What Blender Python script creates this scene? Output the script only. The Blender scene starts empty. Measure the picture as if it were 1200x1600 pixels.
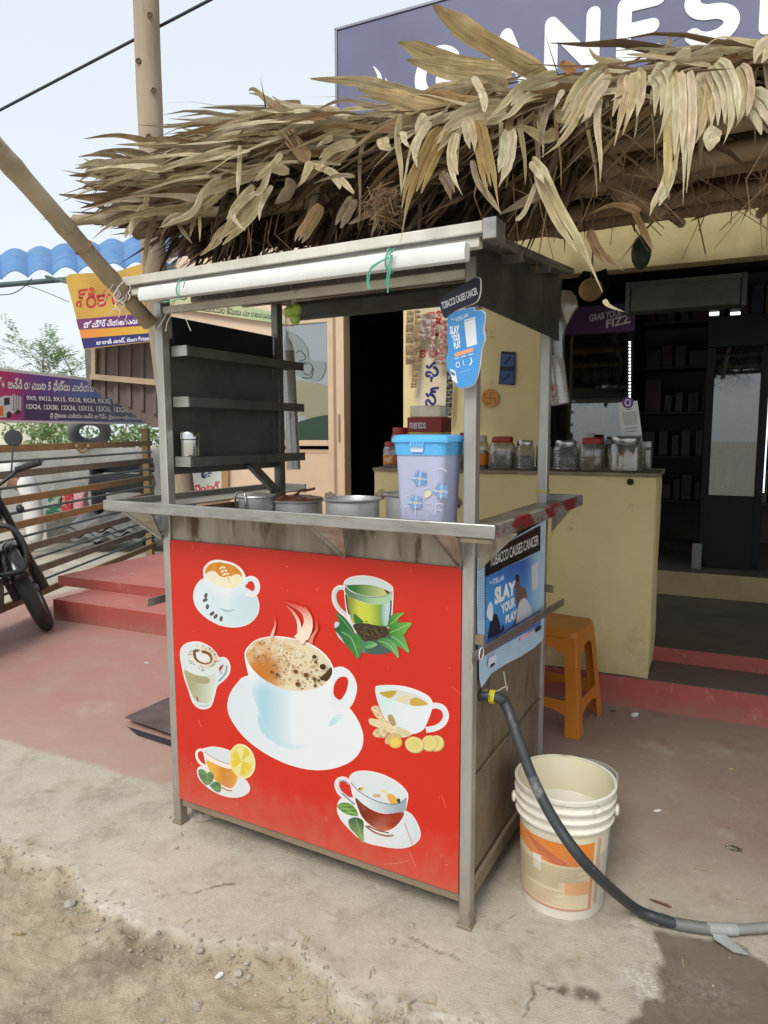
import bpy, bmesh, math, random
import numpy as np
from mathutils import Vector, Matrix, noise as mnoise
from mathutils.geometry import tessellate_polygon
R = math.radians
random.seed(7)
rng = random.Random(11)
SC = bpy.context.scene
COL = SC.collection

# ------------------------------------------------------------------ camera
F, PIT, ROLL, CH = 1073.56, 0.1139, -0.003, 1.30     # focal length (photo pixels), pitch down, roll, eye height
cam = bpy.data.cameras.new('camera')
cam.sensor_fit = 'VERTICAL'; cam.sensor_height = 36.0; cam.lens = F / 1600 * 36.0
cam.clip_start = 0.05; cam.clip_end = 400
cam_o = bpy.data.objects.new('camera', cam); COL.objects.link(cam_o)
cam_o.matrix_world = Matrix.Translation((0, 0, CH)) @ Matrix.Rotation(math.pi/2 - PIT, 4, 'X') @ Matrix.Rotation(ROLL, 4, 'Z')
SC.camera = cam_o

# ------------------------------------------------------------------ sky, sun, exposure (hazy overcast day)
SUN_EL, SUN_AZ = R(50), R(206)          # azimuth: clockwise from +Y (behind the camera, a little to its left)
world = bpy.data.worlds.new('World'); SC.world = world; world.use_nodes = True
wn, wl = world.node_tree.nodes, world.node_tree.links
sky = wn.new('ShaderNodeTexSky'); sky.sky_type = 'NISHITA'; sky.sun_disc = False
sky.sun_elevation = SUN_EL; sky.sun_rotation = SUN_AZ
sky.air_density = 1.0; sky.dust_density = 1.5; sky.ozone_density = 1.0
hs = wn.new('ShaderNodeHueSaturation'); hs.inputs['Saturation'].default_value = 0.33
wl.new(sky.outputs[0], hs.inputs['Color'])
veil = wn.new('ShaderNodeMix'); veil.data_type = 'RGBA'; veil.inputs['Factor'].default_value = .80   # thin even cloud over the whole sky
wl.new(hs.outputs[0], veil.inputs['A']); veil.inputs['B'].default_value = (4.55, 4.95, 5.3, 1)
wl.new(veil.outputs['Result'], wn['Background'].inputs[0]); wn['Background'].inputs[1].default_value = 0.12
sun = bpy.data.lights.new('sun', 'SUN'); sun.energy = 1.5; sun.angle = R(25); sun.color = (1.0, .965, .91)
sun_o = bpy.data.objects.new('sun', sun); COL.objects.link(sun_o)
sd = Vector((math.sin(SUN_AZ)*math.cos(SUN_EL), math.cos(SUN_AZ)*math.cos(SUN_EL), math.sin(SUN_EL)))
sun_o.rotation_euler = sd.to_track_quat('Z', 'Y').to_euler()
SC.view_settings.view_transform = 'Standard'; SC.view_settings.look = 'None'
SC.view_settings.exposure = 0.70; SC.view_settings.gamma = 1.0
SC.cycles.use_adaptive_sampling = True; SC.cycles.adaptive_threshold = .03
SC.cycles.max_bounces = 6; SC.cycles.diffuse_bounces = 4; SC.cycles.glossy_bounces = 3; SC.cycles.transparent_max_bounces = 16; SC.cycles.transmission_bounces = 4

# ------------------------------------------------------------------ places: photo pixel -> point of the place
def ray(px, py):
    u, v = px-600, py-800
    c, s = math.cos(ROLL), math.sin(ROLL)
    u, v = c*u+s*v, -s*u+c*v
    yc = -v/F
    return Vector((u/F, math.cos(PIT)+math.sin(PIT)*yc, -math.sin(PIT)+math.cos(PIT)*yc))
def at(px, py, Y):
    d = ray(px, py); return Vector((0, 0, CH)) + d*(Y/d.y)
def gnd(px, py, z=0.0):
    d = ray(px, py); return Vector((0, 0, CH)) + d*((z-CH)/d.z)
class Frame:
    """a level frame: origin on the ground, x along a front, y into depth"""
    def __init__(s, ox, oy, yaw):
        s.o = Vector((ox, oy, 0)); s.yaw = yaw
        s.x = Vector((math.cos(yaw), math.sin(yaw), 0)); s.y = Vector((-math.sin(yaw), math.cos(yaw), 0))
    def w(s, x, y, z): return s.o + s.x*x + s.y*y + Vector((0, 0, z))
    def l(s, p):
        d = Vector(p)-s.o; return Vector((d.dot(s.x), d.dot(s.y), d.z))
    def py(s, px, py, yl):          # pixel on the plane y = yl  -> local point
        d = ray(px, py); o = Vector((0, 0, CH))
        t = (yl-(o-s.o).dot(s.y))/d.dot(s.y); return s.l(o+d*t)
    def pxp(s, px, py, xl):         # pixel on the plane x = xl
        d = ray(px, py); o = Vector((0, 0, CH))
        t = (xl-(o-s.o).dot(s.x))/d.dot(s.x); return s.l(o+d*t)
    def pz(s, px, py, z): return s.l(gnd(px, py, z))
CF = Frame(.2148, 1.6767, -.5019)                    # cart
_b = gnd(1012, 1109); BF = Frame(_b.x, _b.y, R(-24.5))  # shop front: plinth riser line

# ------------------------------------------------------------------ colour and materials
def S(r, g, b):
    f = lambda c: c/12.92 if c <= .04045 else ((c+.055)/1.055)**2.4
    return (f(r/255), f(g/255), f(b/255))
MATS = {}
def M(name, col, rough=.6, metal=0.0, col2=None, ns=6.0, lo=.38, hi=.66, bump=0.0, bs=40.0, spec=.5, stretch=(1, 1, 1),
      alpha=1.0, trans=0.0, coat=0.0, attr=None, rough2=None, ior=1.45, transl=0.0, emit=None, es=1.0, col3=None, ns3=2.0, lo3=.55, hi3=.7, sheen=0.0):
    if name in MATS: return MATS[name]
    m = bpy.data.materials.new(name); m.use_nodes = True; MATS[name] = m
    n, l = m.node_tree.nodes, m.node_tree.links
    b = n['Principled BSDF']; out = n['Material Output']
    b.inputs['Roughness'].default_value = rough; b.inputs['Metallic'].default_value = metal
    b.inputs['Specular IOR Level'].default_value = spec; b.inputs['IOR'].default_value = ior
    b.inputs['Alpha'].default_value = alpha; b.inputs['Transmission Weight'].default_value = trans
    b.inputs['Coat Weight'].default_value = coat; b.inputs['Coat Roughness'].default_value = .15
    tc = n.new('ShaderNodeTexCoord'); oi = n.new('ShaderNodeObjectInfo')
    ad = n.new('ShaderNodeVectorMath'); ad.operation = 'MULTIPLY_ADD'
    mul = n.new('ShaderNodeMath'); mul.operation = 'MULTIPLY'; mul.inputs[1].default_value = 37.0
    l.new(oi.outputs['Random'], mul.inputs[0])
    ad.inputs[1].default_value = stretch
    l.new(tc.outputs['Object'], ad.inputs[0]); l.new(mul.outputs[0], ad.inputs[2])
    vec = ad.outputs[0]
    cur = None
    if attr:
        a = n.new('ShaderNodeAttribute'); a.attribute_name = attr; cur = a.outputs['Color']
    def layer(cur, base, c2, sc, lo, hi):
        nz = n.new('ShaderNodeTexNoise'); nz.inputs['Scale'].default_value = sc; nz.inputs['Detail'].default_value = 7
        nz.inputs['Roughness'].default_value = .62; l.new(vec, nz.inputs['Vector'])
        rp = n.new('ShaderNodeMapRange'); rp.inputs['From Min'].default_value = lo; rp.inputs['From Max'].default_value = hi
        l.new(nz.outputs['Fac'], rp.inputs['Value'])
        mx = n.new('ShaderNodeMix'); mx.data_type = 'RGBA'
        l.new(rp.outputs[0], mx.inputs['Factor'])
        if cur is None: mx.inputs['A'].default_value = (*base, 1)
        else: l.new(cur, mx.inputs['A'])
        mx.inputs['B'].default_value = (*c2, 1)
        return mx.outputs['Result'], rp.outputs[0]
    fac = None
    if col2 is not None:
        if attr:     # multiply the attribute colour by a streaky tint
            c, fac = layer(None, (1, 1, 1), col2, ns, lo, hi)
            mm = n.new('ShaderNodeMix'); mm.data_type = 'RGBA'; mm.blend_type = 'MULTIPLY'; mm.inputs['Factor'].default_value = 1
            l.new(cur, mm.inputs['A']); l.new(c, mm.inputs['B']); cur = mm.outputs['Result']
        else: cur, fac = layer(None, col, col2, ns, lo, hi)
    if col3 is not None:
        cur, _ = layer(cur, col, col3, ns3, lo3, hi3)
    if cur is not None: l.new(cur, b.inputs['Base Color'])
    else: b.inputs['Base Color'].default_value = (*col, 1)
    if rough2 is not None and fac is not None:
        rr = n.new('ShaderNodeMapRange'); rr.inputs['To Min'].default_value = rough; rr.inputs['To Max'].default_value = rough2
        l.new(fac, rr.inputs['Value']); l.new(rr.outputs[0], b.inputs['Roughness'])
    if bump:
        nb = n.new('ShaderNodeTexNoise'); nb.inputs['Scale'].default_value = bs; nb.inputs['Detail'].default_value = 5
        l.new(vec, nb.inputs['Vector'])
        bp = n.new('ShaderNodeBump'); bp.inputs['Strength'].default_value = bump; bp.inputs['Distance'].default_value = .01
        l.new(nb.outputs['Fac'], bp.inputs['Height']); l.new(bp.outputs[0], b.inputs['Normal'])
    if emit:
        b.inputs['Emission Color'].default_value = (*emit, 1); b.inputs['Emission Strength'].default_value = es
    if transl:
        t = n.new('ShaderNodeBsdfTranslucent'); mxs = n.new('ShaderNodeMixShader'); mxs.inputs[0].default_value = transl
        if cur is not None: l.new(cur, t.inputs[0])
        else: t.inputs[0].default_value = (*col, 1)
        l.new(b.outputs[0], mxs.inputs[1]); l.new(t.outputs[0], mxs.inputs[2]); l.new(mxs.outputs[0], out.inputs[0])
    return m
def glassy(name, tint=(1, 1, 1), refl=.12, rough=.05, opac=.1, col=(.8, .85, .85)):
    """thin clear sheet: mostly see-through, some mirror, a little film of dirt"""
    if name in MATS: return MATS[name]
    m = bpy.data.materials.new(name); m.use_nodes = True; MATS[name] = m
    n, l = m.node_tree.nodes, m.node_tree.links; n.clear()
    out = n.new('ShaderNodeOutputMaterial'); t = n.new('ShaderNodeBsdfTransparent'); t.inputs[0].default_value = (*tint, 1)
    g = n.new('ShaderNodeBsdfGlossy'); g.inputs['Roughness'].default_value = rough
    d = n.new('ShaderNodeBsdfDiffuse'); d.inputs[0].default_value = (*col, 1)
    lw = n.new('ShaderNodeLayerWeight'); lw.inputs[0].default_value = .35
    mr = n.new('ShaderNodeMapRange'); mr.inputs['To Min'].default_value = refl; mr.inputs['To Max'].default_value = min(1, refl+.5)
    l.new(lw.outputs['Facing'], mr.inputs['Value'])
    a = n.new('ShaderNodeMixShader'); a.inputs[0].default_value = opac
    b = n.new('ShaderNodeMixShader')
    l.new(t.outputs[0], a.inputs[1]); l.new(d.outputs[0], a.inputs[2])
    l.new(mr.outputs[0], b.inputs[0]); l.new(a.outputs[0], b.inputs[1]); l.new(g.outputs[0], b.inputs[2]); l.new(b.outputs[0], out.inputs[0])
    return m

# ------------------------------------------------------------------ mesh building
class MB:
    def __init__(s): s.v = []; s.f = []; s.c = None
    def add(s, vs, fs):
        b = len(s.v); s.v += [tuple(p) for p in vs]; s.f += [tuple(b+i for i in q) for q in fs]; return s
    def box(s, x0, x1, y0, y1, z0, z1):
        return s.add([(x0, y0, z0), (x1, y0, z0), (x1, y1, z0), (x0, y1, z0), (x0, y0, z1), (x1, y0, z1), (x1, y1, z1), (x0, y1, z1)],
                     [(0, 3, 2, 1), (4, 5, 6, 7), (0, 1, 5, 4), (1, 2, 6, 5), (2, 3, 7, 6), (3, 0, 4, 7)])
    def bar(s, p, q, w, h, up=(0, 0, 1)):
        p, q = Vector(p), Vector(q); d = (q-p).normalized(); sx = d.cross(Vector(up)).normalized()*w/2; sz = sx.cross(d).normalized()*h/2
        vs = [e+a*sx+c*sz for e in (p, q) for a, c in ((-1, -1), (1, -1), (1, 1), (-1, 1))]
        return s.add(vs, [(3, 2, 1, 0), (4, 5, 6, 7), (0, 1, 5, 4), (1, 2, 6, 5), (2, 3, 7, 6), (3, 0, 4, 7)])
    def tube(s, pts, r, n=10, cap=True):
        pts = [Vector(p) for p in pts]; k = len(pts); rs = r if isinstance(r, (list, tuple)) else [r]*k
        prev = None; b = len(s.v)
        for i, p in enumerate(pts):
            t = (pts[min(i+1, k-1)]-pts[max(i-1, 0)]).normalized()
            if prev is None:
                a = Vector((0, 0, 1)) if abs(t.z) < .9 else Vector((1, 0, 0)); nx = t.cross(a).normalized()
            else: nx = (prev-t*prev.dot(t)).normalized()
            prev = nx; ny = t.cross(nx)
            for j in range(n):
                a = 2*math.pi*j/n; s.v.append(tuple(p+(nx*math.cos(a)+ny*math.sin(a))*rs[i]))
        for i in range(k-1):
            for j in range(n): s.f.append((b+i*n+j, b+i*n+(j+1) % n, b+(i+1)*n+(j+1) % n, b+(i+1)*n+j))
        if cap: s.f.append(tuple(b+j for j in range(n))[::-1]); s.f.append(tuple(b+(k-1)*n+j for j in range(n)))
        return s
    def lathe(s, prof, n=24, c=(0, 0, 0), sx=1.0, sy=1.0, sq=None, cap=True):
        """profile [(r, z)]; sq: superellipse power for squarish sections"""
        b = len(s.v); k = len(prof)
        for r, z in prof:
            for j in range(n):
                a = 2*math.pi*j/n; ca, sa = math.cos(a), math.sin(a)
                if sq:
                    q = (abs(ca)**sq+abs(sa)**sq)**(-1/sq); ca *= q; sa *= q
                s.v.append((c[0]+r*sx*ca, c[1]+r*sy*sa, c[2]+z))
        for i in range(k-1):
            for j in range(n): s.f.append((b+i*n+j, b+i*n+(j+1) % n, b+(i+1)*n+(j+1) % n, b+(i+1)*n+j))
        if cap and prof[0][0] > 1e-6: s.f.append(tuple(b+j for j in range(n))[::-1])
        if cap and prof[-1][0] > 1e-6: s.f.append(tuple(b+(k-1)*n+j for j in range(n)))
        return s
    def prism(s, pts, fn, d0, d1):
        """2D polygon extruded between d0 and d1; fn(u, v, d) -> point"""
        n = len(pts); b = len(s.v)
        for d in (d0, d1): s.v += [tuple(fn(u, v, d)) for u, v in pts]
        tri = tessellate_polygon([[Vector((u, v, 0)) for u, v in pts]])
        for t in tri: s.f.append(tuple(b+i for i in t)); s.f.append(tuple(b+n+i for i in t)[::-1])
        for i in range(n): s.f.append((b+i, b+(i+1) % n, b+n+(i+1) % n, b+n+i))
        return s
    def build(s, name, mat, parent=None, smooth=None, bevel=0.0, seg=2, fix=True):
        me = bpy.data.meshes.new(name); me.from_pydata(s.v, [], s.f)
        if fix:
            bm = bmesh.new(); bm.from_mesh(me); bmesh.ops.recalc_face_normals(bm, faces=bm.faces); bm.to_mesh(me); bm.free()
        if s.c is not None:
            at_ = me.color_attributes.new('Col', 'FLOAT_COLOR', 'POINT')
            arr = np.ones((len(s.v), 4), dtype=np.float32); arr[:, :3] = np.array(s.c, dtype=np.float32); at_.data.foreach_set('color', arr.ravel())
        if getattr(s, 'uv', None):
            ua = me.attributes.new('LUV', 'FLOAT_VECTOR', 'POINT'); ua.data.foreach_set('vector', np.array(s.uv, dtype=np.float32).ravel())
        if mat is not None: me.materials.append(MATS[mat] if isinstance(mat, str) else mat)
        if smooth is not None: me.shade_smooth(); me.set_sharp_from_angle(angle=R(smooth))
        return link(name, me, parent, bevel, seg)
def link(name, me, parent=None, bevel=0.0, seg=2):
    o = bpy.data.objects.new(name, me); COL.objects.link(o)
    if parent is not None: o.parent = parent
    if bevel:
        bv = o.modifiers.new('bevel', 'BEVEL'); bv.width = bevel; bv.segments = seg; bv.limit_method = 'ANGLE'; bv.angle_limit = R(40)
        bv.harden_normals = False
        if not me.polygons or not me.polygons[0].use_smooth:
            me.shade_smooth(); me.set_sharp_from_angle(angle=R(45))
    return o
def tag(o, label=None, cat=None, group=None, kind=None):
    if label: o['label'] = label
    if cat: o['category'] = cat
    if group: o['group'] = group
    if kind: o['kind'] = kind
    return o
def thing(name, label, cat, loc=(0, 0, 0), rz=0.0, group=None):
    o = bpy.data.objects.new(name, None); COL.objects.link(o); o.location = loc; o.rotation_euler = (0, 0, rz)
    o.empty_display_size = .1
    return tag(o, label, cat, group)
def copy_tree(o, parent=None):
    kids = list(o.children)
    c = o.copy(); COL.objects.link(c); c.parent = parent
    for k in kids: copy_tree(k, c)
    return c
def box(name, mat, parent, x0, x1, y0, y1, z0, z1, bevel=.002, **k): return MB().box(x0, x1, y0, y1, z0, z1).build(name, mat, parent, bevel=bevel, **k)
def spline(pts, closed=False, sub=8):
    P = [Vector((*p, 0)) if len(p) == 2 else Vector(p) for p in pts]; n = len(P); out = []
    rngi = range(n) if closed else range(n-1)
    for i in rngi:
        p0 = P[(i-1) % n] if closed else P[max(i-1, 0)]; p1 = P[i]; p2 = P[(i+1) % n]; p3 = P[(i+2) % n] if closed else P[min(i+2, n-1)]
        for k in range(sub):
            t = k/sub; out.append(.5*((2*p1)+(p2-p0)*t+(2*p0-5*p1+4*p2-p3)*t*t+(3*p1-p0-3*p2+p3)*t**3))
    if not closed: out.append(P[-1])
    return [tuple(p[:len(pts[0])]) for p in out]
# ---- lettering: flat meshes from the built-in typeface
_TC = {}
def textdata(body, bold=0.0):
    k = (body, bold)
    if k in _TC: return _TC[k]
    c = bpy.data.curves.new('t', 'FONT'); c.body = body; c.size = 1; c.offset = bold; c.resolution_u = 3
    o = bpy.data.objects.new('t', c); COL.objects.link(o)
    me = bpy.data.meshes.new_from_object(o)
    vs = np.array([v.co[:2] for v in me.vertices]) if len(me.vertices) else np.zeros((1, 2)); fs = [tuple(p.vertices) for p in me.polygons]
    bpy.data.objects.remove(o); bpy.data.curves.remove(c); bpy.data.meshes.remove(me)
    lo, hi = vs.min(0), vs.max(0); w = hi-lo
    _TC[k] = ((vs-lo)/np.maximum(w, 1e-6), fs, w[0]/max(w[1], 1e-6)); return _TC[k]
def text(name, body, mat, parent, fn, quad, bold=.01, col=None):
    """letters stretched into the quad TL, TR, BR, BL (u, v) and placed by fn(u, v)"""
    vs, fs, asp = textdata(body, bold)
    TL, TR, BR, BL = [np.array(q, float) for q in quad]
    mb = MB(); pts = []
    for a, b in vs:
        q = (TL*(1-a)+TR*a)*b+(BL*(1-a)+BR*a)*(1-b); pts.append(tuple(fn(q[0], q[1])))
    mb.add(pts, fs)
    return mb.build(name, mat, parent, fix=False)
# ---- flat print: layered coloured shapes on a plane
class Art:
    def __init__(s, fn, step=.000015, L=9.0):
        s.fn = fn; s.v = []; s.f = []; s.c = []; s.k = 0; s.step = step; s.L = L
    def poly(s, pts, col, L=None):
        L = L or s.L; s.k += 1
        tri = tessellate_polygon([[Vector((u, v, 0)) for u, v in pts]])
        todo = [tuple((pts[i][0], pts[i][1]) for i in t) for t in tri]; out = []
        fc = callable(col)
        while todo:
            t = todo.pop(); e = [((t[i][0]-t[(i+1) % 3][0])**2+(t[i][1]-t[(i+1) % 3][1])**2, i) for i in range(3)]; m, i = max(e)
            if fc and m > L*L:
                a, b, c = t[i], t[(i+1) % 3], t[(i+2) % 3]; q = ((a[0]+b[0])/2, (a[1]+b[1])/2); todo += [(a, q, c), (q, b, c)]
            else: out.append(t)
        idx = {}
        for t in out:
            f = []
            for p in t:
                if p not in idx:
                    idx[p] = len(s.v); s.v.append(tuple(s.fn(p[0], p[1], s.k*s.step))); s.c.append(col(*p) if fc else col)
                f.append(idx[p])
            s.f.append(tuple(f))
        return s
    def blob(s, pts, col, sub=6, L=None): return s.poly(spline(pts, True, sub), col, L)
    def ell(s, cx, cy, rx, ry, col, rot=0.0, n=28):
        c, q = math.cos(rot), math.sin(rot)
        return s.poly([(cx+rx*math.cos(a)*c-ry*math.sin(a)*q, cy+rx*math.cos(a)*q+ry*math.sin(a)*c) for a in [2*math.pi*i/n for i in range(n)]], col)
    def line(s, pts, w, col, sub=6, smooth=True):
        P = spline(pts, False, sub) if smooth else pts; n = len(P); L_, R_ = [], []
        for i, p in enumerate(P):
            a, b = P[max(i-1, 0)], P[min(i+1, n-1)]; dx, dy = b[0]-a[0], b[1]-a[1]; d = math.hypot(dx, dy) or 1
            ww = (w(i/(n-1)) if callable(w) else w)/2; L_.append((p[0]-dy/d*ww, p[1]+dx/d*ww)); R_.append((p[0]+dy/d*ww, p[1]-dx/d*ww))
        s.k += 1; b = len(s.v); fc = callable(col)
        for a_, c_ in zip(L_, R_):
            for p in (a_, c_): s.v.append(tuple(s.fn(p[0], p[1], s.k*s.step))); s.c.append(col(*p) if fc else col)
        s.f += [(b+2*i, b+2*i+1, b+2*i+3, b+2*i+2) for i in range(n-1)]
        return s
    def text(s, body, quad, col, bold=.01):
        vs, fs, _ = textdata(body, bold); TL, TR, BR, BL = [np.array(q, float) for q in quad]; s.k += 1; b0 = len(s.v)
        for a, b in vs:
            q = (TL*(1-a)+TR*a)*b+(BL*(1-a)+BR*a)*(1-b); s.v.append(tuple(s.fn(q[0], q[1], s.k*s.step))); s.c.append(col)
        s.f += [tuple(b0+i for i in f) for f in fs]; return s
    def build(s, name, mat, parent, gain=1.0):
        mb = MB(); mb.v, mb.f, mb.c = s.v, s.f, [tuple(x*gain for x in c) for c in s.c]
        return mb.build(name, mat, parent, fix=False)
def lerp(a, b, t): t = max(0, min(1, t)); return tuple(x+(y-x)*t for x, y in zip(a, b))
def inpoly(x, y, P):
    r = False; n = len(P); j = n-1
    for i in range(n):
        if (P[i][1] > y) != (P[j][1] > y) and x < (P[j][0]-P[i][0])*(y-P[i][1])/(P[j][1]-P[i][1])+P[i][0]: r = not r
        j = i
    return r
# ================================================================== GROUND
def ground_material():
    m = bpy.data.materials.new('ground_mat'); m.use_nodes = True; MATS['ground_mat'] = m
    n, l = m.node_tree.nodes, m.node_tree.links; b = n['Principled BSDF']
    geo = n.new('ShaderNodeNewGeometry')
    def noise(sc, det=8, rough=.6, vec=None):
        z = n.new('ShaderNodeTexNoise'); z.inputs['Scale'].default_value = sc; z.inputs['Detail'].default_value = det; z.inputs['Roughness'].default_value = rough
        l.new(vec or geo.outputs['Position'], z.inputs['Vector']); return z.outputs['Fac']
    def rng_(v, a, c, lo=0.0, hi=1.0):
        r = n.new('ShaderNodeMapRange'); r.interpolation_type = 'SMOOTHSTEP'
        for k, x in (('From Min', a), ('From Max', c), ('To Min', lo), ('To Max', hi)): r.inputs[k].default_value = x
        l.new(v, r.inputs['Value']); return r.outputs[0]
    def mix(f, a, c, mode='MIX'):
        x = n.new('ShaderNodeMix'); x.data_type = 'RGBA'; x.blend_type = mode
        for s_, k in ((f, 'Factor'), (a, 'A'), (c, 'B')):
            if isinstance(s_, (int, float)): x.inputs[k].default_value = s_
            elif isinstance(s_, tuple): x.inputs[k].default_value = (*s_, 1)
            else: l.new(s_, x.inputs[k])
        return x.outputs['Result']
    def math_(op, a, c):
        x = n.new('ShaderNodeMath'); x.operation = op
        for i, s_ in enumerate((a, c)):
            if isinstance(s_, (int, float)): x.inputs[i].default_value = s_
            else: l.new(s_, x.inputs[i])
        return x.outputs[0]
    def attr(nm):
        a = n.new('ShaderNodeAttribute'); a.attribute_name = nm; return a.outputs['Fac']
    big, mid, fine, speck = noise(1.3), noise(6), noise(38, 6, .7), noise(160, 3, .7)
    conc = mix(rng_(big, .35, .65), (.42, .375, .29), (.49, .445, .355))
    conc = mix(rng_(mid, .48, .72, 0, .6), conc, (.31, .26, .185))
    conc = mix(rng_(noise(2.7, 8, .72), .47, .66, 0, .75), conc, (.28, .24, .18)); conc = mix(rng_(noise(8.5, 8, .75), .56, .70, 0, .6), conc, (.24, .20, .145)); conc = mix(rng_(fine, .42, .75, 0, .6), conc, (.52, .48, .40))
    worn = math_('MULTIPLY', rng_(noise(2.1, 6), .56, .66), rng_(noise(55, 4, .8), .45, .6))
    conc = mix(math_('MULTIPLY', worn, .8), conc, (.60, .57, .52))
    conc = mix(rng_(speck, .62, .75, 0, .6), conc, (.16, .13, .10))
    dirt = mix(rng_(mid, .35, .65), (.44, .37, .26), (.35, .285, .19))
    dirt = mix(rng_(noise(3.2), .5, .68, 0, .85), dirt, (.40, .335, .23))
    dirt = mix(rng_(noise(2.3, 6), .52, .64, 0, .75), dirt, (.20, .155, .10)); dirt = mix(rng_(fine, .5, .7, 0, .7), dirt, (.45, .38, .27))
    dirt = mix(rng_(speck, .6, .72, 0, .6), dirt, (.13, .09, .05))
    col = mix(attr('dirt'), conc, dirt)
    # red oxide painted cement floor in front of the shop: y' > -1.45 in the shop's frame
    dot = n.new('ShaderNodeVectorMath'); dot.operation = 'DOT_PRODUCT'; dot.inputs[1].default_value = tuple(BF.y)
    sub = n.new('ShaderNodeVectorMath'); sub.operation = 'SUBTRACT'; sub.inputs[1].default_value = tuple(BF.o)
    l.new(geo.outputs['Position'], sub.inputs[0]); l.new(sub.outputs[0], dot.inputs[0])
    dotx = n.new('ShaderNodeVectorMath'); dotx.operation = 'DOT_PRODUCT'; dotx.inputs[1].default_value = tuple(BF.x); l.new(sub.outputs[0], dotx.inputs[0])
    yy = math_('ADD', dot.outputs['Value'], math_('MULTIPLY', math_('SUBTRACT', noise(9, 6), .5), .11))
    redm = math_('MULTIPLY', rng_(yy, -1.49, -1.45), rng_(dotx.outputs['Value'], -4.6, -4.5))
    right = rng_(dotx.outputs['Value'], -1.2, -.35)          # the busy right half has lost most of its paint
    fadeR = math_('MULTIPLY', right, rng_(yy, -.95, -1.5, 0, .62))
    red = mix(rng_(noise(2.4), .35, .7), (.42, .205, .17), (.39, .235, .19))
    red = mix(rng_(mid, .5, .75, 0, .5), red, (.42, .33, .27))
    redR = mix(rng_(noise(1.7, 6), .36, .62), (.255, .17, .14), (.285, .215, .17))
    redR = mix(rng_(noise(4.5, 7), .55, .72, 0, .55), redR, (.24, .115, .105))
    redR = mix(rng_(noise(11, 7), .58, .74, 0, .4), redR, (.38, .32, .26))
    red = mix(right, red, redR)
    red = mix(rng_(yy, -.95, -1.45, 0, .35), red, (.42, .34, .26))
    red = mix(rng_(fine, .5, .8, 0, .3), red, (.52, .44, .37))
    red = mix(rng_(speck, .64, .78, 0, .5), red, (.16, .1, .08))
    patch = rng_(noise(1.15, 8, .7), .58, .70)
    red = mix(math_('MULTIPLY', patch, .45), red, (.46, .42, .34))
    redm = math_('MULTIPLY', redm, math_('SUBTRACT', 1.0, fadeR))
    col = mix(redm, col, red)
    wet = attr('wet'); col = mix(wet, col, (.40, .37, .36), 'MULTIPLY')
    col = mix(attr('crack'), col, (.10, .075, .05))
    l.new(col, b.inputs['Base Color'])
    rr = n.new('ShaderNodeMapRange'); rr.inputs['To Min'].default_value = .82; rr.inputs['To Max'].default_value = .22; l.new(wet, rr.inputs['Value'])
    r2 = math_('SUBTRACT', rr.outputs[0], math_('MULTIPLY', redm, .22)); l.new(r2, b.inputs['Roughness'])
    h = math_('ADD', math_('MULTIPLY', fine, .6), math_('MULTIPLY', speck, .5)); h = math_('ADD', h, math_('MULTIPLY', mid, .8))
    bp = n.new('ShaderNodeBump'); bp.inputs['Distance'].default_value = .0065
    st = math_('SUBTRACT', .75, math_('MULTIPLY', redm, .5)); st = math_('ADD', st, math_('MULTIPLY', attr('dirt'), .6))
    st = math_('MULTIPLY', st, math_('SUBTRACT', 1.0, math_('MULTIPLY', wet, .7)))
    l.new(st, bp.inputs['Strength']); l.new(h, bp.inputs['Height']); l.new(bp.outputs[0], b.inputs['Normal'])
    return m
ground_material()
DIRT_EDGE = [(-80, 1290), (0, 1312), (30, 1330), (80, 1338), (104, 1352), (116, 1388), (130, 1404), (160, 1412), (200, 1440), (245, 1455), (262, 1452), (290, 1468), (305, 1478), (330, 1468), (380, 1470),
             (400, 1480), (430, 1476), (470, 1480), (484, 1500), (512, 1520), (528, 1546), (545, 1562), (562, 1578), (590, 1572), (604, 1563), (622, 1572), (650, 1582), (690, 1586), (735, 1594), (765, 1606), (830, 1660)]
WET = [(1016, 1450), (1024, 1490), (1022, 1512), (1034, 1532), (1038, 1566), (1008, 1562), (1002, 1585), (975, 1602), (960, 1640), (1020, 1720), (1420, 1720), (1420, 1515), (1260, 1515), (1205, 1512), (1180, 1492), (1170, 1478), (1150, 1470), (1100, 1466), (1060, 1458)]
def smooth(a, b, x): t = max(0.0, min(1.0, (x-a)/(b-a))); return t*t*(3-2*t)
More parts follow.
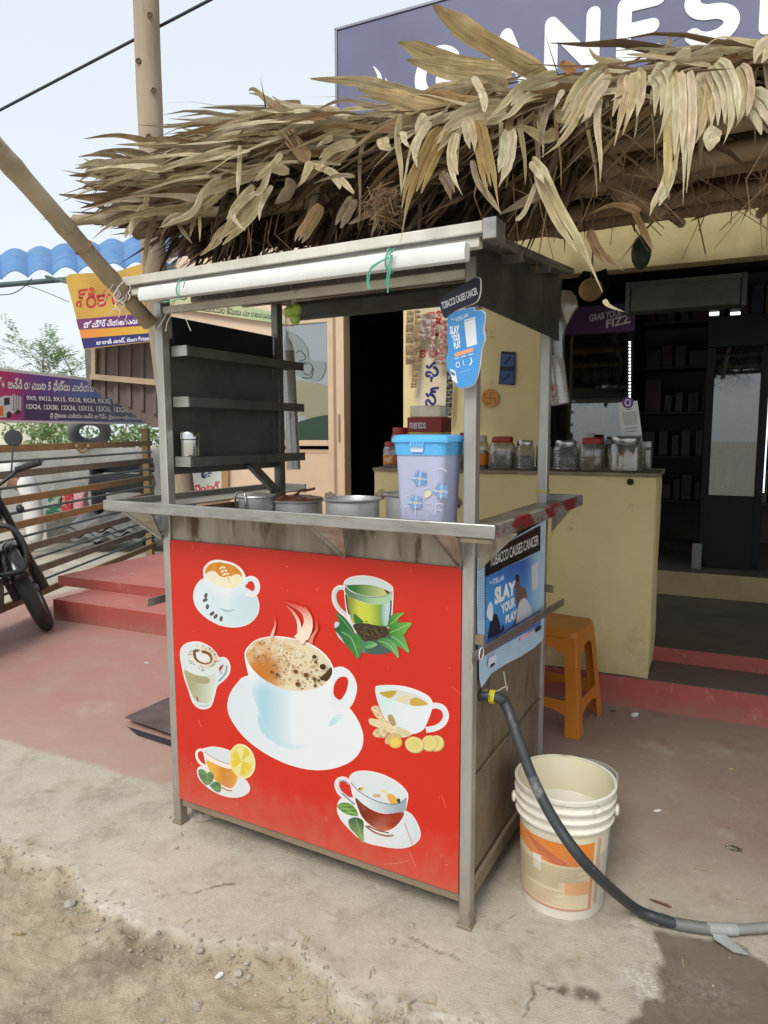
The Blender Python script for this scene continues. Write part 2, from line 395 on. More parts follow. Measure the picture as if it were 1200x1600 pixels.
def make_ground():
    EP = [tuple(gnd(*p)[:2]) for p in DIRT_EDGE]; WP = [tuple(gnd(*p)[:2]) for p in WET]
    poly = EP+[(1.2, .6), (-3.5, .6), (-3.5, EP[0][1])]
    x0, x1, y0, y1, st = -2.0, 1.6, 1.0, 2.55, .0075
    nx, ny = int((x1-x0)/st)+1, int((y1-y0)/st)+1
    xs = np.linspace(x0, x1, nx); ys = np.linspace(y0, y1, ny); X, Y = np.meshgrid(xs, ys)
    def segdist(X, Y, P, closed=False):
        d = np.full(X.shape, 1e9); n = len(P)
        for i in range(n if closed else n-1):
            ax, ay = P[i]; bx, by = P[(i+1) % n]; dx, dy = bx-ax, by-ay; L = dx*dx+dy*dy
            t = np.clip(((X-ax)*dx+(Y-ay)*dy)/L, 0, 1); d = np.minimum(d, np.hypot(X-ax-t*dx, Y-ay-t*dy))
        return d
    def inside(X, Y, P):
        r = np.zeros(X.shape, bool); n = len(P); j = n-1
        for i in range(n):
            a, b = P[i], P[j]
            if a[1] != b[1]:
                r ^= ((a[1] > Y) != (b[1] > Y)) & (X < (b[0]-a[0])*(Y-a[1])/(b[1]-a[1])+a[0])
            j = i
        return r
    # value noise, several octaves
    def vnoise(X, Y, sc, seed):
        g = np.random.RandomState(seed).rand(256, 256); u, v = X*sc+50, Y*sc+50; i, j = np.floor(u).astype(int), np.floor(v).astype(int)
        fu, fv = u-i, v-j; fu = fu*fu*(3-2*fu); fv = fv*fv*(3-2*fv); G = lambda a, b: g[a % 256, b % 256]
        return (G(i, j)*(1-fu)+G(i+1, j)*fu)*(1-fv)+(G(i, j+1)*(1-fu)+G(i+1, j+1)*fu)*fv
    fb = lambda s0, k, sd: sum(vnoise(X, Y, s0*2**i, sd+i)*.5**i for i in range(k))/sum(.5**i for i in range(k))
    sd = segdist(X, Y, EP); ins = inside(X, Y, poly); sd = np.where(ins, sd, -sd)+(fb(14, 4, 1)-.5)*.06
    t = np.clip((sd+.002)/.014, 0, 1); D = t*t*(3-2*t)
    near = np.exp(-(np.maximum(sd, 0)/.10)**2)
    Z = (fb(3, 3, 9)-.5)*.012*(1-D)+D*(-.030+(fb(5, 5, 20)-.5)*.055+np.maximum(fb(22, 3, 33)-.48, 0)*.09*near+(fb(60, 2, 40)-.5)*.010)
    lip = np.exp(-((sd+.02)/.025)**2)*(1-D); Z += lip*(fb(20, 3, 50)-.45)*.012
    # cracks in the concrete
    crack = np.zeros(X.shape)
    for P in ([(640, 1462), (668, 1478), (705, 1492), (740, 1512), (790, 1505), (800, 1520), (840, 1535), (870, 1548), (880, 1555), (930, 1568)], [(650, 1562), (640, 1580), (660, 1600)], [(828, 1530), (832, 1560), (828, 1580)], [(260, 1385), (300, 1400), (340, 1380), (380, 1378)],
              [(868, 1548), (900, 1555), (920, 1565), (960, 1580), (990, 1600)]):
        G = [tuple(gnd(*p)[:2]) for p in P]; c = segdist(X+(fb(30, 3, 60)-.5)*.03, Y+(fb(30, 3, 70)-.5)*.03, G)
        crack = np.maximum(crack, np.clip(1-c/.0045, 0, 1)*np.clip((fb(9, 3, 80)-.40)/.12, 0, 1))
    Z -= crack*.006*(1-D)
    w = np.where(inside(X, Y, WP), segdist(X, Y, WP, True), -segdist(X, Y, WP, True))+(fb(16, 4, 90)-.5)*.05
    for (px, py, r) in ((880, 1545, .03), (905, 1550, .03), (925, 1556, .025), (860, 1540, .016)):
        q = gnd(px, py); w = np.maximum(w, r-np.hypot(X-q.x, Y-q.y)+(fb(16, 4, 90)-.5)*.06-.012)
    W = np.clip((w+.006)/.016, 0, 1)
    edge = np.minimum.reduce([X-x0, x1-X, Y-y0, y1-Y]); Z *= np.clip(edge/.1, 0, 1)
    V = np.stack([X, Y, Z], -1).reshape(-1, 3); idx = np.arange(nx*ny).reshape(ny, nx)
    Q = np.stack([idx[:-1, :-1], idx[:-1, 1:], idx[1:, 1:], idx[1:, :-1]], -1).reshape(-1, 4)
    far = 90.0; o = len(V)
    ring = np.array([(-far, -far, 0), (far, -far, 0), (far, far, 0), (-far, far, 0), (x0, y0, 0), (x1, y0, 0), (x1, y1, 0), (x0, y1, 0)], float)
    RQ = np.array([(0, 1, 5, 4), (1, 2, 6, 5), (2, 3, 7, 6), (3, 0, 4, 7)])+o
    V = np.vstack([V, ring]); Q = np.vstack([Q, RQ])
    me = bpy.data.meshes.new('ground'); me.from_pydata(V.tolist(), [], Q.tolist())
    for nm, A in (('dirt', D), ('wet', W), ('crack', crack)):
        a = me.attributes.new(nm, 'FLOAT', 'POINT'); arr = np.zeros(len(V), np.float32); arr[:nx*ny] = A.ravel(); a.data.foreach_set('value', arr)
    me.materials.append(MATS['ground_mat']); me.shade_smooth()
    ob = link('ground', me); tag(ob, 'dusty broken concrete apron with red painted cement floor', kind='structure')
    def hz(x, y):
        i, j = int(round((x-x0)/st)), int(round((y-y0)/st))
        return float(Z[min(max(j, 0), ny-1), min(max(i, 0), nx-1)]) if 0 <= i < nx and 0 <= j < ny else 0.0
    return hz, poly
HZ, DPOLY = make_ground()

# loose gravel, straw and stones in the broken edge
M('stone_grey', (.30, .26, .21), .9, col2=(.42, .38, .32), ns=30, bump=.5, bs=90)
M('straw', (.46, .37, .20), .8, col2=(.30, .22, .11), ns=40)
def pebble(mb, x, y, z, r):
    k = [Vector(p) for p in ((1, 0, 0), (-1, 0, 0), (0, 1, 0), (0, -1, 0), (0, 0, 1), (0, 0, -1))]
    s_ = Vector((rng.uniform(.7, 1.3), rng.uniform(.7, 1.3), rng.uniform(.5, .9)))*r; a = rng.uniform(0, 6.28); q = Matrix.Rotation(a, 3, 'Z')
    fs = [(0, 2, 4), (2, 1, 4), (1, 3, 4), (3, 0, 4), (2, 0, 5), (1, 2, 5), (3, 1, 5), (0, 3, 5)]
    mb.add([q @ Vector((p.x*s_.x*rng.uniform(.75, 1.2), p.y*s_.y*rng.uniform(.75, 1.2), p.z*s_.z))+Vector((x, y, z+s_.z*.45)) for p in k], fs)
g = MB(); st_ = MB(); EPW = [gnd(*p) for p in DIRT_EDGE]
for i in range(800):
    if i < 480:
        a = rng.randrange(len(EPW)-1); p = EPW[a].lerp(EPW[a+1], rng.random()); x, y = p.x+rng.gauss(0, .035)-.01, p.y+rng.gauss(0, .03)-.03
    else: x, y = rng.uniform(-1.5, 1.3), rng.uniform(1.2, 2.3)
    if i >= 480 and not inpoly(x, y, DPOLY) and rng.random() < .8: continue
    pebble(g, x, y, HZ(x, y), rng.choice([.002, .003, .003, .004, .005, .007]))
g = g.build('gravel', 'stone_grey', smooth=60); tag(g, 'loose gravel along the broken concrete edge', 'gravel', kind='stuff')
for i in range(170):
    if i < 110: a = rng.randrange(len(EPW)-1); p = EPW[a].lerp(EPW[a+1], rng.random()); x, y = p.x+rng.gauss(0, .05), p.y+rng.gauss(0, .04)-.03
    else: x, y = rng.uniform(-1.5, 1.0), rng.uniform(1.2, 2.2)
    L, a = rng.uniform(.008, .028), rng.uniform(0, 3.14); z = HZ(x, y)+.004; dx, dy = math.cos(a)*L, math.sin(a)*L
    st_.bar((x-dx/2, y-dy/2, z), (x+dx/2, y+dy/2, z+rng.uniform(-.001, .004)), rng.uniform(.0012, .003), .0008)
tag(st_.build('straw_litter', 'straw'), 'bits of straw and dry leaf strewn on the dirt', 'litter', kind='stuff')
def stone(px, py, r, label, seed):
    p = gnd(px, py); rr = random.Random(seed)
    bm = bmesh.new(); bmesh.ops.create_icosphere(bm, subdivisions=2, radius=r)
    for v in bm.verts:
        n_ = mnoise.noise(v.co*(1.3/r)+Vector((seed, 0, 0))); v.co *= 1+.35*n_; v.co.z *= .62
    me = bpy.data.meshes.new('stone'); bm.to_mesh(me); bm.free(); me.materials.append(MATS['stone_grey']); me.shade_smooth(); me.set_sharp_from_angle(angle=R(28))
    o = link('stone', me); o.location = (p.x, p.y, HZ(p.x, p.y)+r*.32); o.rotation_euler = (0, 0, rr.uniform(0, 6)); tag(o, label, 'stone', 'loose stones on the ground')
stone(308, 1553, .0135, 'angular grey stone lying alone in the brown dirt', 1)
stone(313, 1477, .009, 'small pale stone at the cracked concrete edge below the red panel', 2)
stone(642, 1446, .0095, 'flat oval grey pebble nearest the front cart leg', 3)
stone(613, 1470, .0085, 'dark round pebble by the crack left of the front cart leg', 4)
stone(276, 1326, .007, 'little dark pebble in front of the left cart leg', 5)
stone(372, 1508, .011, 'larger of two stones in the broken gravelly edge', 6)
stone(388, 1506, .010, 'smaller of two stones in the broken gravelly edge', 7)
stone(108, 1400, .016, 'pale concrete lump in the rubble at lower left', 8)

# ================================================================== PLINTH, STEPS AND SHOP
M('red_oxide', (.40, .088, .07), .55, col2=(.33, .085, .07), ns=4, lo=.4, hi=.7, bump=.15, bs=60, col3=(.46, .20, .165), ns3=14, lo3=.58, hi3=.75, rough2=.7)
M('red_oxide_top', (.46, .165, .14), .6, col2=(.41, .14, .12), ns=3, bump=.12, bs=60, col3=(.50, .34, .29), ns3=7, lo3=.58, hi3=.75)
M('grey_floor', (.12, .10, .085), .6, col2=(.165, .135, .11), ns=4, bump=.15, bs=70, col3=(.27, .22, .18), ns3=18, lo3=.6, hi3=.8)
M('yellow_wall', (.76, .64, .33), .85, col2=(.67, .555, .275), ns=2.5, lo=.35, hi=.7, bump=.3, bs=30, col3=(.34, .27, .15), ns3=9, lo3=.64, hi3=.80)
M('yellow_shaded', (.42, .35, .175), .9, col2=(.36, .28, .13), ns=5, bump=.25, bs=45)  # yellow wash darkened, shade under the cover put into the colour
M('counter_top', (.30, .235, .16), .8, col2=(.17, .135, .10), ns=12, bump=.2, bs=60)
M('cream_wall', (.74, .58, .42), .7, col2=(.69, .53, .38), ns=2, bump=.05)
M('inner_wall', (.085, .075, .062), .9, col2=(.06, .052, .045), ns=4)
M('gap_shade', (.03, .03, .033), .9)
def bw(name, mat, parent, x0, x1, y0, y1, z0, z1, bevel=.004): return box(name, mat, parent, x0, x1, y0, y1, z0, z1, bevel)
pl = thing('porch_plinth', 'red painted stepped plinth running along the shop front', 'steps', BF.o, BF.yaw); pl['kind'] = 'structure'
XL = -3.93
bw('step', 'red_oxide_top', pl, XL, -1.6, .0015, 3.0, -.1, .1465, .006)
bw('step', 'grey_floor', pl, -1.59, 4.0, .0015, 3.0, -.1, .1465, .006)
bw('riser_paint', 'red_oxide', pl, XL-.002, 4.0, -.002, .0012, -.05, .1445, .001)
bw('step', 'red_oxide_top', pl, -4.27, -1.6, .335, 3.2, .1467, .222, .006)
bw('step', 'grey_floor', pl, -1.59, 4.0, .305, 3.2, .1467, .222, .006)
bw('riser_paint', 'red_oxide', pl, -4.272, -1.6, .332, .3345, .147, .2205, .001)
bw('riser_paint', 'red_oxide', pl, -1.59, 4.0, .302, .3045, .147, .2205, .001)

# masonry counter
ct = thing('masonry_counter', 'yellow washed masonry counter carrying the row of sweet jars', 'counter', BF.w(0, 0, .1467), BF.yaw)
def hand_block(name, mat, parent, x0, x1, y0, y1, z0, z1, amp=.006, n=14):
    bm = bmesh.new(); bmesh.ops.create_cube(bm, size=1); bmesh.ops.subdivide_edges(bm, edges=bm.edges, cuts=n, use_grid_fill=True)
    for v in bm.verts:
        c = v.co; e = sum(1 for q in c if abs(abs(q)-.5) < 1e-4)
        p = Vector((x0+(c.x+.5)*(x1-x0), y0+(c.y+.5)*(y1-y0), z0+(c.z+.5)*(z1-z0)))
        d = Vector([mnoise.noise(p*5+Vector((k*9.1, 0, 0))) for k in range(3)])*amp
        if e >= 2:
            ctr = Vector(((x0+x1)/2, (y0+y1)/2, (z0+z1)/2)); d += Vector([-math.copysign(.007, c[k]) if abs(abs(c[k])-.5) < 1e-4 else 0 for k in range(3)])*(1+.8*mnoise.noise(p*16))
        d.z *= .6; v.co = p+d
    me = bpy.data.meshes.new(name); bm.to_mesh(me); bm.free(); me.materials.append(MATS[mat] if isinstance(mat, str) else mat); me.shade_smooth(); me.set_sharp_from_angle(angle=R(50))
    return link(name, me, parent)
hand_block('body', 'yellow_wall', ct, -1.43, 0, -.005, .46, .0, .955)
hand_block('top_slab', 'counter_top', ct, -1.437, .012, -.012, .47, .951, .970, .003)
p = BF.py(985, 753, -.006); hole = MB().lathe([(0, 0), (.008, .001), (.012, .003), (.0135, .002), (.016, .0)], 7).build('hole_disc', M('hole_dark', (.03, .022, .015), .9), ct); hole.location = (p.x, -.0095, p.z-.1467); hole.rotation_euler = (R(90), 0, 0)  # dark disc on the face imitates the shade inside a hole

# shop building
sh = thing('shop_building', 'yellow and cream tea shop behind the cart with dark open interior', 'building', BF.w(0, 0, 0), BF.yaw)
WY = 1.45
dx0, dx1 = -2.36, -1.865       # open doorway
bw('wall', 'cream_wall', sh, -4.15, -3.0, WY, WY+.12, .222, 2.8)
bw('wall', 'yellow_wall', sh, dx1, -.80, WY, WY+.12, .222, 2.34)
bw('wall', 'cream_wall', sh, -3.0, dx1, WY, WY+.12, 2.245, 2.8)
bw('lintel', 'yellow_shaded', sh, dx1, 4.2, WY-.015, WY+.12, 2.343, 3.2)
bw('parapet', 'cream_wall', sh, -1.7, 4.2, WY, WY+.2, 3.201, 3.42)
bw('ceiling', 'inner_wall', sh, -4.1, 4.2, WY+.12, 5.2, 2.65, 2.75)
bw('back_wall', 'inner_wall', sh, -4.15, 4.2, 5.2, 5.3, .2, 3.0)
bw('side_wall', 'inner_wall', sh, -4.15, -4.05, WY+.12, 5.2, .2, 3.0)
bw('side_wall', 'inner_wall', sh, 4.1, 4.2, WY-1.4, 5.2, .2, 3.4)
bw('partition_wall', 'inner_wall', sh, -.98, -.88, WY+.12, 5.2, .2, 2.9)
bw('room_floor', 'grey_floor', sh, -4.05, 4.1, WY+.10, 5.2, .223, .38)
bw('sill_riser', 'yellow_shaded', sh, -.80, 4.1, WY+.075, WY+.099, .223, .383)
# cream aluminium sliding door: leaf with glass left of the open doorway
M('cream_alu', (.66, .50, .34), .4, col2=(.58, .43, .29), ns=3, spec=.5)
M('brown_alu', (.34, .22, .14), .4)
glassy('door_glass', (.55, .6, .6), .30, .02, .25, (.25, .28, .27))
def wx(px, py=600): return BF.py(px, py, WY).x
def wz(py, px=480): return BF.py(px, py, WY).z
d = thing('sliding_door', 'cream framed sliding door leaf with tinted glass left of the dark doorway', 'door', BF.w(0, WY, 0), BF.yaw)
z0, z1 = .2235, 2.243; xl, xr = -2.999, dx0
bw('leaf_panel', 'cream_alu', d, xl, xr-.105, .03, .05, z0, wz(700)-.02, .003)
for nm, a, b, c, e in (('stile', xl, xl+.05, z0, z1), ('stile', xr-.155, xr-.105, z0, z1), ('rail', xl+.05, xr-.155, wz(505), z1), ('rail', xl+.05, xr-.155, wz(688)-.045, wz(688)), ('rail', xl+.05, xr-.155, z0, z0+.10)):
    bw(nm, 'cream_alu', d, a, b, .012, .055, c, e, .003)
bw('trim_line', 'brown_alu', d, xl+.05, xr-.155, .008, .011, wz(702)-.008, wz(702), .001)
bw('glass_pane', 'door_glass', d, xl+.05, xr-.155, .030, .036, wz(688), wz(505), 0)
bw('door_frame', 'brown_alu', d, xr-.10, xr-.07, .0, .09, z0, z1, .002)
bw('door_frame', 'cream_alu', d, xr-.068, xr, -.01, .10, z0, z1, .003)
bw('head_rail', 'brown_alu', d, xl, dx1, -.012, .10, z1+.0015, z1+.05, .002)
bw('handle', 'brown_alu', d, xr-.05, xr-.035, -.022, -.011, wz(690), wz(648), .002)
# painted sticker on the glass: a dark poster seen in the pane (white print on green)
M('white_paint', (.78, .78, .76), .5); M('print_green', (.05, .13, .10), .5); M('ink', (.03, .03, .035), .5)
# ------------------------------------------------------------------ interior: goods and cabinets coloured darker to imitate the dim room
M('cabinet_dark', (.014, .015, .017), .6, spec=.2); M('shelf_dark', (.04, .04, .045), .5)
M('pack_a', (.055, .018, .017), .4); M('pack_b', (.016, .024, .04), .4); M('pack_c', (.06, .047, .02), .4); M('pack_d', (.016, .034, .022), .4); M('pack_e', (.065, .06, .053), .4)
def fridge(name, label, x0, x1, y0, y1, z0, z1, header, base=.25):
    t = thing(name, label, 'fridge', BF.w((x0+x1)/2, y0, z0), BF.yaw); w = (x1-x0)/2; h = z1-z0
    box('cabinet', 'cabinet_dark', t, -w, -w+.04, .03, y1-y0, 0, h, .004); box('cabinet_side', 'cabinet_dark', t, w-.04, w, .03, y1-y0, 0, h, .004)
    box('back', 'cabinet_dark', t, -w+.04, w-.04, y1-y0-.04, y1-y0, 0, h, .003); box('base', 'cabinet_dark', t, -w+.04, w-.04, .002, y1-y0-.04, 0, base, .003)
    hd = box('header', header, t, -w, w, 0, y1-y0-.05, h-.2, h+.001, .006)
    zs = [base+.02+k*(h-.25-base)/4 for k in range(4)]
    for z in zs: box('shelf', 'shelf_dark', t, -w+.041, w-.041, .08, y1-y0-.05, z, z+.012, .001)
    for z in zs:
        x = -w+.09
        while x < w-.09:
            r = rng.uniform(.026, .034); hh = rng.uniform(.17, .24); m_ = rng.choice(['pack_a', 'pack_b', 'pack_c', 'pack_d', 'pack_e'])
            MB().lathe([(r*.9, 0), (r, .02), (r, hh*.62), (r*.85, hh*.72), (r*.4, hh*.85), (r*.36, hh)], 10, (x, .14, z+.0125)).build('bottle', m_, t, smooth=40)
            x += r*2+rng.uniform(.006, .03)
    fr = box('door_frame', 'cabinet_dark', t, -w+.002, -w+.05, 0, .028, .05, h-.205, .003); box('door_frame', 'cabinet_dark', t, w-.05, w-.002, 0, .028, .05, h-.205, .003)
    box('glass_door', 'fridge_glass', t, -w+.05, w-.05, .010, .016, base+.001, h-.205, 0)
    return t, hd
glassy('fridge_glass', (.6, .65, .65), .15, .015, .03, (.3, .32, .33))
M('purple_header', (.10, .045, .14), .4); M('white_print', (.70, .68, .72), .5)
a = BF.py(862, 500, 1.95).x; b = BF.py(992, 500, 1.95).x; zt = BF.py(920, 478, 1.95).z
t, hd = fridge('drinks_fridge', 'glass door drinks fridge with purple slogan header behind the counter', a, b, 1.95, 2.5, .38, zt, 'purple_header')
def fz(px, py):
    q = BF.py(px, py, 1.948); return Vector((q.x-(a+b)/2, -.002, q.z-.38))
fn = lambda u, v: fz(u, v)
text('header_lettering', 'GRAB YOUR', 'white_print', hd, fn, [(921, 492), (972, 482), (972, 493), (921, 503)], .02)
text('header_lettering', 'FIZZ', 'white_print', hd, fn, [(947, 500), (986, 490), (986, 504), (947, 513)], .03)
M('led', (.9, .95, 1), .4, emit=(.9, .95, 1.0), es=2.2)
ls = thing('led_strip', 'string of lit white dots down the right edge of the drinks fridge', 'light strip', BF.w(0, 1.94, 0), BF.yaw)
for k in range(17):
    q = BF.py(984, 535+k*5.3, 1.94); MB().box(q.x-.006, q.x+.006, -.004, 0, q.z-.006, q.z+.006).build('light_dot', 'led', ls)
q0, q1 = BF.py(984, 530, 1.94), BF.py(984, 628, 1.94); box('strip_backing', 'cabinet_dark', ls, q0.x-.008, q0.x+.008, .0005, .003, q1.z-.01, q0.z, 0)
a2 = BF.py(1098, 700, 1.78).x; b2 = BF.py(1196, 700, 1.78).x
fridge('display_fridge', 'tall glass door display fridge in the dark interior at right edge', a2, b2, 1.78, 2.4, .38, 2.06, 'cabinet_dark', BF.py(1150, 775, 1.78).z-.38)
MB().box(-.004, .004, -.006, 0, 0, .82).build('glow_line', M('edge_glow', (.9, .95, 1), .4, emit=(.85, .95, 1.0), es=.8), tag(thing('bright_edge', 'thin glowing white line down the right edge of the display fridge', 'light strip', BF.w(BF.py(1197, 700, 1.775).x, 1.775, BF.py(1197, 770, 1.775).z), BF.yaw)))  # emission makes the bright line on the fridge door edge
# shelves of goods along the back of the shop
rk = thing('goods_rack', 'dark wall rack crowded with small packets deep inside the shop', 'shelf', BF.w(0, 2.75, .38), BF.yaw)
for k in range(5): box('rack_shelf', 'shelf_dark', rk, -.30, 1.9, 0, .35, .35+k*.36, .37+k*.36, .002)
box('rack_back', 'inner_wall', rk, -.30, 1.9, .352, .37, 0, 2.2, 0)
for k in range(5):
    x = -.26
    while x < 1.85:
        w = rng.uniform(.05, .13); hh = rng.uniform(.12, .27)
        box('packet', rng.choice(['pack_a', 'pack_b', 'pack_c', 'pack_d', 'pack_e']), rk, x, x+w, .03, .16, .3702+k*.36, .3702+k*.36+hh, .004); x += w+rng.uniform(.004, .04)
# roller shutter housing under the lintel
M('shutter_green', (.095, .115, .10), .5, col2=(.07, .08, .072), ns=5)
sb = thing('shutter_box', 'grey green roller shutter housing under the yellow lintel', 'shutter box', BF.w(0, WY, 0), BF.yaw)
q0, q1 = BF.py(985, 447, WY+.16), BF.py(1160, 433, WY+.16); zb = BF.py(1000, 486, WY+.16).z; zt = q0.z+.01
box('housing', 'shutter_green', sb, q0.x, q1.x, .16, .34, zb, zt, .012); box('end_cap', 'shutter_green', sb, q1.x+.001, q1.x+.03, .15, .35, zb-.01, zt+.015, .004); box('end_cap', 'shutter_green', sb, q0.x-.03, q0.x-.001, .15, .35, zb-.01, zt+.015, .004)
box('guide_lip', 'shutter_green', sb, q0.x, q1.x, .145, .158, zt-.02, zt+.012, .003)
# pale switch plate, glowing plates for the bright slots
box('door_paper', M('pale_grey', (.20, .20, .195), .6), tag(thing('white_box', 'small pale carton standing on the dark shop floor', 'box', BF.w(BF.py(1089, 860, 1.70).x, 1.70, .3805), BF.yaw)), -.03, .03, 0, .05, 0, .17, .003)
for px, lab in ((1116, 'left of two bright slots high in the shop interior'), (1149, 'right of two bright slots high in the shop interior')):
    q = BF.py(px, 490, 2.70); o = thing('vent_opening', lab, 'vent', BF.w(q.x, 2.70, q.z), BF.yaw)
    box('vent_light', M('daylight_glow', (.7, .72, .7), .8, emit=(.85, .95, .9), es=1.2), o, -.034, .034, 0, .01, -.012, .012, 0); box('vent_frame', 'pale_grey', o, -.036, .036, .011, .02, -.05, .05, 0)  # glowing plate stands in for daylight through the slot

# ================================================================== GANESH SIGN on the roof edge
M('sign_purple', (.15, .155, .25), .5, col2=(.12, .125, .21), ns=1.5, bump=.25, bs=3)
M('sign_white', (.80, .82, .84), .5); M('sign_edge', (.25, .25, .3), .4, .5)
SF = Frame(BF.o.x, BF.o.y, R(-24.8))
sg = thing('shop_sign', 'large purple grey shop sign board with white rounded letters above the thatch', 'sign', SF.w(0, 1.36, 0), SF.yaw)
q = SF.py(527, 48, 1.36); sx0, szt = q.x, q.z; szb = 3.45
box('board', 'sign_purple', sg, sx0, 1.2, 0, .06, szb, szt, .004); box('frame_edge', 'sign_edge', sg, sx0-.02, sx0-.001, -.008, .065, szb, szt+.015, .002); box('frame_edge', 'sign_edge', sg, sx0-.02, 1.2, -.008, .065, szt+.001, szt+.018, .002)
def stroke_letter(paths, x, w, zb, h, th, name='letter'):
    """rounded strokes: unit square paths -> flat raised letter"""
    mb = MB(); k = 0
    for P in paths:
        for i in range(len(P)-1):
            (ax, ay), (bx, by) = P[i], P[i+1]; A = Vector((x+ax*w, zb+ay*h)); B = Vector((x+bx*w, zb+by*h)); dd = (B-A); a0 = math.atan2(dd.y, dd.x); pts = []
            for j in range(9): an = a0-math.pi/2+math.pi*j/8; pts.append((B.x+th/2*math.cos(an), B.y+th/2*math.sin(an)))
            for j in range(9): an = a0+math.pi/2+math.pi*j/8; pts.append((A.x+th/2*math.cos(an), A.y+th/2*math.sin(an)))
            k += 1; y = -.004-.00002*k; mb.add([(u, y, v) for u, v in pts], [tuple(range(18))])
    return mb.build(name, 'sign_white', sg, fix=False)
arc = lambda cx, cy, rx, ry, a0, a1, n=14: [(cx+rx*math.cos(R(a0+(a1-a0)*i/n)), cy+ry*math.sin(R(a0+(a1-a0)*i/n))) for i in range(n+1)]
LET = {'G': [arc(.5, .5, .5, .5, 42, 318, 22)+[(.92, .40), (.56, .40)]], 'A': [[(0, 0), (.5, 1), (1, 0)], [(.2, .33), (.8, .33)]], 'N': [[(0, 0), (0, 1), (1, 0), (1, 1)]],
       'E': [[(1, 1), (0, 1), (0, 0), (1, 0)], [(0, .5), (.85, .5)]], 'S': [arc(.5, .75, .48, .25, 25, 270, 14)+arc(.5, .25, .5, .25, 90, -150, 14)], 'H': [[(0, 0), (0, 1)], [(1, 0), (1, 1)], [(0, .5), (1, .5)]]}
lx = lambda px, py: SF.py(px, py, 1.356)
zb_, zt_ = lx(1110, 72).z+.04, lx(700, 68).z-.04; H_ = zt_-zb_
for ch, p0, p1 in (('G', 648, 726), ('A', 752, 832), ('N', 850, 938), ('E', 962, 1038), ('S', 1064, 1156), ('H', 1182, 1290)):
    xa, xb = lx(p0, 100).x, lx(p1, 40).x; th = .085; stroke_letter(LET[ch], xa+th/2, xb-xa-th, zb_, H_, th)
for P in ([(583, 103), (594, 114), (597, 128), (592, 142), (586, 152), (589, 132), (589, 117)], [(602, 122), (608, 132), (609, 146), (602, 152), (604, 138)]):
    A_ = Art(lambda u, v, dd: (lx(u, v).x, -.004-dd, lx(u, v).z)); A_.blob(P, S(232, 236, 240)); A_.build('flame_mark', M('print_col', (1, 1, 1), .5, attr='Col'), sg)
box('sign_post', 'sign_edge', sg, -.9, -.86, .07, .11, 3.0, szt, .002); box('sign_post', 'sign_edge', sg, .3, .34, .07, .11, 3.0, szt, .002)
# ================================================================== TEA CART
M('steel', (.46, .45, .42), .34, .85, col2=(.30, .28, .24), ns=9, lo=.4, hi=.7, rough2=.55, bump=.04, bs=20, stretch=(1, 1, 4))
M('steel_dirty', (.40, .365, .30), .45, .55, col2=(.22, .185, .135), ns=7, lo=.4, hi=.68, rough2=.75, bump=.1, bs=35, col3=(.10, .065, .035), ns3=20, lo3=.53, hi3=.66, stretch=(1, 1, .22))
M('steel_rust', (.29, .235, .165), .5, .4, col2=(.17, .12, .075), ns=6, lo=.38, hi=.66, rough2=.8, bump=.15, bs=30, col3=(.12, .075, .045), ns3=15, lo3=.58, hi3=.72, stretch=(1, 1, .5))
M('soot_steel', (.20, .19, .175), .30, .40, col2=(.11, .10, .09), ns=5, rough2=.6, bump=.06, bs=30, col3=(.17, .15, .12), ns3=8, lo3=.58, hi3=.75)
M('frame_cream', (.70, .675, .60), .45, .1, col2=(.58, .55, .47), ns=9, rough2=.6, bump=.05, col3=(.26, .22, .17), ns3=22, lo3=.66, hi3=.76)
M('post_steel', (.50, .49, .46), .36, .6, col2=(.36, .34, .30), ns=8, rough2=.6, stretch=(1, 1, .3), col3=(.22, .18, .13), ns3=30, lo3=.64, hi3=.74)
M('white_plastic', (.78, .79, .77), .35, col2=(.70, .70, .67), ns=7, col3=(.45, .42, .36), ns3=30, lo3=.68, hi3=.78)
M('vinyl_red', (.58, .026, .013), .33, col2=(.51, .020, .010), ns=3, lo=.3, hi=.7, spec=.45, bump=.10, bs=4, col3=(.70, .09, .055), ns3=55, lo3=.70, hi3=.76)
M('print_gloss', (1, 1, 1), .34, attr='Col', spec=.4, bump=.02, bs=8)
def grime(mname, z0, z1, col, sc=14, amt=.75):
    """road dust splashed over the lower part of a surface"""
    m = MATS[mname]; n, l = m.node_tree.nodes, m.node_tree.links; b = n['Principled BSDF']; src = b.inputs['Base Color'].links[0].from_socket
    tc = n.new('ShaderNodeTexCoord'); sx = n.new('ShaderNodeSeparateXYZ'); l.new(tc.outputs['Object'], sx.inputs[0]); nz = n.new('ShaderNodeTexNoise'); nz.inputs['Scale'].default_value = sc; nz.inputs['Detail'].default_value = 9; nz.inputs['Roughness'].default_value = .7; l.new(tc.outputs['Object'], nz.inputs['Vector'])
    mr = n.new('ShaderNodeMapRange'); mr.inputs['From Min'].default_value = z1; mr.inputs['From Max'].default_value = z0; l.new(sx.outputs['Z'], mr.inputs['Value'])
    ma = n.new('ShaderNodeMath'); ma.operation = 'MULTIPLY_ADD'; ma.inputs[1].default_value = .55; l.new(mr.outputs[0], ma.inputs[0]); l.new(nz.outputs['Fac'], ma.inputs[2])
    m2 = n.new('ShaderNodeMapRange'); m2.inputs['From Min'].default_value = .62; m2.inputs['From Max'].default_value = 1.1; m2.inputs['To Max'].default_value = amt; l.new(ma.outputs[0], m2.inputs['Value'])
    mx = n.new('ShaderNodeMix'); mx.data_type = 'RGBA'; l.new(m2.outputs[0], mx.inputs['Factor']); l.new(src, mx.inputs['A']); mx.inputs['B'].default_value = (*col, 1); l.new(mx.outputs['Result'], b.inputs['Base Color'])
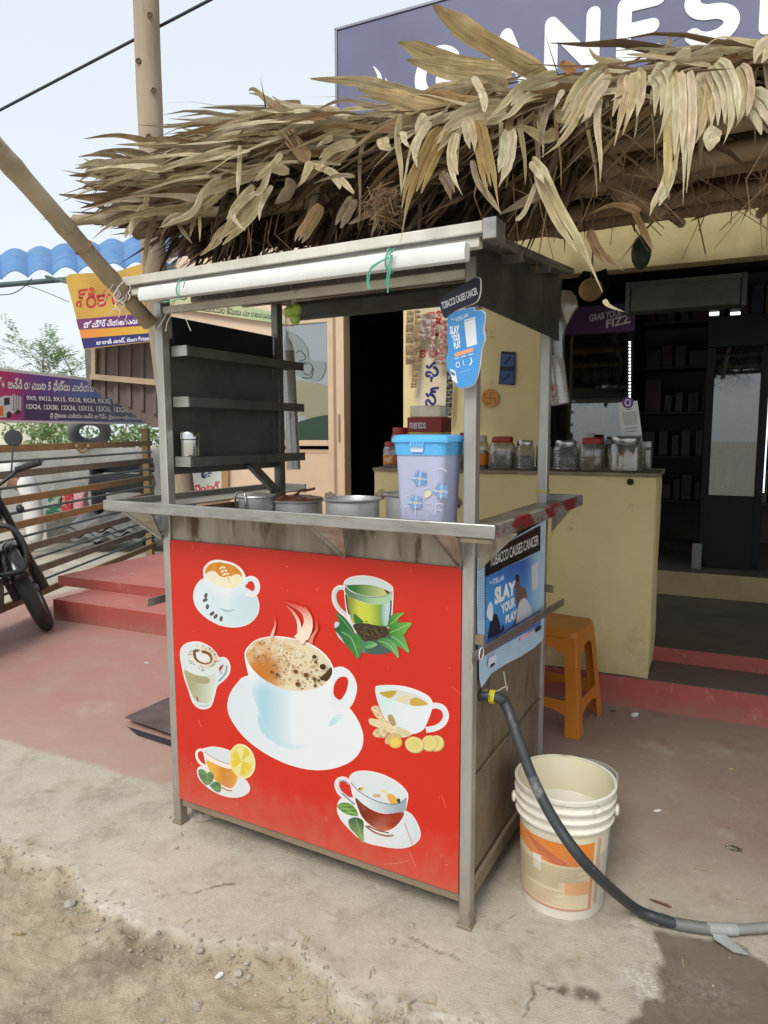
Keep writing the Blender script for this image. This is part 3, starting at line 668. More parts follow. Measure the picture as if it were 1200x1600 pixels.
grime('vinyl_red', .10, .30, (.45, .13, .08), 18, .55); grime('print_gloss', .10, .30, (.55, .42, .34), 14, .4); grime('steel_rust', .1, .4, (.30, .235, .16)); grime('post_steel', 0, .3, (.30, .25, .18)); grime('yellow_wall', 0, .30, (.42, .31, .18), 9, .7); grime('red_oxide', -.05, .12, (.30, .20, .16), 9, .6)
W_, D_ = 1.045, .673
cart = thing('tea_cart', 'stainless steel tea cart with red drinks panel, tray counter and canopy', 'cart', CF.o, CF.yaw)
def cb(name, mat, x0, x1, y0, y1, z0, z1, bevel=.002, par=None): return box(name, mat, par or cart, x0, x1, y0, y1, z0, z1, bevel)
# posts: front ones run down to the ground as legs
def post(x0, y0, z1, z0=0.0, mat='post_steel', lean=0.0):
    w = .032; mb = MB(); mb.box(x0, x0+w, y0, y0+w, z0, z1)
    mb.v = [(x+lean*(z-1.1 if z > 1.1 else 0), y, z) for x, y, z in mb.v]; return mb.build('post', mat, cart, bevel=.003)
post(-.021, -.006, 1.715); post(-W_-.006, -.006, 1.70); post(-.024, D_-.032, 1.80); post(-W_, .568, 1.79, mat='soot_steel')
for x in (-.025, -W_-.01): box('foot', 'steel_rust', cart, x, x+.04, -.010, .030, .0008, .012, .002)
# bottom frame
cb('frame_rail', 'steel_rust', -W_+.028, -.023, .001, .03, .068, .092); cb('frame_rail', 'steel_rust', -.020, .008, .028, D_-.034, .075, .105); cb('frame_rail', 'steel_rust', -W_, -W_+.028, .028, D_-.034, .075, .105); cb('frame_rail', 'steel_rust', -W_+.028, -.023, D_-.03, D_, .075, .105)
cb('bottom_plate', 'steel_rust', -W_+.03, -.025, .032, D_-.034, .10, .106, 0)
# body sheets
cb('body_front', 'steel_dirty', -W_+.028, -.022, .003, .009, .094, 1.062, 0)
# wavy sides with dents
def sheet_x(name, mat, x, y0, y1, z0, z1, amp, nx=26, nz=34, th=.004):
    mb = MB(); vs = []; fs = []
    for k in range(2):
        for i in range(nx+1):
            for j in range(nz+1):
                y = y0+(y1-y0)*i/nx; z = z0+(z1-z0)*j/nz; e = min(i, nx-i, j, nz-j)/4
                vs.append((x-k*th+amp*mnoise.noise(Vector((y*5, z*4, 3.3)))*min(1, e), y, z))
    n = (nx+1)*(nz+1)
    for i in range(nx):
        for j in range(nz):
            a = i*(nz+1)+j; q = (a, a+1, a+nz+2, a+nz+1); fs.append(q); fs.append(tuple(n+t for t in q)[::-1])
    return mb.add(vs, fs).build(name, mat, cart, smooth=60)
sheet_x('side_panel', 'steel_rust', .000, .027, D_-.034, .107, 1.058, .012)
sheet_x('side_panel', 'steel_rust', -W_+.010, .027, D_-.034, .107, 1.058, .012)
cb('body_back', 'steel_rust', -W_+.03, -.026, D_-.02, D_-.014, .107, .93, 0)
cb('side_ridge', 'steel_rust', .003, .008, .027, D_-.034, .405, .412, .002)
cb('side_ridge', 'steel_rust', .003, .014, .027, D_-.034, .112, .135, .004)
# red printed panel
RZ0, RZ1 = .0945, .9665
pan = cb('printed_panel', 'vinyl_red', -W_-.004, -.0225, -.0058, .001, RZ0, RZ1, .0008)
# tray counter: bed and raised rims
TX0, TX1, TY0, TY1, TZ = -1.184, .1036, -.12, .7434, 1.0956
cb('tray_bed', 'steel', TX0+.012, TX1-.012, TY0+.012, .026, 1.069, 1.0735, 0)
cb('tray_bed', 'steel', -.0215, TX1-.012, .0262, TY1-.012, 1.069, 1.0735, 0); cb('tray_bed', 'steel', TX0+.012, -W_+.030, .0262, TY1-.012, 1.069, 1.0735, 0)
cb('stove_bed', 'soot_steel', -W_+.034, -.026, .030, D_-.022, .928, .934, 0)
for bx0 in (-.80, -.47, -.24): MB().lathe([(.03, 0), (.05, .004), (.055, .012), (.04, .018), (.02, .018)], 20, (bx0, .33, .9345)).build('burner', 'soot_steel', cart, smooth=40)
cb('tray_rim', 'steel', TX0, TX1, TY0, TY0+.012, 1.062, TZ, .003)
M('painted_worn', (.36, .33, .29), .5, .5, col2=(.33, .04, .04), ns=7, lo=.47, hi=.53, bump=.1, col3=(.10, .075, .06), ns3=19, lo3=.57, hi3=.66, stretch=(1, 1, 2))
cb('tray_rim', 'painted_worn', TX1-.012, TX1, TY0+.0125, TY1, 1.060, TZ-.001, .003); cb('tray_rim', 'steel', TX0, TX0+.012, TY0+.0125, TY1, 1.060, TZ-.001, .003); cb('tray_rim', 'steel', -.0215, TX1-.0125, TY1-.012, TY1, 1.060, TZ-.001, .003); cb('tray_rim', 'steel', TX0+.0125, -W_+.03, TY1-.012, TY1, 1.060, TZ-.001, .003)
cb('tray_lip', 'steel_rust', TX1-.085, TX1-.006, TY0+.004, TY0+.010, 1.050, 1.0615, .001)
# folded gusset brackets under the tray
def gusset(xc, half, mat='soot_steel', lean=0.0):
    z1 = 1.0605; z0 = .965; yo = TY0+.02; mb = MB()
    a, b, c = Vector((xc-half, yo, z1)), Vector((xc+half, yo, z1)), Vector((xc+lean, -.004, z0)); e, f = Vector((xc-half, -.004, z1)), Vector((xc+half, -.004, z1)); m_ = Vector((xc+lean*.3, yo+.006, z1))
    t = Vector((0, .003, 0)); k = [a, m_, c, b]
    mb.add([a, m_, c, a+t, m_+t, c+t], [(0, 1, 2), (5, 4, 3), (0, 2, 5, 3), (0, 3, 4, 1), (1, 4, 5, 2)])
    mb.add([m_, b, c, m_+t, b+t, c+t], [(0, 1, 2), (5, 4, 3), (0, 2, 5, 3), (0, 3, 4, 1), (1, 4, 5, 2)])
    mb.bar(a, c, .004, .010); mb.bar(b, c, .004, .010)
    return mb.build('bracket', mat, cart)
for px, h in ((240, .062), (530, .052), (716, .030)): gusset(CF.py(px, 840, -.05).x-.012, h, 'steel')
mb = MB()
mb.prism([(-.01, 1.0595), (TX1-.012, 1.0595), (-.01, .955)], lambda u, v, d_: (u+.022, d_, v), .012, .015); mb.build('bracket', 'steel_dirty', cart)
mb = MB(); mb.prism([(.024, 1.0595), (TX1-.012, 1.0595), (.024, .975)], lambda u, v, d_: (u, d_, v), D_-.02, D_-.016); mb.build('bracket', 'steel_dirty', cart)
# flat push bars on both flanks (they stick out behind and in front)
bq0, bq1 = CF.pxp(736, 1030, .038), CF.pxp(880, 940, .038)
MB().bar(bq0, bq1, .006, .024).build('flank_bar', 'steel', cart, bevel=.001)
MB().bar((-W_-.04, -.05, bq0.z-.005), (-W_-.04, .55, bq0.z), .006, .026).build('flank_bar', 'steel', cart, bevel=.001)
for y in (.0, D_-.03): cb('bar_stay', 'steel_rust', .012, .036, y, y+.012, bq0.z-.012+.02, bq0.z+.012+.02, .001)
MB().tube([bq0+Vector((.005, .05, 0))+Vector((.002, .015*math.cos(a), .015*math.sin(a))) for a in [i*.5 for i in range(14)]], .0012, 6).build('wire_tie', 'white_plastic', cart)
# shelves down the left flank with dark back sheet
cb('shelf_back', 'soot_steel', -W_+.000, -W_+.004, .034, .566, 1.17, 1.60, 0)
M('black_sheet', (.022, .022, .026), .4)
cb('shelf_top_board', 'black_sheet', -W_+.006, -W_+.014, .05, .562, 1.575, 1.668, .004)
for z in (1.548, 1.392, 1.205):
    y1 = .64; sh_ = cb('shelf', 'soot_steel', -W_+.03, -W_+.095, .03, y1, z, z+.003, 0)
    box('shelf_edge', 'soot_steel', sh_, -W_+.0952, -W_+.098, .03, y1, z-.008, z+.022, 0); box('shelf_edge', 'steel', sh_, -W_+.03, -W_+.095, .026, .029, z-.008, z+.024, 0)
    cb('shelf_edge_back', 'soot_steel', -W_+.027, -W_+.030, .03, y1, z-.004, z+.020, 0)
MB().bar((-W_+.016, .40, 1.195), (-W_+.016, .555, 1.08), .026, .028).build('brace', 'soot_steel', cart, bevel=.002)
# canopy: sheet roof rising to the back, fascias, edge channels
def rz(y): return 1.722+(y+.12)*.10
RX0, RX1, RY0, RY1 = -W_-.012, .0885, -.12, .70
mb = MB(); vs = [(x, y, rz(y)+dz) for dz in (0, .006) for y in (RY0, RY1) for x in (RX0, RX1-.024)]
mb.add(vs, [(0, 1, 3, 2), (4, 6, 7, 5), (0, 4, 5, 1), (2, 3, 7, 6), (0, 2, 6, 4), (1, 5, 7, 3)]).build('roof_sheet', 'soot_steel', cart)
cb('roof_edge', 'frame_cream', RX0, RX1-.02, RY0-.006, RY0+.03, 1.7285, 1.7545, .003)
cb('roof_edge', 'frame_cream', RX0+.02, RX1-.032, RY0+.004, RY0+.028, 1.7025, 1.7280, .002)
cb('corner_cap', 'steel', RX1-.0195, RX1+.012, RY0-.012, RY0+.05, 1.712, 1.7565, .002)
MB().bar((RX1-.030, RY0+.05, 1.734), (RX1-.030, RY1, rz(RY1)+.004), .010, .022).build('roof_edge', 'soot_steel', cart, bevel=.002)
MB().bar((RX0+.008, RY0+.03, 1.738), (RX0+.008, RY1, rz(RY1)+.012), .016, .030).build('roof_edge', 'steel', cart, bevel=.002)
mb = MB(); mb.prism([(RY0+.10, 1.60), (D_+.06, 1.60), (D_+.06, rz(D_+.06)-.002), (RY0+.10, rz(RY0+.1)-.002)], lambda u, v, d_: (d_, u, v), .0125, .0165); mb.build('side_fascia', M('soot_dark', (.085, .08, .072), .4, .4, col2=(.05, .045, .04), ns=6, rough2=.65, bump=.08, bs=25), cart)
cb('rear_fascia', 'soot_steel', -W_+.04, -.03, D_-.010, D_-.006, 1.735, 1.80, 0); cb('rear_rail', 'soot_steel', -W_+.03, -.026, D_-.03, D_-.012, 1.75, 1.79, .002)
for y in (.15, .40): MB().bar((RX0+.02, y, rz(y)-.014), (RX1-.02, y, rz(y)-.014), .02, .02).build('roof_batten', 'soot_steel', cart)
cb('front_rail', 'frame_cream', -W_+.028, -.022, -.002, .020, 1.668, 1.688, .002)
for x in (-.78, -.62, -.33, -.12): MB().tube([(x, .02+.018*math.cos(a), 1.690+.018*math.sin(a)) for a in [i*.45-1.5 for i in range(10)]], .0018, 6).build('hook', 'steel', cart)
# white lamp batten tied under the canopy's front edge
wb0, wb1 = CF.py(222, 461, -.145), CF.py(730, 393, -.145)
bt = thing('lamp_batten', 'long white plastic lamp batten tied under the front canopy edge', 'batten', CF.w(wb0.x, -.145, wb0.z), CF.yaw)
L_ = (wb1-wb0); q = MB(); h = .019; prof = [(-.012, -h), (.012, -h), (.016, -h*.5), (.016, h), (-.010, h), (-.016, h*.3), (-.016, -h*.5)]
vs = [Vector((0, u, v))+e for e in (Vector((0, 0, 0)), Vector((L_.x, L_.y, L_.z))) for u, v in prof]; n_ = len(prof)
q.add(vs, [tuple(range(n_))[::-1], tuple(range(n_, 2*n_))]+[(i, (i+1) % n_, n_+(i+1) % n_, n_+i) for i in range(n_)]).build('housing', 'white_plastic', bt, bevel=.0015)
M('string_green', (.10, .42, .30), .7); M('string_white', (.62, .60, .55), .8)
def loopy(p, r=.024): return [Vector(p)+Vector((.002*math.sin(3*a), -r*.85*math.cos(a), r*math.sin(a))) for a in [i*.45 for i in range(15)]]
def cwp(px, py, yl): return CF.py(px, py, yl)
gt = thing('green_string', 'green plastic string tied round the white batten at right', 'string', CF.w(0, 0, 0), CF.yaw)
k0 = cwp(610, 408, -.147); MB().tube(loopy(k0, .027), .002, 6).build('knot_loop', 'string_green', gt)
for P in ([(613, 398), (611, 415), (607, 440), (606, 458)], [(611, 398), (607, 420), (603, 445)], [(608, 402), (590, 412), (576, 425), (574, 440), (579, 452)], [(612, 395), (617, 388), (608, 398)], [(607, 402), (595, 408), (580, 418), (577, 432), (575, 450)]):
    MB().tube(spline([tuple(cwp(x, y, -.172)) for x, y in P]), .0016, 6).build('string_tail', 'string_green', gt)
gt2 = thing('green_string', 'pale green string tied round the left end of the batten', 'string', CF.w(0, 0, 0), CF.yaw)
MB().tube(loopy(cwp(285, 453, -.147), .026), .002, 6).build('knot_loop', 'string_green', gt2)
for P in ([(283, 466), (270, 470), (255, 472)], [(289, 440), (286, 450)]): MB().tube(spline([tuple(cwp(x, y, -.172)) for x, y in P]), .0014, 6).build('string_tail', 'string_green', gt2)
for P, lab in (([(272, 470), (262, 485), (256, 498), (247, 512)], 'left'), ([(273, 470), (268, 490), (261, 505), (259, 518)], 'middle'), ([(279, 475), (283, 488), (291, 500), (298, 517)], 'right')):
    o = MB().tube(spline([tuple(CF.w(*cwp(x, y, -.10))) for x, y in P]), .0013, 6).build('loose_string', 'string_white'); tag(o, lab+'most strand of the three white strings hanging at the left shelf' if lab != 'middle' else 'middle strand of three white strings hanging at the left shelf', 'string', 'white strings at the shelf corner')

# ------------------------------------------------------------------ printed drinks on the panel (traced on its plane)
def pfn(u, v, d_):
    q = CF.py(u, v, -.006); return (q.x, -.0066-d_, q.z)
def Zm(ox, oy, s):
    def f(P): return [(ox+x*s, oy+y*s) for x, y in P]
    return f
W1, W2, BL, PK = S(246, 240, 238), S(218, 230, 234), S(178, 212, 222), S(250, 226, 220)
def vgrad(c0, c1, y0, y1): return lambda x, y: lerp(c0, c1, (y-y0)/(y1-y0))
def hgrad(c0, c1, x0, x1): return lambda x, y: lerp(c0, c1, (x-x0)/(x1-x0))
def newart(): return Art(pfn)
ar = random.Random(5)
# 1 latte cup, upper left
A = newart(); z = Zm(290, 860, 130/1200)
sauc = [(262, 405), (180, 465), (125, 565), (112, 690), (150, 815), (240, 925), (370, 1022), (520, 1088), (690, 1112), (840, 1092), (960, 1028), (1045, 920), (1066, 800), (1050, 710), (1000, 620), (800, 500), (500, 400)]
A.blob(z(sauc), PK); A.blob(z([((x-590)*.975+590, (y-740)*.972+740) for x, y in sauc]), lambda x, y: lerp(W2, S(196, 218, 222), (x-310)/90))
A.line(z([(850, 470), (900, 415), (960, 405), (1015, 440), (1040, 520), (1020, 600), (960, 630), (870, 610)]), 8, PK); A.line(z([(850, 475), (900, 425), (960, 417), (1005, 450), (1028, 520), (1010, 590), (960, 615), (870, 600)]), 6, W2)
A.blob(z([(255, 290), (285, 220), (350, 160), (440, 134), (560, 146), (700, 186), (800, 256), (855, 340), (872, 430), (855, 570), (800, 700), (730, 820), (640, 885), (560, 875), (460, 800), (360, 650), (280, 480)]), lambda x, y: lerp(W1, lerp(W2, BL, abs(x-352)/40), (y-890)/50))
A.blob(z([(480, 830), (560, 880), (640, 888), (720, 845), (640, 860), (560, 850)]), S(160, 190, 200))
A.blob(z([(282, 300), (330, 215), (440, 172), (560, 180), (690, 218), (790, 300), (815, 390), (760, 480), (640, 540), (500, 510), (380, 440), (300, 370)]), lambda x, y: lerp(S(222, 150, 45), S(200, 120, 30), math.sin(x*.5)*.5+.3))
A.blob(z([(290, 350), (360, 300), (440, 310), (500, 370), (620, 400), (720, 340), (800, 370), (810, 440), (720, 530), (600, 545), (450, 500), (340, 430)]), lambda x, y: lerp(S(232, 228, 212), S(240, 226, 190), (x-320)/40))
for i in range(6):
    t = i/5; cx, cy = 530+t*140, 240+t*230; A.line(z([(cx-40-20*t, cy+30), (cx, cy), (cx+45, cy+10)]), 2.4, S(240, 232, 214))
A.line(z([(530, 240), (580, 330), (650, 470)]), 1.2, S(214, 170, 90))
for x, y, a in ((295, 650, .3), (285, 715, 1.0), (316, 812, .1), (385, 910, .9), (435, 950, .6), (515, 985, .2)): A.ell(*z([(x, y)])[0], 2.6, 4.2, S(74, 66, 58), a, 12); A.line(z([(x-6, y-24), (x+6, y+24)]), .8, S(140, 130, 120))
A.build('latte_cup_print', 'print_gloss', pan, .87)
# 2 green tea mug, upper right
A = newart(); z = Zm(510, 890, 140/1200)
A.blob(z([(110, 760), (150, 700), (400, 800), (900, 900), (900, 1080), (700, 1135), (500, 1110), (300, 1030), (160, 900)]), lambda x, y: lerp(S(200, 214, 214), S(70, 96, 90), (x-525)/50))
A.line(z([(245, 245), (170, 240), (110, 300), (110, 420), (170, 530), (270, 620), (330, 700)]), 7, PK); A.line(z([(245, 250), (175, 250), (120, 305), (120, 415), (178, 522), (275, 610), (330, 690)]), 5, S(196, 208, 206))
A.blob(z([(236, 170), (300, 110), (420, 80), (580, 84), (740, 130), (860, 200), (898, 270), (890, 520), (860, 760), (700, 860), (480, 880), (340, 780), (270, 560), (240, 320)]), PK)
A.blob(z([(246, 175), (310, 118), (425, 92), (580, 96), (735, 140), (850, 208), (886, 272), (878, 520), (850, 750), (700, 850), (480, 870), (352, 770), (282, 560), (252, 320)]), S(206, 216, 216))
A.blob(z([(282, 345), (400, 405), (560, 455), (740, 465), (835, 440), (850, 600), (830, 760), (640, 800), (430, 760), (350, 700), (310, 560)]), lambda x, y: lerp(lerp(S(120, 130, 60), S(198, 205, 72), (x-545)/16), S(62, 132, 66), (x-575)/28))
A.blob(z([(740, 470), (850, 420), (850, 600), (820, 740), (745, 720)]), lambda x, y: lerp(S(120, 170, 130), S(188, 206, 210), (x-598)/6))
A.blob(z([(270, 215), (340, 205), (480, 200), (640, 215), (780, 260), (850, 305), (790, 345), (640, 362), (480, 340), (340, 285)]), lambda x, y: lerp(S(48, 110, 48), S(188, 196, 130), (x-555)/45))
A.blob(z([(250, 240), (330, 300), (470, 352), (640, 374), (800, 350), (880, 300), (870, 420), (740, 466), (560, 450), (400, 400), (270, 330)]), lambda x, y: lerp(S(92, 118, 90), S(170, 200, 160), (x-550)/40))
A.blob(z([(770, 262), (850, 300), (820, 325), (790, 290)]), S(92, 70, 44)); A.line(z([(262, 330), (280, 480), (310, 600)]), 2.6, S(52, 58, 44)); A.line(z([(868, 410), (862, 560), (845, 650)]), 2.4, S(48, 66, 78)); A.line(z([(248, 190), (300, 280), (450, 345), (640, 372), (800, 350), (885, 290)]), .9, S(60, 74, 66))
A.blob(z([(370, 590), (440, 640), (500, 700), (430, 720), (380, 700)]), S(60, 110, 48))
A.blob(z([(360, 740), (500, 715), (640, 740), (800, 770), (850, 830), (780, 900), (640, 950), (500, 950), (420, 860)]), S(66, 54, 38))
for i in range(90):
    x, y = ar.gauss(610, 120), ar.gauss(830, 50); a = ar.uniform(0, 3.1); l_ = ar.uniform(14, 34); A.line(z([(x, y), (x+l_*math.cos(a), y+l_*math.sin(a))]), 1.1, ar.choice([S(40, 32, 22), S(98, 80, 52), S(120, 100, 60), S(54, 60, 36)]), smooth=False)
def leaf2(P, c0, c1, mid):
    xs = [p[0] for p in P]; A.blob(z(P), lambda x, y: lerp(c0, c1, ((x-z([(min(xs), 0)])[0][0])/((max(xs)-min(xs))*140/1200+.01)))); A.line(z(mid), 1.0, S(160, 200, 130))
A.blob(z([(130, 575), (220, 620), (300, 700), (370, 830), (260, 860), (150, 780), (180, 720)]), S(44, 104, 54)); A.line(z([(140, 585), (240, 690), (350, 830)]), .9, S(130, 180, 110))
leaf2([(110, 790), (230, 780), (370, 850), (460, 890), (480, 1000), (440, 1195), (330, 1080), (260, 1000), (200, 900)], S(38, 92, 52), S(74, 138, 70), [(200, 830), (340, 920), (430, 1160)])
leaf2([(890, 600), (1055, 575), (980, 640), (950, 720), (850, 780), (830, 700)], S(56, 120, 50), S(120, 172, 66), [(860, 730), (1030, 585)])
leaf2([(840, 850), (930, 720), (1145, 712), (1090, 800), (1030, 880), (920, 880)], S(46, 120, 58), S(122, 180, 74), [(860, 840), (1000, 780), (1130, 715)])
leaf2([(870, 880), (1030, 885), (1080, 980), (1112, 1110), (1000, 1040), (900, 1000)], S(60, 132, 70), S(110, 174, 84), [(880, 890), (1000, 970), (1105, 1100)])
leaf2([(680, 940), (800, 910), (900, 960), (960, 1060), (975, 1185), (880, 1090), (760, 1020)], S(48, 110, 66), S(116, 172, 104), [(700, 950), (850, 1010), (968, 1170)])
leaf2([(510, 1000), (580, 950), (690, 1000), (620, 1050), (530, 1060)], S(60, 122, 76), S(120, 176, 120), [(520, 1040), (680, 1000)])
A.build('green_tea_mug_print', 'print_gloss', pan, .87)
# 3 milk glass, left
A = newart(); z = Zm(270, 990, 100/1200)
gl = [(135, 380), (165, 260), (250, 180), (390, 146), (540, 160), (700, 240), (820, 360), (870, 440), (960, 436), (1040, 490), (1085, 610), (1060, 760), (960, 880), (840, 990), (790, 1170), (740, 1330), (680, 1395), (580, 1420), (470, 1390), (370, 1290), (300, 1080), (220, 850), (160, 580)]
A.blob(z(gl), PK); A.blob(z([((x-590)*.955+590, (y-780)*.965+780) for x, y in gl]), S(214, 222, 222))
A.blob(z([(215, 680), (350, 740), (520, 790), (700, 780), (790, 760), (770, 1000), (700, 1280), (560, 1300), (440, 1260), (350, 1120), (260, 880)]), lambda x, y: lerp(S(172, 168, 128), S(206, 212, 196), (x-303)/28))
A.blob(z([(290, 780), (480, 800), (660, 820), (680, 930), (500, 930), (320, 880)]), S(168, 160, 124)); A.line(z([(455, 1180), (475, 1270)]), 2.0, S(110, 100, 66))
A.line(z([(500, 1345), (600, 1362), (680, 1330)]), 1.3, S(150, 165, 170))
A.ell(*z([(590, 450)])[0], 21, 17, lambda x, y: lerp(S(226, 222, 212), S(216, 200, 168), (x-305)/30), .35)
A.line(z([(490, 325), (420, 320), (410, 400), (450, 490), (560, 555), (680, 555), (730, 480), (690, 390), (590, 340), (545, 345)]), lambda t: 3.4+1.2*math.sin(t*9), S(120, 78, 36))
A.blob(z([(440, 360), (540, 380), (660, 400), (680, 470), (600, 530), (490, 500)]), S(228, 224, 222))
for i in range(46):
    a = ar.uniform(0, 6.28); r_ = ar.uniform(190, 300); x, y = 590+r_*math.cos(a), 450+r_*.85*math.sin(a); b_ = ar.uniform(0, 3.1); A.line(z([(x, y), (x+36*math.cos(b_), y+36*math.sin(b_))]), 1.0, ar.choice([S(96, 70, 40), S(150, 110, 60), S(190, 160, 110)]), smooth=False)
A.blob(z([(870, 650), (910, 600), (955, 580), (930, 640), (885, 700)]), S(178, 52, 40)); A.line(z([(1015, 600), (1000, 720), (930, 820), (860, 890)]), 2.0, S(130, 150, 166)); A.line(z([(900, 700), (915, 760)]), 1.2, S(120, 140, 150))
A.build('milk_glass_print', 'print_gloss', pan, .87)
# 4 big cup in the middle
A = newart(); z = Zm(340, 930, 240/1200)
sauc = [(250, 625), (150, 690), (90, 790), (80, 900), (130, 1010), (230, 1130), (380, 1240), (560, 1325), (740, 1365), (900, 1355), (1040, 1300), (1120, 1210), (1140, 1110), (1110, 1000), (1040, 890), (900, 750), (600, 620)]
A.blob(z(sauc), PK); A.blob(z([((x-610)*.988+610, (y-1000)*.985+1000) for x, y in sauc]), lambda x, y: lerp(S(214, 224, 230), S(228, 232, 234), (x-360)/120))
hd_ = [(880, 600), (920, 565), (980, 560), (1040, 600), (1085, 680), (1085, 770), (1040, 870), (950, 900), (860, 850)]
A.blob(z(hd_+[(800, 760)]), PK); A.blob(z([((x-960)*.97+958, (y-720)*.97+720) for x, y in hd_]+[(810, 760)]), S(224, 230, 233))
A.blob(z([(905, 750), (915, 690), (950, 645), (1000, 636), (1022, 670), (1010, 740), (985, 790), (955, 818), (915, 790)]), S(206, 42, 26))
A.blob(z([(212, 470), (240, 400), (310, 345), (430, 320), (560, 330), (720, 375), (840, 460), (900, 550), (905, 620), (895, 760), (860, 900), (790, 1050), (690, 1160), (560, 1170), (450, 1100), (360, 980), (290, 820), (245, 640)]), lambda x, y: lerp(W1, lerp(lerp(S(200, 222, 230), S(168, 208, 222), (x-395)/14), S(228, 232, 234), (x-415)/45), (y-1040)/40))
A.blob(z([(320, 930), (380, 1010), (470, 1100), (580, 1165), (740, 1160), (640, 1200), (520, 1190), (400, 1120), (330, 1040)]), lambda x, y: lerp(S(176, 212, 222), S(222, 230, 233), (x-410)/75))
A.blob(z([(875, 1025), (890, 970), (940, 930), (980, 935), (940, 990)]), lambda x, y: lerp(S(180, 214, 226), S(222, 230, 233), (x-515)/22))
rim = [(222, 465), (250, 400), (320, 350), (435, 328), (560, 340), (710, 384), (830, 465), (890, 560), (893, 620), (840, 690), (740, 735), (600, 748), (470, 715), (340, 640), (255, 550)]
def foam(x, y):
    n_ = mnoise.noise(Vector((x*.09, y*.11, 2)))*.5+mnoise.noise(Vector((x*.3, y*.3, 7)))*.25
    c = lerp(S(226, 212, 180), S(204, 148, 66), (.52-(x-385)/150)*1.15+n_*1.3); return lerp(c, S(196, 116, 30), smooth(.1, .8, 1-math.hypot(x-412, y-1050)/48)*.95)
A.blob(z(rim), foam, L=4)
A.blob(z([(800, 650), (850, 600), (890, 560), (893, 620), (850, 672)]), S(74, 56, 34))
for i in range(330):
    t, r_ = ar.uniform(0, 6.28), math.sqrt(ar.random()); x, y = 570+r_*300*math.cos(t)+r_*40*math.sin(t), 540+r_*175*math.sin(t)+r_*95*math.cos(t)
    if not inpoly(x, y, rim): continue
    s_ = ar.choice([2, 2.5, 3, 3.5, 4, 5, 6, 8])*.2; A.ell(*z([(x, y)])[0], s_, s_*.85, lerp(S(136, 98, 56), S(206, 166, 108), ar.random()), 0, 8)
for x, y, r_ in ((832, 555, 6.8), (765, 478, 4.6), (618, 592, 3.6), (700, 620, 4.2), (635, 690, 4.2), (765, 650, 3.0), (775, 518, 2.6), (800, 660, 2.4), (770, 700, 2.4), (432, 595, 2.2), (475, 615, 3.0)): A.ell(*z([(x, y)])[0], r_, r_*.9, S(226, 214, 186) if r_ > 4.5 else S(140, 96, 46), .3, 16); A.ell(*z([(x, y)])[0], r_*.78, r_*.7, S(70, 48, 28) if r_ > 4.5 else S(104, 70, 36), .3, 14)
def steam(P, w, c):
    A.line(z(P), w, c)
VR = (.66, .03, .014)
def stm(x, y): return lerp(VR, S(248, 222, 200), smooth(936, 985, y))
steam([(530, 50), (600, 75), (680, 120), (715, 200), (690, 290), (640, 350)], lambda t: 3+16*t, stm)
steam([(545, 75), (600, 130), (640, 200), (650, 290), (640, 345)], lambda t: 2+7*t, stm); steam([(780, 190), (785, 260), (750, 320), (735, 370)], lambda t: 2+5*t, lambda x, y: lerp(VR, S(240, 170, 140), .55*smooth(960, 1000, y))); steam([(690, 90), (735, 170), (735, 260), (700, 340)], lambda t: 3+4*t, stm)
steam([(445, 150), (462, 210), (450, 265), (432, 315)], lambda t: 1+4*t, lambda x, y: lerp(VR, S(244, 196, 170), smooth(960, 992, y)))
A.build('big_cup_print', 'print_gloss', pan, .87)
# 5 ginger tea cup, right
A = newart(); z = Zm(570, 1060, 140/1200)
A.line(z([(880, 380), (960, 362), (1050, 400), (1090, 500), (1050, 600), (950, 665), (820, 690)]), 9, PK); A.line(z([(880, 382), (960, 370), (1045, 408), (1080, 500), (1040, 592), (945, 655), (820, 680)]), 7, S(216, 224, 228))
for P, c in (([(90, 390), (170, 370), (230, 480), (300, 590), (200, 560), (120, 470)], S(196, 158, 104)), ([(60, 540), (150, 545), (300, 590), (430, 650), (640, 730), (520, 790), (330, 730), (180, 660), (70, 610)], S(216, 190, 140)), ([(110, 730), (180, 660), (290, 650), (310, 740), (260, 790), (140, 780)], S(186, 146, 96))): A.blob(z(P), lambda x, y, c=c: lerp(c, S(236, 220, 184), .5+.5*math.sin(x*.6+y*.3)))
cup5 = [(140, 130), (210, 92), (380, 88), (560, 110), (740, 170), (860, 240), (910, 320), (900, 420), (850, 560), (780, 690), (640, 745), (500, 720), (380, 650), (260, 520), (180, 330)]
A.blob(z(cup5), PK); A.blob(z([((x-530)*.975+530, (y-420)*.975+420) for x, y in cup5]), lambda x, y: lerp(S(208, 226, 224), S(226, 230, 232), (x-600)/40))
A.blob(z([(195, 190), (300, 165), (420, 150), (600, 190), (760, 250), (860, 340), (760, 368), (600, 360), (440, 310), (290, 255)]), S(214, 214, 200))
A.blob(z([(200, 195), (300, 170), (425, 165), (390, 230), (310, 258)]), S(190, 160, 60)); A.blob(z([(610, 290), (690, 255), (790, 300), (840, 345), (720, 368), (620, 355)]), S(204, 164, 72)); A.blob(z([(450, 260), (560, 220), (620, 250), (560, 320), (470, 310)]), S(222, 206, 170))
A.blob(z([(310, 500), (370, 490), (420, 610), (380, 640), (330, 590)]), S(176, 150, 104)); A.blob(z([(430, 640), (640, 735), (560, 770), (450, 720)]), S(214, 198, 160))
A.blob(z([(270, 830), (330, 740), (430, 730), (500, 780), (420, 850), (300, 880)]), S(206, 178, 128)); A.ell(*z([(412, 855)])[0], 10.5, 9.2, S(222, 186, 86)); A.ell(*z([(412, 855)])[0], 7.5, 6.4, S(232, 200, 100))
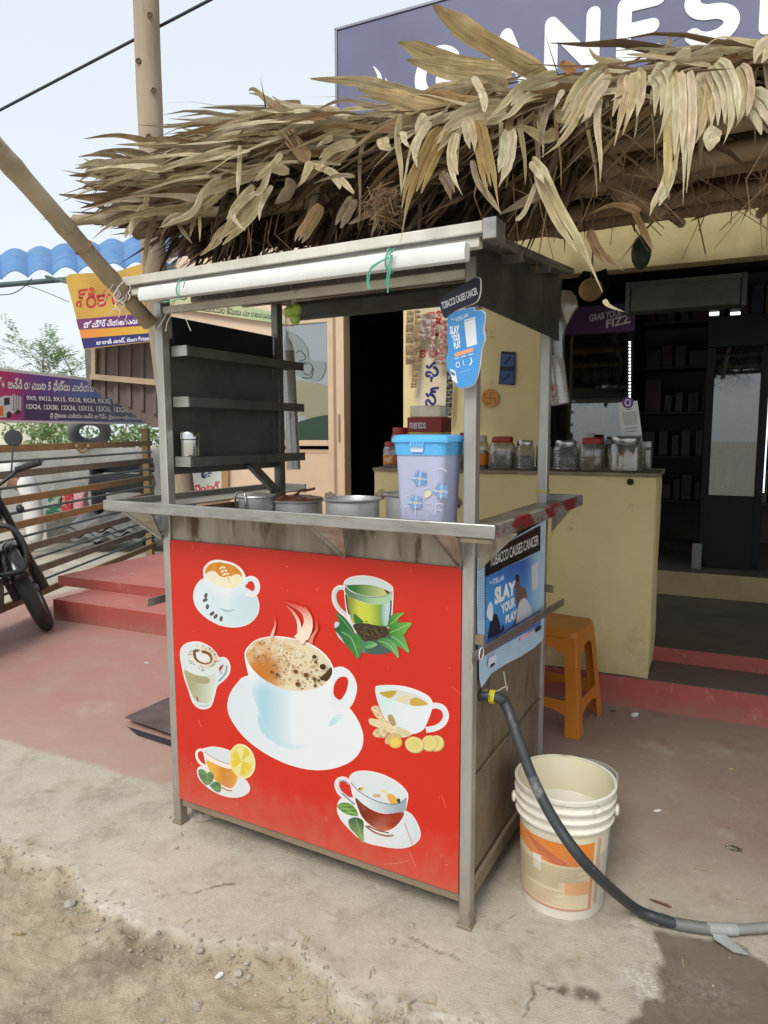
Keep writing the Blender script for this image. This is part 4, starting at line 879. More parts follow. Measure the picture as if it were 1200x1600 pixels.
for cx in (960, 870, 670):
    rx = 15.5 if cx == 670 else 12.5; cy = 890 if cx == 670 else 870; A.ell(*z([(cx, cy)])[0], rx, 12.8, S(196, 172, 110), .35); A.ell(*z([(cx-6, cy-8)])[0], rx*.92, 11.6, S(226, 214, 140), .35); A.ell(*z([(cx-8, cy-10)])[0], rx*.7, 8.8, S(218, 204, 122), .35)
A.build('ginger_tea_print', 'print_gloss', pan, .87)
# 6 lemon tea, lower left
A = newart(); z = Zm(295, 1150, 115/1200)
s6 = [(135, 560), (190, 490), (330, 480), (600, 560), (830, 640), (930, 710), (995, 810), (990, 900), (900, 975), (760, 1005), (600, 985), (430, 920), (270, 810), (160, 680)]
A.blob(z(s6), PK); A.blob(z([((x-560)*.972+560, (y-750)*.965+750) for x, y in s6]), S(220, 226, 229))
A.line(z([(245, 240), (190, 222), (135, 260), (135, 350), (190, 440), (270, 490)]), 4.2, PK)
A.blob(z([(235, 230), (300, 185), (400, 170), (560, 195), (700, 245), (840, 330), (850, 450), (820, 650), (730, 880), (620, 900), (500, 840), (380, 700), (290, 500)]), PK)
A.blob(z([(248, 235), (310, 196), (400, 184), (560, 208), (690, 255), (820, 340), (815, 430), (700, 465), (540, 430), (380, 350)]), S(214, 220, 222))
A.blob(z([(290, 395), (420, 450), (560, 510), (720, 540), (830, 510), (800, 680), (740, 820), (640, 850), (520, 800), (400, 680), (330, 540)]), lambda x, y: lerp(S(232, 172, 40), S(206, 128, 28), smooth(330, 352, x)*smooth(376, 356, x)))
A.line(z([(260, 260), (420, 370), (600, 440), (720, 462), (820, 435)]), 1.0, S(150, 140, 120))
A.ell(*z([(875, 410)])[0], 20, 27.5, S(240, 226, 170), -.25); A.ell(*z([(868, 410)])[0], 18, 25, S(226, 214, 130), -.25)
for k in range(8):
    a = k*math.pi/4-.2; c_, s_ = math.cos(a), math.sin(a); P = [(868+14*c_, 410+14*s_), (868+150*math.cos(a-.3), 410+215*math.sin(a-.3)), (868+160*c_, 410+230*s_), (868+150*math.cos(a+.3), 410+215*math.sin(a+.3))]; A.blob(z(P), S(226, 196, 60) if k % 3 else S(230, 220, 150), 3)
A.line(z([(530, 800), (620, 850), (710, 870)]), 2.4, PK); A.line(z([(540, 830), (620, 880), (710, 890)]), 1.8, S(150, 92, 40))
for P in ([(160, 560), (230, 545), (310, 620), (340, 730), (280, 800), (190, 690)], [(300, 620), (350, 580), (410, 640), (390, 740), (310, 800), (290, 720)], [(350, 800), (440, 740), (520, 790), (530, 880), (480, 920), (400, 870)]): A.blob(z(P), lambda x, y: lerp(S(34, 92, 44), S(84, 148, 74), .5+.5*math.sin(x*.8)))
A.build('lemon_tea_print', 'print_gloss', pan, .87)
# 7 black tea, lower right
A = newart(); z = Zm(515, 1195, 150/1200)
s7 = [(95, 500), (170, 400), (330, 420), (700, 520), (970, 580), (1080, 690), (1140, 850), (1110, 950), (1000, 1025), (850, 1045), (650, 1020), (430, 960), (250, 810), (120, 650)]
A.blob(z(s7), PK); A.blob(z([((x-620)*.978+620, (y-760)*.972+760) for x, y in s7]), lambda x, y: lerp(S(224, 230, 232), S(206, 216, 220), (x-600)/50))
A.line(z([(255, 230), (190, 175), (110, 190), (90, 260), (130, 350), (220, 420), (300, 490)]), 7, PK); A.line(z([(250, 235), (190, 190), (120, 200), (104, 262), (142, 342), (230, 415), (310, 490)]), 4.6, S(206, 214, 220)); A.line(z([(235, 240), (190, 200), (125, 205)]), 1.2, S(90, 104, 120)); A.line(z([(150, 350), (240, 430), (315, 500)]), 1.4, S(84, 98, 112))
A.blob(z([(248, 190), (280, 110), (370, 74), (520, 78), (700, 130), (860, 220), (960, 320), (985, 400), (950, 580), (880, 720), (760, 830), (620, 850), (480, 780), (380, 640), (310, 460)]), PK)
A.blob(z([(258, 195), (290, 118), (374, 84), (518, 90), (694, 140), (850, 228), (950, 325), (970, 400), (900, 470), (760, 490), (580, 450), (400, 350), (300, 270)]), S(216, 222, 222))
A.blob(z([(310, 320), (420, 380), (580, 455), (760, 492), (900, 472), (965, 410), (930, 600), (760, 610), (560, 570), (400, 480), (330, 420)]), lambda x, y: lerp(S(216, 224, 226), S(150, 168, 176), (x-575)/50))
A.blob(z([(325, 410), (420, 490), (560, 575), (720, 612), (925, 595), (880, 710), (780, 800), (660, 825), (520, 760), (410, 650), (350, 520)]), lambda x, y: lerp(lerp(S(112, 40, 26), S(158, 52, 30), (x-560)/40), S(206, 96, 40), smooth(1288, 1300, y)))
A.line(z([(265, 220), (380, 340), (560, 440), (740, 488), (880, 475), (965, 410)]), 1.2, S(70, 86, 100))
A.blob(z([(720, 370), (790, 370), (850, 430), (840, 475), (760, 478)]), S(226, 168, 70)); A.blob(z([(845, 425), (880, 425), (885, 465), (850, 470)]), S(64, 70, 72)); A.blob(z([(370, 285), (420, 278), (410, 320), (375, 318)]), S(214, 170, 70)); A.ell(*z([(592, 385)])[0], 6.5, 3.0, S(206, 172, 130), .1); A.blob(z([(620, 310), (690, 320), (740, 370), (690, 350)]), S(236, 208, 140)); A.ell(*z([(375, 300)])[0], 1.5, 1.5, S(50, 56, 50), 0, 10)
A.line(z([(450, 760), (560, 840), (700, 885), (800, 880)]), 3.0, S(150, 90, 66)); A.line(z([(480, 760), (600, 815), (740, 850)]), 2.0, S(84, 50, 36))
A.blob(z([(95, 510), (170, 470), (270, 490), (340, 570), (345, 640), (230, 620), (140, 570)]), lambda x, y: lerp(S(70, 120, 44), S(120, 164, 74), .5+.5*math.sin(y*1.1))); A.line(z([(110, 515), (220, 560), (335, 625)]), .9, S(170, 200, 120))
A.blob(z([(240, 690), (320, 655), (420, 700), (425, 850), (425, 980), (340, 880), (260, 790)]), lambda x, y: lerp(S(44, 92, 48), S(110, 160, 70), (y-1282)/34)); A.line(z([(330, 670), (370, 800), (420, 960)]), .9, S(150, 190, 120))
A.build('black_tea_print', 'print_gloss', pan, .87)
# scuffs and scratches in the vinyl
A = newart()
for i in range(70):
    x = ar.uniform(280, 712); y = ar.uniform(853+(x-258)*.094, 1230+(x-277)*.348)
    if any(a0 < x < a1 and b0 < y < b1 for a0, a1, b0, b1 in ((300, 408, 870, 985), (515, 645, 895, 1030), (278, 362, 995, 1112), (350, 575, 980, 1210), (572, 702, 1062, 1182), (300, 402, 1155, 1250), (520, 662, 1198, 1330))): continue
    a = ar.gauss(-1.2, .5); l_ = ar.choice([3, 4, 5, 7, 12]); A.line([(x, y), (x+l_*math.cos(a), y+l_*math.sin(a))], ar.uniform(.4, .9), lerp(S(226, 60, 44), S(240, 140, 120), ar.random()), smooth=False)
for P in ([(600, 1350), (625, 1348), (640, 1343)], [(690, 1240), (697, 1262)], [(705, 1072), (722, 1086)], [(640, 1330), (650, 1355)], [(632, 1285), (645, 1320)]): A.line(P, 1.0, S(230, 96, 80))
A.build('scuff_marks', 'print_gloss', pan)['kind'] = 'stuff'
# ================================================================== THATCH CANOPY of palm leaves on bamboo
M('leaf', (1, 1, 1), .62, attr='Col', col2=(.80, .73, .62), ns=9, lo=.4, hi=.7, stretch=(3, 3, 3), transl=.22, spec=.3, bump=.15, bs=120, col3=None)
M('bamboo', (.27, .185, .105), .6, col2=(.16, .11, .06), ns=7, bump=.15, bs=40, stretch=(1, 1, .3), col3=(.13, .09, .055), ns3=20, lo3=.62, hi3=.72)
M('bamboo_pale', (.40, .32, .21), .55, col2=(.25, .185, .11), ns=9, lo=.35, hi=.7, bump=.3, bs=40, col3=(.14, .10, .06), ns3=14, lo3=.58, hi3=.68)
M('pole_wood', (.42, .335, .245), .8, col2=(.27, .20, .135), ns=11, lo=.35, hi=.72, bump=.6, bs=22, col3=(.13, .09, .06), ns3=13, lo3=.60, hi3=.68, stretch=(1, 1, .18))
M('thatch_deck', (.115, .082, .05), .9, col2=(.05, .035, .022), ns=18, bump=.6, bs=40, stretch=(1, 4, 1))  # deck colour kept dark so gaps between leaves look shaded
M('coir', (.30, .19, .10), .9, col2=(.18, .11, .06), ns=30)
EF = Frame(.20, 1.62, R(-25))        # eave line frame: x along the eave, y up the roof
EZ = 1.95
th = thing('thatched_canopy', 'dry palm leaf thatch canopy on bamboo poles over the tea cart', 'canopy', EF.w(0, 0, EZ), EF.yaw)
def el(w):                           # world -> canopy local
    q = EF.l(w); return Vector((q.x, q.y, q.z-EZ))
def epx(px, py, y=0.0):              # pixel on the vertical plane y = const of the eave -> canopy local
    q = EF.py(px, py, y); return Vector((q.x, q.y, q.z-EZ))
TAN, TAN2, BRN, GRY, DRK = S(224, 206, 164), S(238, 224, 188), S(172, 141, 102), S(176, 158, 132), S(104, 80, 56)
lr = random.Random(3)
def fibre_streaks():
    m = MATS['leaf']; n, l = m.node_tree.nodes, m.node_tree.links; a = n.new('ShaderNodeAttribute'); a.attribute_name = 'LUV'
    mp = n.new('ShaderNodeVectorMath'); mp.operation = 'MULTIPLY'; mp.inputs[1].default_value = (16, 1.6, 1); l.new(a.outputs['Vector'], mp.inputs[0]); nz = n.new('ShaderNodeTexNoise'); nz.inputs['Scale'].default_value = 1.0; nz.inputs['Detail'].default_value = 4; l.new(mp.outputs[0], nz.inputs['Vector'])
    mr = n.new('ShaderNodeMapRange'); mr.inputs['From Min'].default_value = .3; mr.inputs['From Max'].default_value = .7; mr.inputs['To Min'].default_value = .55; mr.inputs['To Max'].default_value = 1.15; l.new(nz.outputs['Fac'], mr.inputs['Value'])
    for nd in list(n):
        if nd.type in ('BSDF_PRINCIPLED', 'BSDF_TRANSLUCENT'):
            sk = nd.inputs[0]; src = sk.links[0].from_socket; mx = n.new('ShaderNodeVectorMath'); mx.operation = 'SCALE'; l.new(src, mx.inputs[0]); l.new(mr.outputs[0], mx.inputs['Scale']); l.new(mx.outputs[0], sk)
    bp = n.new('ShaderNodeBump'); bp.inputs['Strength'].default_value = .5; bp.inputs['Distance'].default_value = .004; l.new(nz.outputs['Fac'], bp.inputs['Height']); l.new(bp.outputs[0], n['Principled BSDF'].inputs['Normal'])
fibre_streaks()
def ribbon(mb, pts, w, col, fold=.25, roll=0.0, rag=0.0, tip=None, tw=.5):
    """a leaf blade along pts: three points across, creased, tapering by w(t); col base, tip darkens"""
    P = [Vector(p) for p in pts]; n = len(P); b = len(mb.v)
    if mb.c is None: mb.c = []
    if not hasattr(mb, 'uv'): mb.uv = []
    sd0 = lr.uniform(0, 99)
    view = el(Vector((0, 0, CH)))
    for i, p in enumerate(P):
        t = i/(n-1); tg = (P[min(i+1, n-1)]-P[max(i-1, 0)]); tg = tg.normalized() if tg.length > 1e-6 else Vector((1, 0, 0))
        vd = (view-p).normalized(); sd = tg.cross(vd); sd = sd.normalized() if sd.length > 1e-4 else Vector((0, 0, 1)); up = sd.cross(tg).normalized()
        a = roll+tw*math.sin(3.1*t+roll*5); s2 = sd*math.cos(a)+up*math.sin(a); u2 = up*math.cos(a)-sd*math.sin(a)
        mb.uv += [(0, t*3+sd0, sd0), (.5, t*3+sd0, sd0), (1, t*3+sd0, sd0)]; ww = w(t)/2*(1+rag*lr.uniform(-1, 1)); mb.v += [tuple(p+s2*ww), tuple(p+u2*ww*fold), tuple(p-s2*ww)]
        c = lerp(col, tip or col, max(0, (t-.7)/.3)); j = lr.uniform(.9, 1.06); c = tuple(x*j for x in c); e1, e2 = lr.uniform(.82, 1.1), lr.uniform(.82, 1.1); mb.c += [tuple(x*e1 for x in c), tuple(x*.74 for x in c), tuple(x*e2 for x in c)]  # crease coloured darker, for fold shading and a ribbed look
    for i in range(n-1):
        a = b+3*i; mb.f += [(a, a+3, a+4, a+1), (a+1, a+4, a+5, a+2)]
def blade_w(w0, k=1.0): return lambda t: w0*1.25*(1-t)**max(.85, k)*min(1, .35+t*4)+.0006
def strap_w(w0): return lambda t: w0*(.75+.5*math.sin(min(1, t*1.6)*math.pi))*(1 if t < .85 else (1-t)/.15*.75+.25)
NLEAF = [0]
def leaf_obj(pts, w, col, **k):
    mb = MB(); ribbon(mb, pts, w, col, **k); NLEAF[0] += 1
    return mb.build('palm_leaf', 'leaf', th, smooth=70, fix=False)
def split_leaf(pts, wf, col, kw, m=2):
    """a broad leaf torn lengthwise into two or three straps towards its end"""
    mb = MB(); n = len(pts); view = el(Vector((0, 0, CH))); t0 = lr.uniform(.3, .65)
    for k in range(m):
        o_ = (k-(m-1)/2)/m; sp = lr.uniform(.0, .45)*o_; cut = lr.uniform(.6, 1.0); q = []
        for i, p in enumerate(pts):
            t = i/(n-1)
            if t > cut and i > 2: break
            tg = (pts[min(i+1, n-1)]-pts[max(i-1, 0)]).normalized(); sd = tg.cross((view-p).normalized()).normalized(); q.append(p+sd*(wf(t)*o_*1.0+max(0, t-t0)*sp*wf(.28)*1.3)+Vector((0, .004*k, 0)))
        k2 = dict(kw); k2['roll'] = kw['roll']+lr.uniform(-.25, .25)
        ribbon(mb, q, lambda t, cut=cut: wf(t*cut)/m*1.12*(1 if t < .7 else max(.12, 1-(t-.7)*2.8)), tuple(x*lr.uniform(.93, 1.05) for x in col), **k2)
    NLEAF[0] += 1; return mb.build('palm_leaf', 'leaf', th, smooth=70, fix=False)
# ---- leaves that can be told apart, laid where they hang: (pixels along the blade, width px, colour, depth at root, depth at tip)
PXM = 1.62/F
LV = [
 # long blades pointing left at the left end
 ([(330, 258), (260, 232), (190, 212), (130, 217)], 16, BRN, .06, .0), ([(345, 245), (280, 229), (220, 226), (180, 226)], 12, TAN, .05, .0), ([(300, 290), (240, 292), (180, 282), (97, 266)], 12, TAN, .0, -.05),
 ([(320, 300), (230, 305), (160, 310), (92, 304)], 22, BRN, .0, -.04), ([(330, 268), (260, 262), (190, 268), (150, 262)], 15, TAN2, .03, 0), ([(380, 258), (300, 275), (230, 278), (190, 270)], 17, TAN, .0, -.03),
 ([(340, 312), (260, 330), (190, 325), (120, 345)], 14, TAN, -.02, -.08), ([(300, 325), (230, 332), (170, 355), (132, 385)], 13, TAN, -.03, -.09), ([(240, 318), (190, 335), (160, 350), (138, 372)], 12, GRY, -.02, -.08),
 ([(420, 235), (340, 232), (280, 232), (230, 240)], 16, BRN, .06, .02), ([(360, 285), (300, 330), (262, 345), (245, 365)], 16, TAN2, -.05, -.12), ([(352, 290), (330, 310), (290, 330), (205, 325)], 18, TAN, -.03, -.10),
 ([(400, 270), (360, 285), (320, 300), (298, 312)], 16, TAN, -.06, -.1), ([(345, 275), (318, 300), (300, 332), (248, 356)], 10, TAN2, -.08, -.14), ([(330, 270), (300, 275), (268, 278), (246, 296)], 9, TAN, -.07, -.12),
 ([(452, 268), (420, 262), (380, 270), (330, 262)], 14, TAN2, -.05, -.08), ([(375, 228), (374, 262), (371, 308)], 7, TAN2, -.10, -.13), ([(430, 255), (410, 268), (395, 285)], 7, TAN2, -.1, -.13), ([(440, 240), (424, 260), (400, 282)], 9, TAN, -.1, -.13),
 ([(230, 300), (225, 330), (200, 360), (196, 372)], 9, TAN, -.08, -.14), ([(225, 320), (208, 345), (203, 370)], 8, TAN2, -.09, -.14), ([(310, 300), (305, 330), (297, 370)], 10, GRY, -.04, -.06), ([(308, 322), (312, 345), (312, 378)], 5, TAN, -.05, -.08),
 ([(270, 332), (285, 360), (300, 380)], 8, GRY, .0, -.02), ([(245, 330), (232, 370), (225, 420)], 9, GRY, .0, -.03), ([(300, 345), (262, 352), (248, 385)], 8, GRY, .0, -.03),
 # tuft in the middle left
 ([(470, 160), (430, 165), (398, 140), (388, 142)], 13, TAN, .06, .02), ([(480, 190), (420, 185), (390, 175), (350, 168)], 15, BRN, .04, .0), ([(450, 195), (410, 180), (380, 195), (352, 196)], 9, GRY, .02, -.02),
 ([(470, 205), (430, 200), (395, 200), (356, 206)], 12, BRN, .02, -.02), ([(460, 225), (420, 235), (380, 230), (350, 230)], 20, BRN, .0, -.04), ([(440, 175), (425, 160), (410, 150), (388, 145)], 10, TAN, .04, .02),
 ([(520, 180), (460, 175), (415, 190), (352, 215)], 11, TAN, .0, -.05), ([(530, 172), (480, 170), (440, 160), (425, 150)], 11, TAN2, .05, .02), ([(545, 185), (490, 180), (450, 190), (420, 196)], 14, TAN, .0, -.02), ([(540, 196), (490, 200), (440, 198), (405, 202)], 12, TAN2, -.02, -.05),
 ([(452, 215), (470, 235), (482, 255)], 24, BRN, -.06, -.08), ([(425, 160), (440, 190), (470, 240)], 22, BRN, -.05, -.09), ([(555, 222), (520, 232), (500, 250), (487, 272)], 13, TAN, -.10, -.15), ([(520, 215), (505, 222), (494, 230)], 8, TAN2, -.09, -.12),
 ([(490, 258), (520, 270), (540, 288), (553, 302)], 10, TAN, -.08, -.12), ([(486, 252), (476, 275), (466, 292)], 11, TAN, -.09, -.13), ([(515, 268), (530, 290), (529, 296)], 7, TAN2, -.09, -.12), ([(455, 280), (450, 300), (430, 318)], 18, GRY, -.04, -.08),
 ([(420, 262), (412, 290), (398, 306)], 10, TAN2, -.08, -.12), ([(410, 300), (380, 340), (340, 375), (320, 402)], 26, TAN, -.05, -.12), ([(395, 290), (370, 320), (352, 352), (328, 395)], 14, TAN, -.07, -.12), ([(425, 290), (408, 320), (405, 345)], 8, TAN2, -.08, -.12),
 ([(400, 300), (378, 318), (364, 338), (383, 360)], 8, TAN2, -.09, -.13), ([(345, 370), (330, 385), (312, 400)], 12, TAN, -.06, -.1),
 ([(500, 320), (482, 350), (465, 375), (460, 388)], 22, BRN, -.03, -.08), ([(552, 310), (535, 340), (518, 370)], 20, GRY, -.01, -.04), ([(620, 295), (590, 325), (545, 350)], 9, GRY, .0, -.02), ([(592, 330), (586, 352), (579, 370)], 8, GRY, -.02, -.04),
 # big blades above the middle, pointing up left
 ([(680, 160), (610, 140), (560, 128), (485, 123)], 20, TAN, .02, -.06), ([(700, 175), (650, 165), (610, 150), (560, 140)], 26, S(216, 190, 140), -.02, -.06), ([(770, 108), (720, 100), (670, 84), (622, 66)], 21, S(230, 206, 156), .03, -.05), ([(800, 115), (740, 112), (690, 104), (636, 94)], 28, S(236, 214, 164), .0, -.08),
 ([(770, 130), (730, 136), (700, 142), (660, 145)], 22, TAN, -.03, -.06), ([(850, 118), (790, 84), (730, 48), (676, 8)], 26, S(226, 200, 148), .0, -.14), ([(740, 120), (755, 150), (757, 175)], 10, TAN2, -.12, -.15), ([(790, 140), (770, 125), (740, 118)], 16, TAN, -.06, -.1),
 ([(760, 165), (720, 160), (690, 150), (655, 148)], 18, S(206, 170, 120), -.04, -.07),
 # hanging straps, middle
 ([(790, 170), (740, 178), (705, 195), (672, 225)], 32, TAN2, -.10, -.17), ([(690, 200), (665, 250), (640, 310), (622, 392)], 30, S(196, 166, 104), -.14, -.20), ([(720, 190), (690, 220), (668, 250)], 14, TAN, -.12, -.17), ([(668, 182), (655, 195), (650, 215)], 14, TAN2, -.13, -.15),
 ([(672, 190), (655, 215), (648, 240), (652, 262)], 10, TAN2, -.14, -.17), ([(712, 208), (705, 240), (712, 275), (730, 316)], 13, TAN2, -.14, -.19), ([(728, 186), (735, 215), (740, 250)], 16, TAN, -.13, -.16), ([(745, 190), (755, 235), (766, 290), (786, 380)], 21, S(190, 160, 104), -.13, -.2),
 ([(738, 250), (745, 280), (762, 305), (784, 335)], 8, GRY, -.13, -.17), ([(795, 202), (792, 240), (783, 270), (776, 296)], 20, TAN2, -.12, -.17), ([(598, 215), (600, 225), (612, 235)], 24, TAN, -.10, -.11), ([(690, 270), (704, 295), (712, 330)], 14, GRY, -.05, -.08), ([(630, 205), (632, 220), (642, 232)], 9, TAN2, -.1, -.12),
 ([(870, 118), (820, 140), (790, 170), (742, 205)], 24, TAN2, -.08, -.17), ([(950, 105), (915, 135), (880, 190), (830, 250)], 30, TAN, -.08, -.19), ([(945, 115), (918, 150), (905, 180), (898, 200)], 26, TAN2, -.10, -.16), ([(985, 112), (985, 140), (975, 180), (957, 250)], 34, TAN, -.10, -.17),
 ([(1020, 108), (1036, 130), (1030, 190), (1018, 240)], 22, TAN2, -.10, -.16), ([(1050, 112), (1050, 180), (1050, 250), (1048, 320)], 17, S(224, 200, 140), -.11, -.19), ([(1060, 112), (1062, 170), (1060, 240), (1057, 316)], 14, TAN2, -.115, -.2), ([(1074, 112), (1076, 170), (1074, 240), (1068, 334)], 16, TAN2, -.11, -.2),
 ([(1052, 250), (1040, 290), (1025, 320), (1014, 346)], 13, TAN2, -.15, -.2), ([(1098, 108), (1100, 150), (1088, 205), (1075, 240)], 34, TAN, -.10, -.17), ([(1112, 100), (1130, 140), (1132, 190), (1124, 230)], 42, TAN2, -.12, -.18), ([(1150, 105), (1158, 140), (1152, 175), (1146, 202)], 32, TAN, -.11, -.16),
 ([(1120, 200), (1112, 215), (1108, 236)], 20, TAN2, -.15, -.17), ([(1170, 150), (1190, 165), (1202, 195), (1208, 225)], 24, TAN2, -.1, -.16), ([(1220, 60), (1195, 75), (1180, 110)], 20, TAN2, -.08, -.14), ([(870, 205), (850, 215), (820, 200), (800, 200)], 14, TAN, -.06, -.1),
 ([(830, 250), (850, 275), (866, 315)], 14, TAN2, -.10, -.15), ([(840, 262), (870, 330), (905, 390), (944, 470)], 19, TAN, -.10, -.16), ([(944, 468), (952, 478), (975, 487)], 5, TAN2, -.16, -.17), ([(850, 300), (810, 320), (780, 335)], 12, GRY, -.06, -.1), ([(838, 285), (820, 330), (805, 345)], 6, TAN2, -.08, -.12),
 ([(975, 100), (935, 92), (920, 75)], 8, TAN, .02, .0), ([(900, 112), (880, 100), (884, 95)], 12, S(196, 140, 80), .0, .0), ([(1010, 92), (1040, 78), (1048, 55)], 12, TAN, .02, .0), ([(1130, 82), (1090, 88), (1040, 100), (985, 110)], 12, TAN2, -.06, -.08), ([(1080, 80), (1055, 95), (1045, 120)], 12, TAN2, -.1, -.13), ([(905, 170), (880, 180), (868, 172)], 18, TAN, -.08, -.1), ([(880, 140), (872, 155), (865, 172)], 6, TAN2, -.1, -.12),
 ([(1000, 330), (960, 320), (920, 335)], 8, BRN, -.02, -.04), ([(920, 360), (940, 400), (980, 430)], 12, BRN, .05, .02), ([(985, 315), (1005, 360), (1020, 390)], 9, BRN, .05, .02),
]
for P, w, c, y0, y1 in LV:
    S_ = spline(P, False, 5); n_ = len(S_); pts = [epx(x, y, y0+(y1-y0)*i/(n_-1)) for i, (x, y) in enumerate(S_)]
    L_ = sum((pts[i+1]-pts[i]).length for i in range(n_-1)); big = w >= 18; wm = min(w, 12+.16*L_/PXM)*PXM*1.08
    down = P[-1][1]-P[0][1] > 40
    kw = dict(fold=lr.uniform(-.35, .45), roll=lr.uniform(-.2, .2), rag=.06, tip=lerp(c, DRK if not down else TAN2, .45), tw=.2)
    if down or big:
        k0 = lr.uniform(.5, .8); k1 = lr.choice([.04, .08, .15, .3]) if down else .08
        wf = lambda t, wm=wm, k0=k0, k1=k1: wm*(.6+.4*min(1, t/.12)) if t < k0 else wm*(1+(k1-1)*((t-k0)/(1-k0)))
        split_leaf(pts, wf, c, kw, max(2, round(w/8))) if (down and w >= 12) else leaf_obj(pts, wf, c, **kw)
    else: leaf_obj(pts, blade_w(wm*1.15), c, **kw)
# ---- further single leaves, laid at random over the eave
def eave_top(px): return float(np.interp(px, [90, 150, 240, 330, 360, 420, 470, 560, 640, 720, 800, 870, 950, 1030, 1100, 1160, 1230], [300, 258, 242, 250, 222, 176, 170, 178, 165, 170, 155, 142, 128, 118, 102, 84, 66]))
def eave_bot(px): return eave_top(px)+float(np.interp(px, [90, 250, 420, 700, 900, 1200], [40, 75, 95, 105, 60, 42]))
while NLEAF[0] < 292:
    px = lr.uniform(150, 560) if lr.random() < .68 else lr.uniform(560, 1230); a, b = eave_top(px), eave_bot(px); py = a+(b-a)*lr.random()**1.9*(1 if px < 560 else .45); y0 = lr.uniform(-.09, .03)
    if px < 560:
        L_ = min(lr.uniform(60, 170), max(25, px-lr.uniform(92, 165))); sl = lr.gauss(.04, .13); dr = lr.uniform(-6, 18); P = [(px, py), (px-L_*.35, py+sl*L_*.3-2), (px-L_*.7, py+sl*L_*.7+dr*.3), (px-L_, py+sl*L_+dr)]; w = lr.choice([4, 6, 9, 12, 15])
    elif lr.random() < .5:
        L_ = lr.uniform(80, 170); sl = lr.gauss(-.05, .22); P = [(px, py), (px-L_*.4, py+sl*L_*.4), (px-L_*.75, py+sl*L_*.8+4), (px-L_, py+sl*L_+lr.uniform(5, 30))]; w = lr.uniform(5, 12)
    else:
        L_ = lr.uniform(70, 170); dx = lr.gauss(-14, 20); P = [(px, py), (px+dx*.4-6, py+L_*.3), (px+dx*.8, py+L_*.7), (px+dx, py+L_)]; w = lr.uniform(5, 12)
    c = lerp(lr.choice([TAN, TAN, TAN2, BRN, GRY]), DRK, max(0, (py-a)/(b-a)-.35)*.7); S_ = spline(P, False, 4); n_ = len(S_)  # leaves lower in the fringe tinted darker, imitating shade
    leaf_obj([epx(x, y, y0-.07*i/(n_-1)) for i, (x, y) in enumerate(S_)], blade_w(w*PXM*1.1, .45), c, fold=lr.uniform(-.4, .4), roll=lr.uniform(-.8, .8), rag=.1, tip=lerp(c, DRK, .3))
# ---- the mass of leaves behind them
mass = MB(); mass.c = []; mass.uv = []
def px_of_x(x): return 0
for i in range(3700):
    px = lr.uniform(190, 1260); a, b = eave_top(px), eave_bot(px)
    u = lr.random()**1.7; lft = px < 600
    py = a+6+(b-a)*u*(1 if lft else .6); y0 = lr.uniform(-.06, .12)+u*.30+lr.random()**2*.3;
    if not lft and u > .5 and lr.random() < .6: continue
    p = epx(px, py, min(y0, .10)); p.y = y0; p.z += max(0, y0-.10)*.12-u*.02
    if lft: d_ = Vector((-1, lr.gauss(-.12, .22), lr.gauss(.0, .11)))
    else: d_ = Vector((-1 if lr.random() < .75 else 1, lr.gauss(-.12, .25), lr.gauss(-.01, .12)))
    d_.normalize(); L_ = min(lr.uniform(.12, .40), max(.05, (px-lr.uniform(88, 170))*PXM)); droop = lr.choice([.01, .03, .05, .12])*L_/.25
    pts = [p+d_*(L_*t)+Vector((0, 0, -droop*t*t+.006*math.sin(9*t+i))) for t in (0, .2, .4, .6, .8, 1)]
    sh_ = max(0, (u-.15))*.7; c = lerp(lr.choice([TAN, TAN2, BRN, GRY, S(150, 122, 86), S(120, 96, 68)]), DRK, .05+sh_)  # lower, deeper blades coloured darker to stand in for shade
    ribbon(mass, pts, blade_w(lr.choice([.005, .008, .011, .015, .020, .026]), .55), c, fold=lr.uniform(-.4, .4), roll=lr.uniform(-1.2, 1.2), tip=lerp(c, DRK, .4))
# leaves hanging inside the fringe, coloured dark for the shade there
for i in range(1100):
    px = lr.uniform(260, 900); a, b = eave_top(px), eave_bot(px); py = lr.uniform(a+50, b+28); y0 = lr.uniform(.03, .30); p = epx(px, py, .05); p.y = y0
    d_ = Vector((lr.gauss(-.55, .4), lr.gauss(-.15, .25), lr.gauss(-.45, .35))).normalized(); L_ = lr.uniform(.08, .22)
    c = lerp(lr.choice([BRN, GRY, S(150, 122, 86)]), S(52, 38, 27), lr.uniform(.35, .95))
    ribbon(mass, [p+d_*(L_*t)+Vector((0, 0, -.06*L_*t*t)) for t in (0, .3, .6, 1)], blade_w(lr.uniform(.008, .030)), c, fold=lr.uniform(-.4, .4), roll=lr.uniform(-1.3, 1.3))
# layered underside of the roof, leaf colours darkened to imitate its shade
for i in range(2600):
    x = lr.uniform(-1.25, 1.5); y = lr.uniform(.30, 1.9); z = .0+y*.20+lr.uniform(-.03, .03); d_ = Vector((lr.gauss(-.6, .5), lr.gauss(-.3, .5), lr.gauss(.0, .05))).normalized(); L_ = lr.uniform(.12, .38); dr = lr.uniform(0, .08)
    if lr.random() < .02: d_ = Vector((lr.gauss(0, .2), lr.gauss(-.1, .2), -1)).normalized(); L_ = lr.uniform(.08, .2)
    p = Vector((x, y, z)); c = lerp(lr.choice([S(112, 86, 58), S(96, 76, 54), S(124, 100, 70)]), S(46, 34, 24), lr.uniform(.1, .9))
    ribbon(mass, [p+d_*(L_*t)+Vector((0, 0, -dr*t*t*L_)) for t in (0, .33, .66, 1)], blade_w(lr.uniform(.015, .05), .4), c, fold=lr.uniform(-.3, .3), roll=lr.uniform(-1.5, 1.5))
mo = mass.build('leaf_mass', 'leaf', th, smooth=70, fix=False); mo['kind'] = 'stuff'
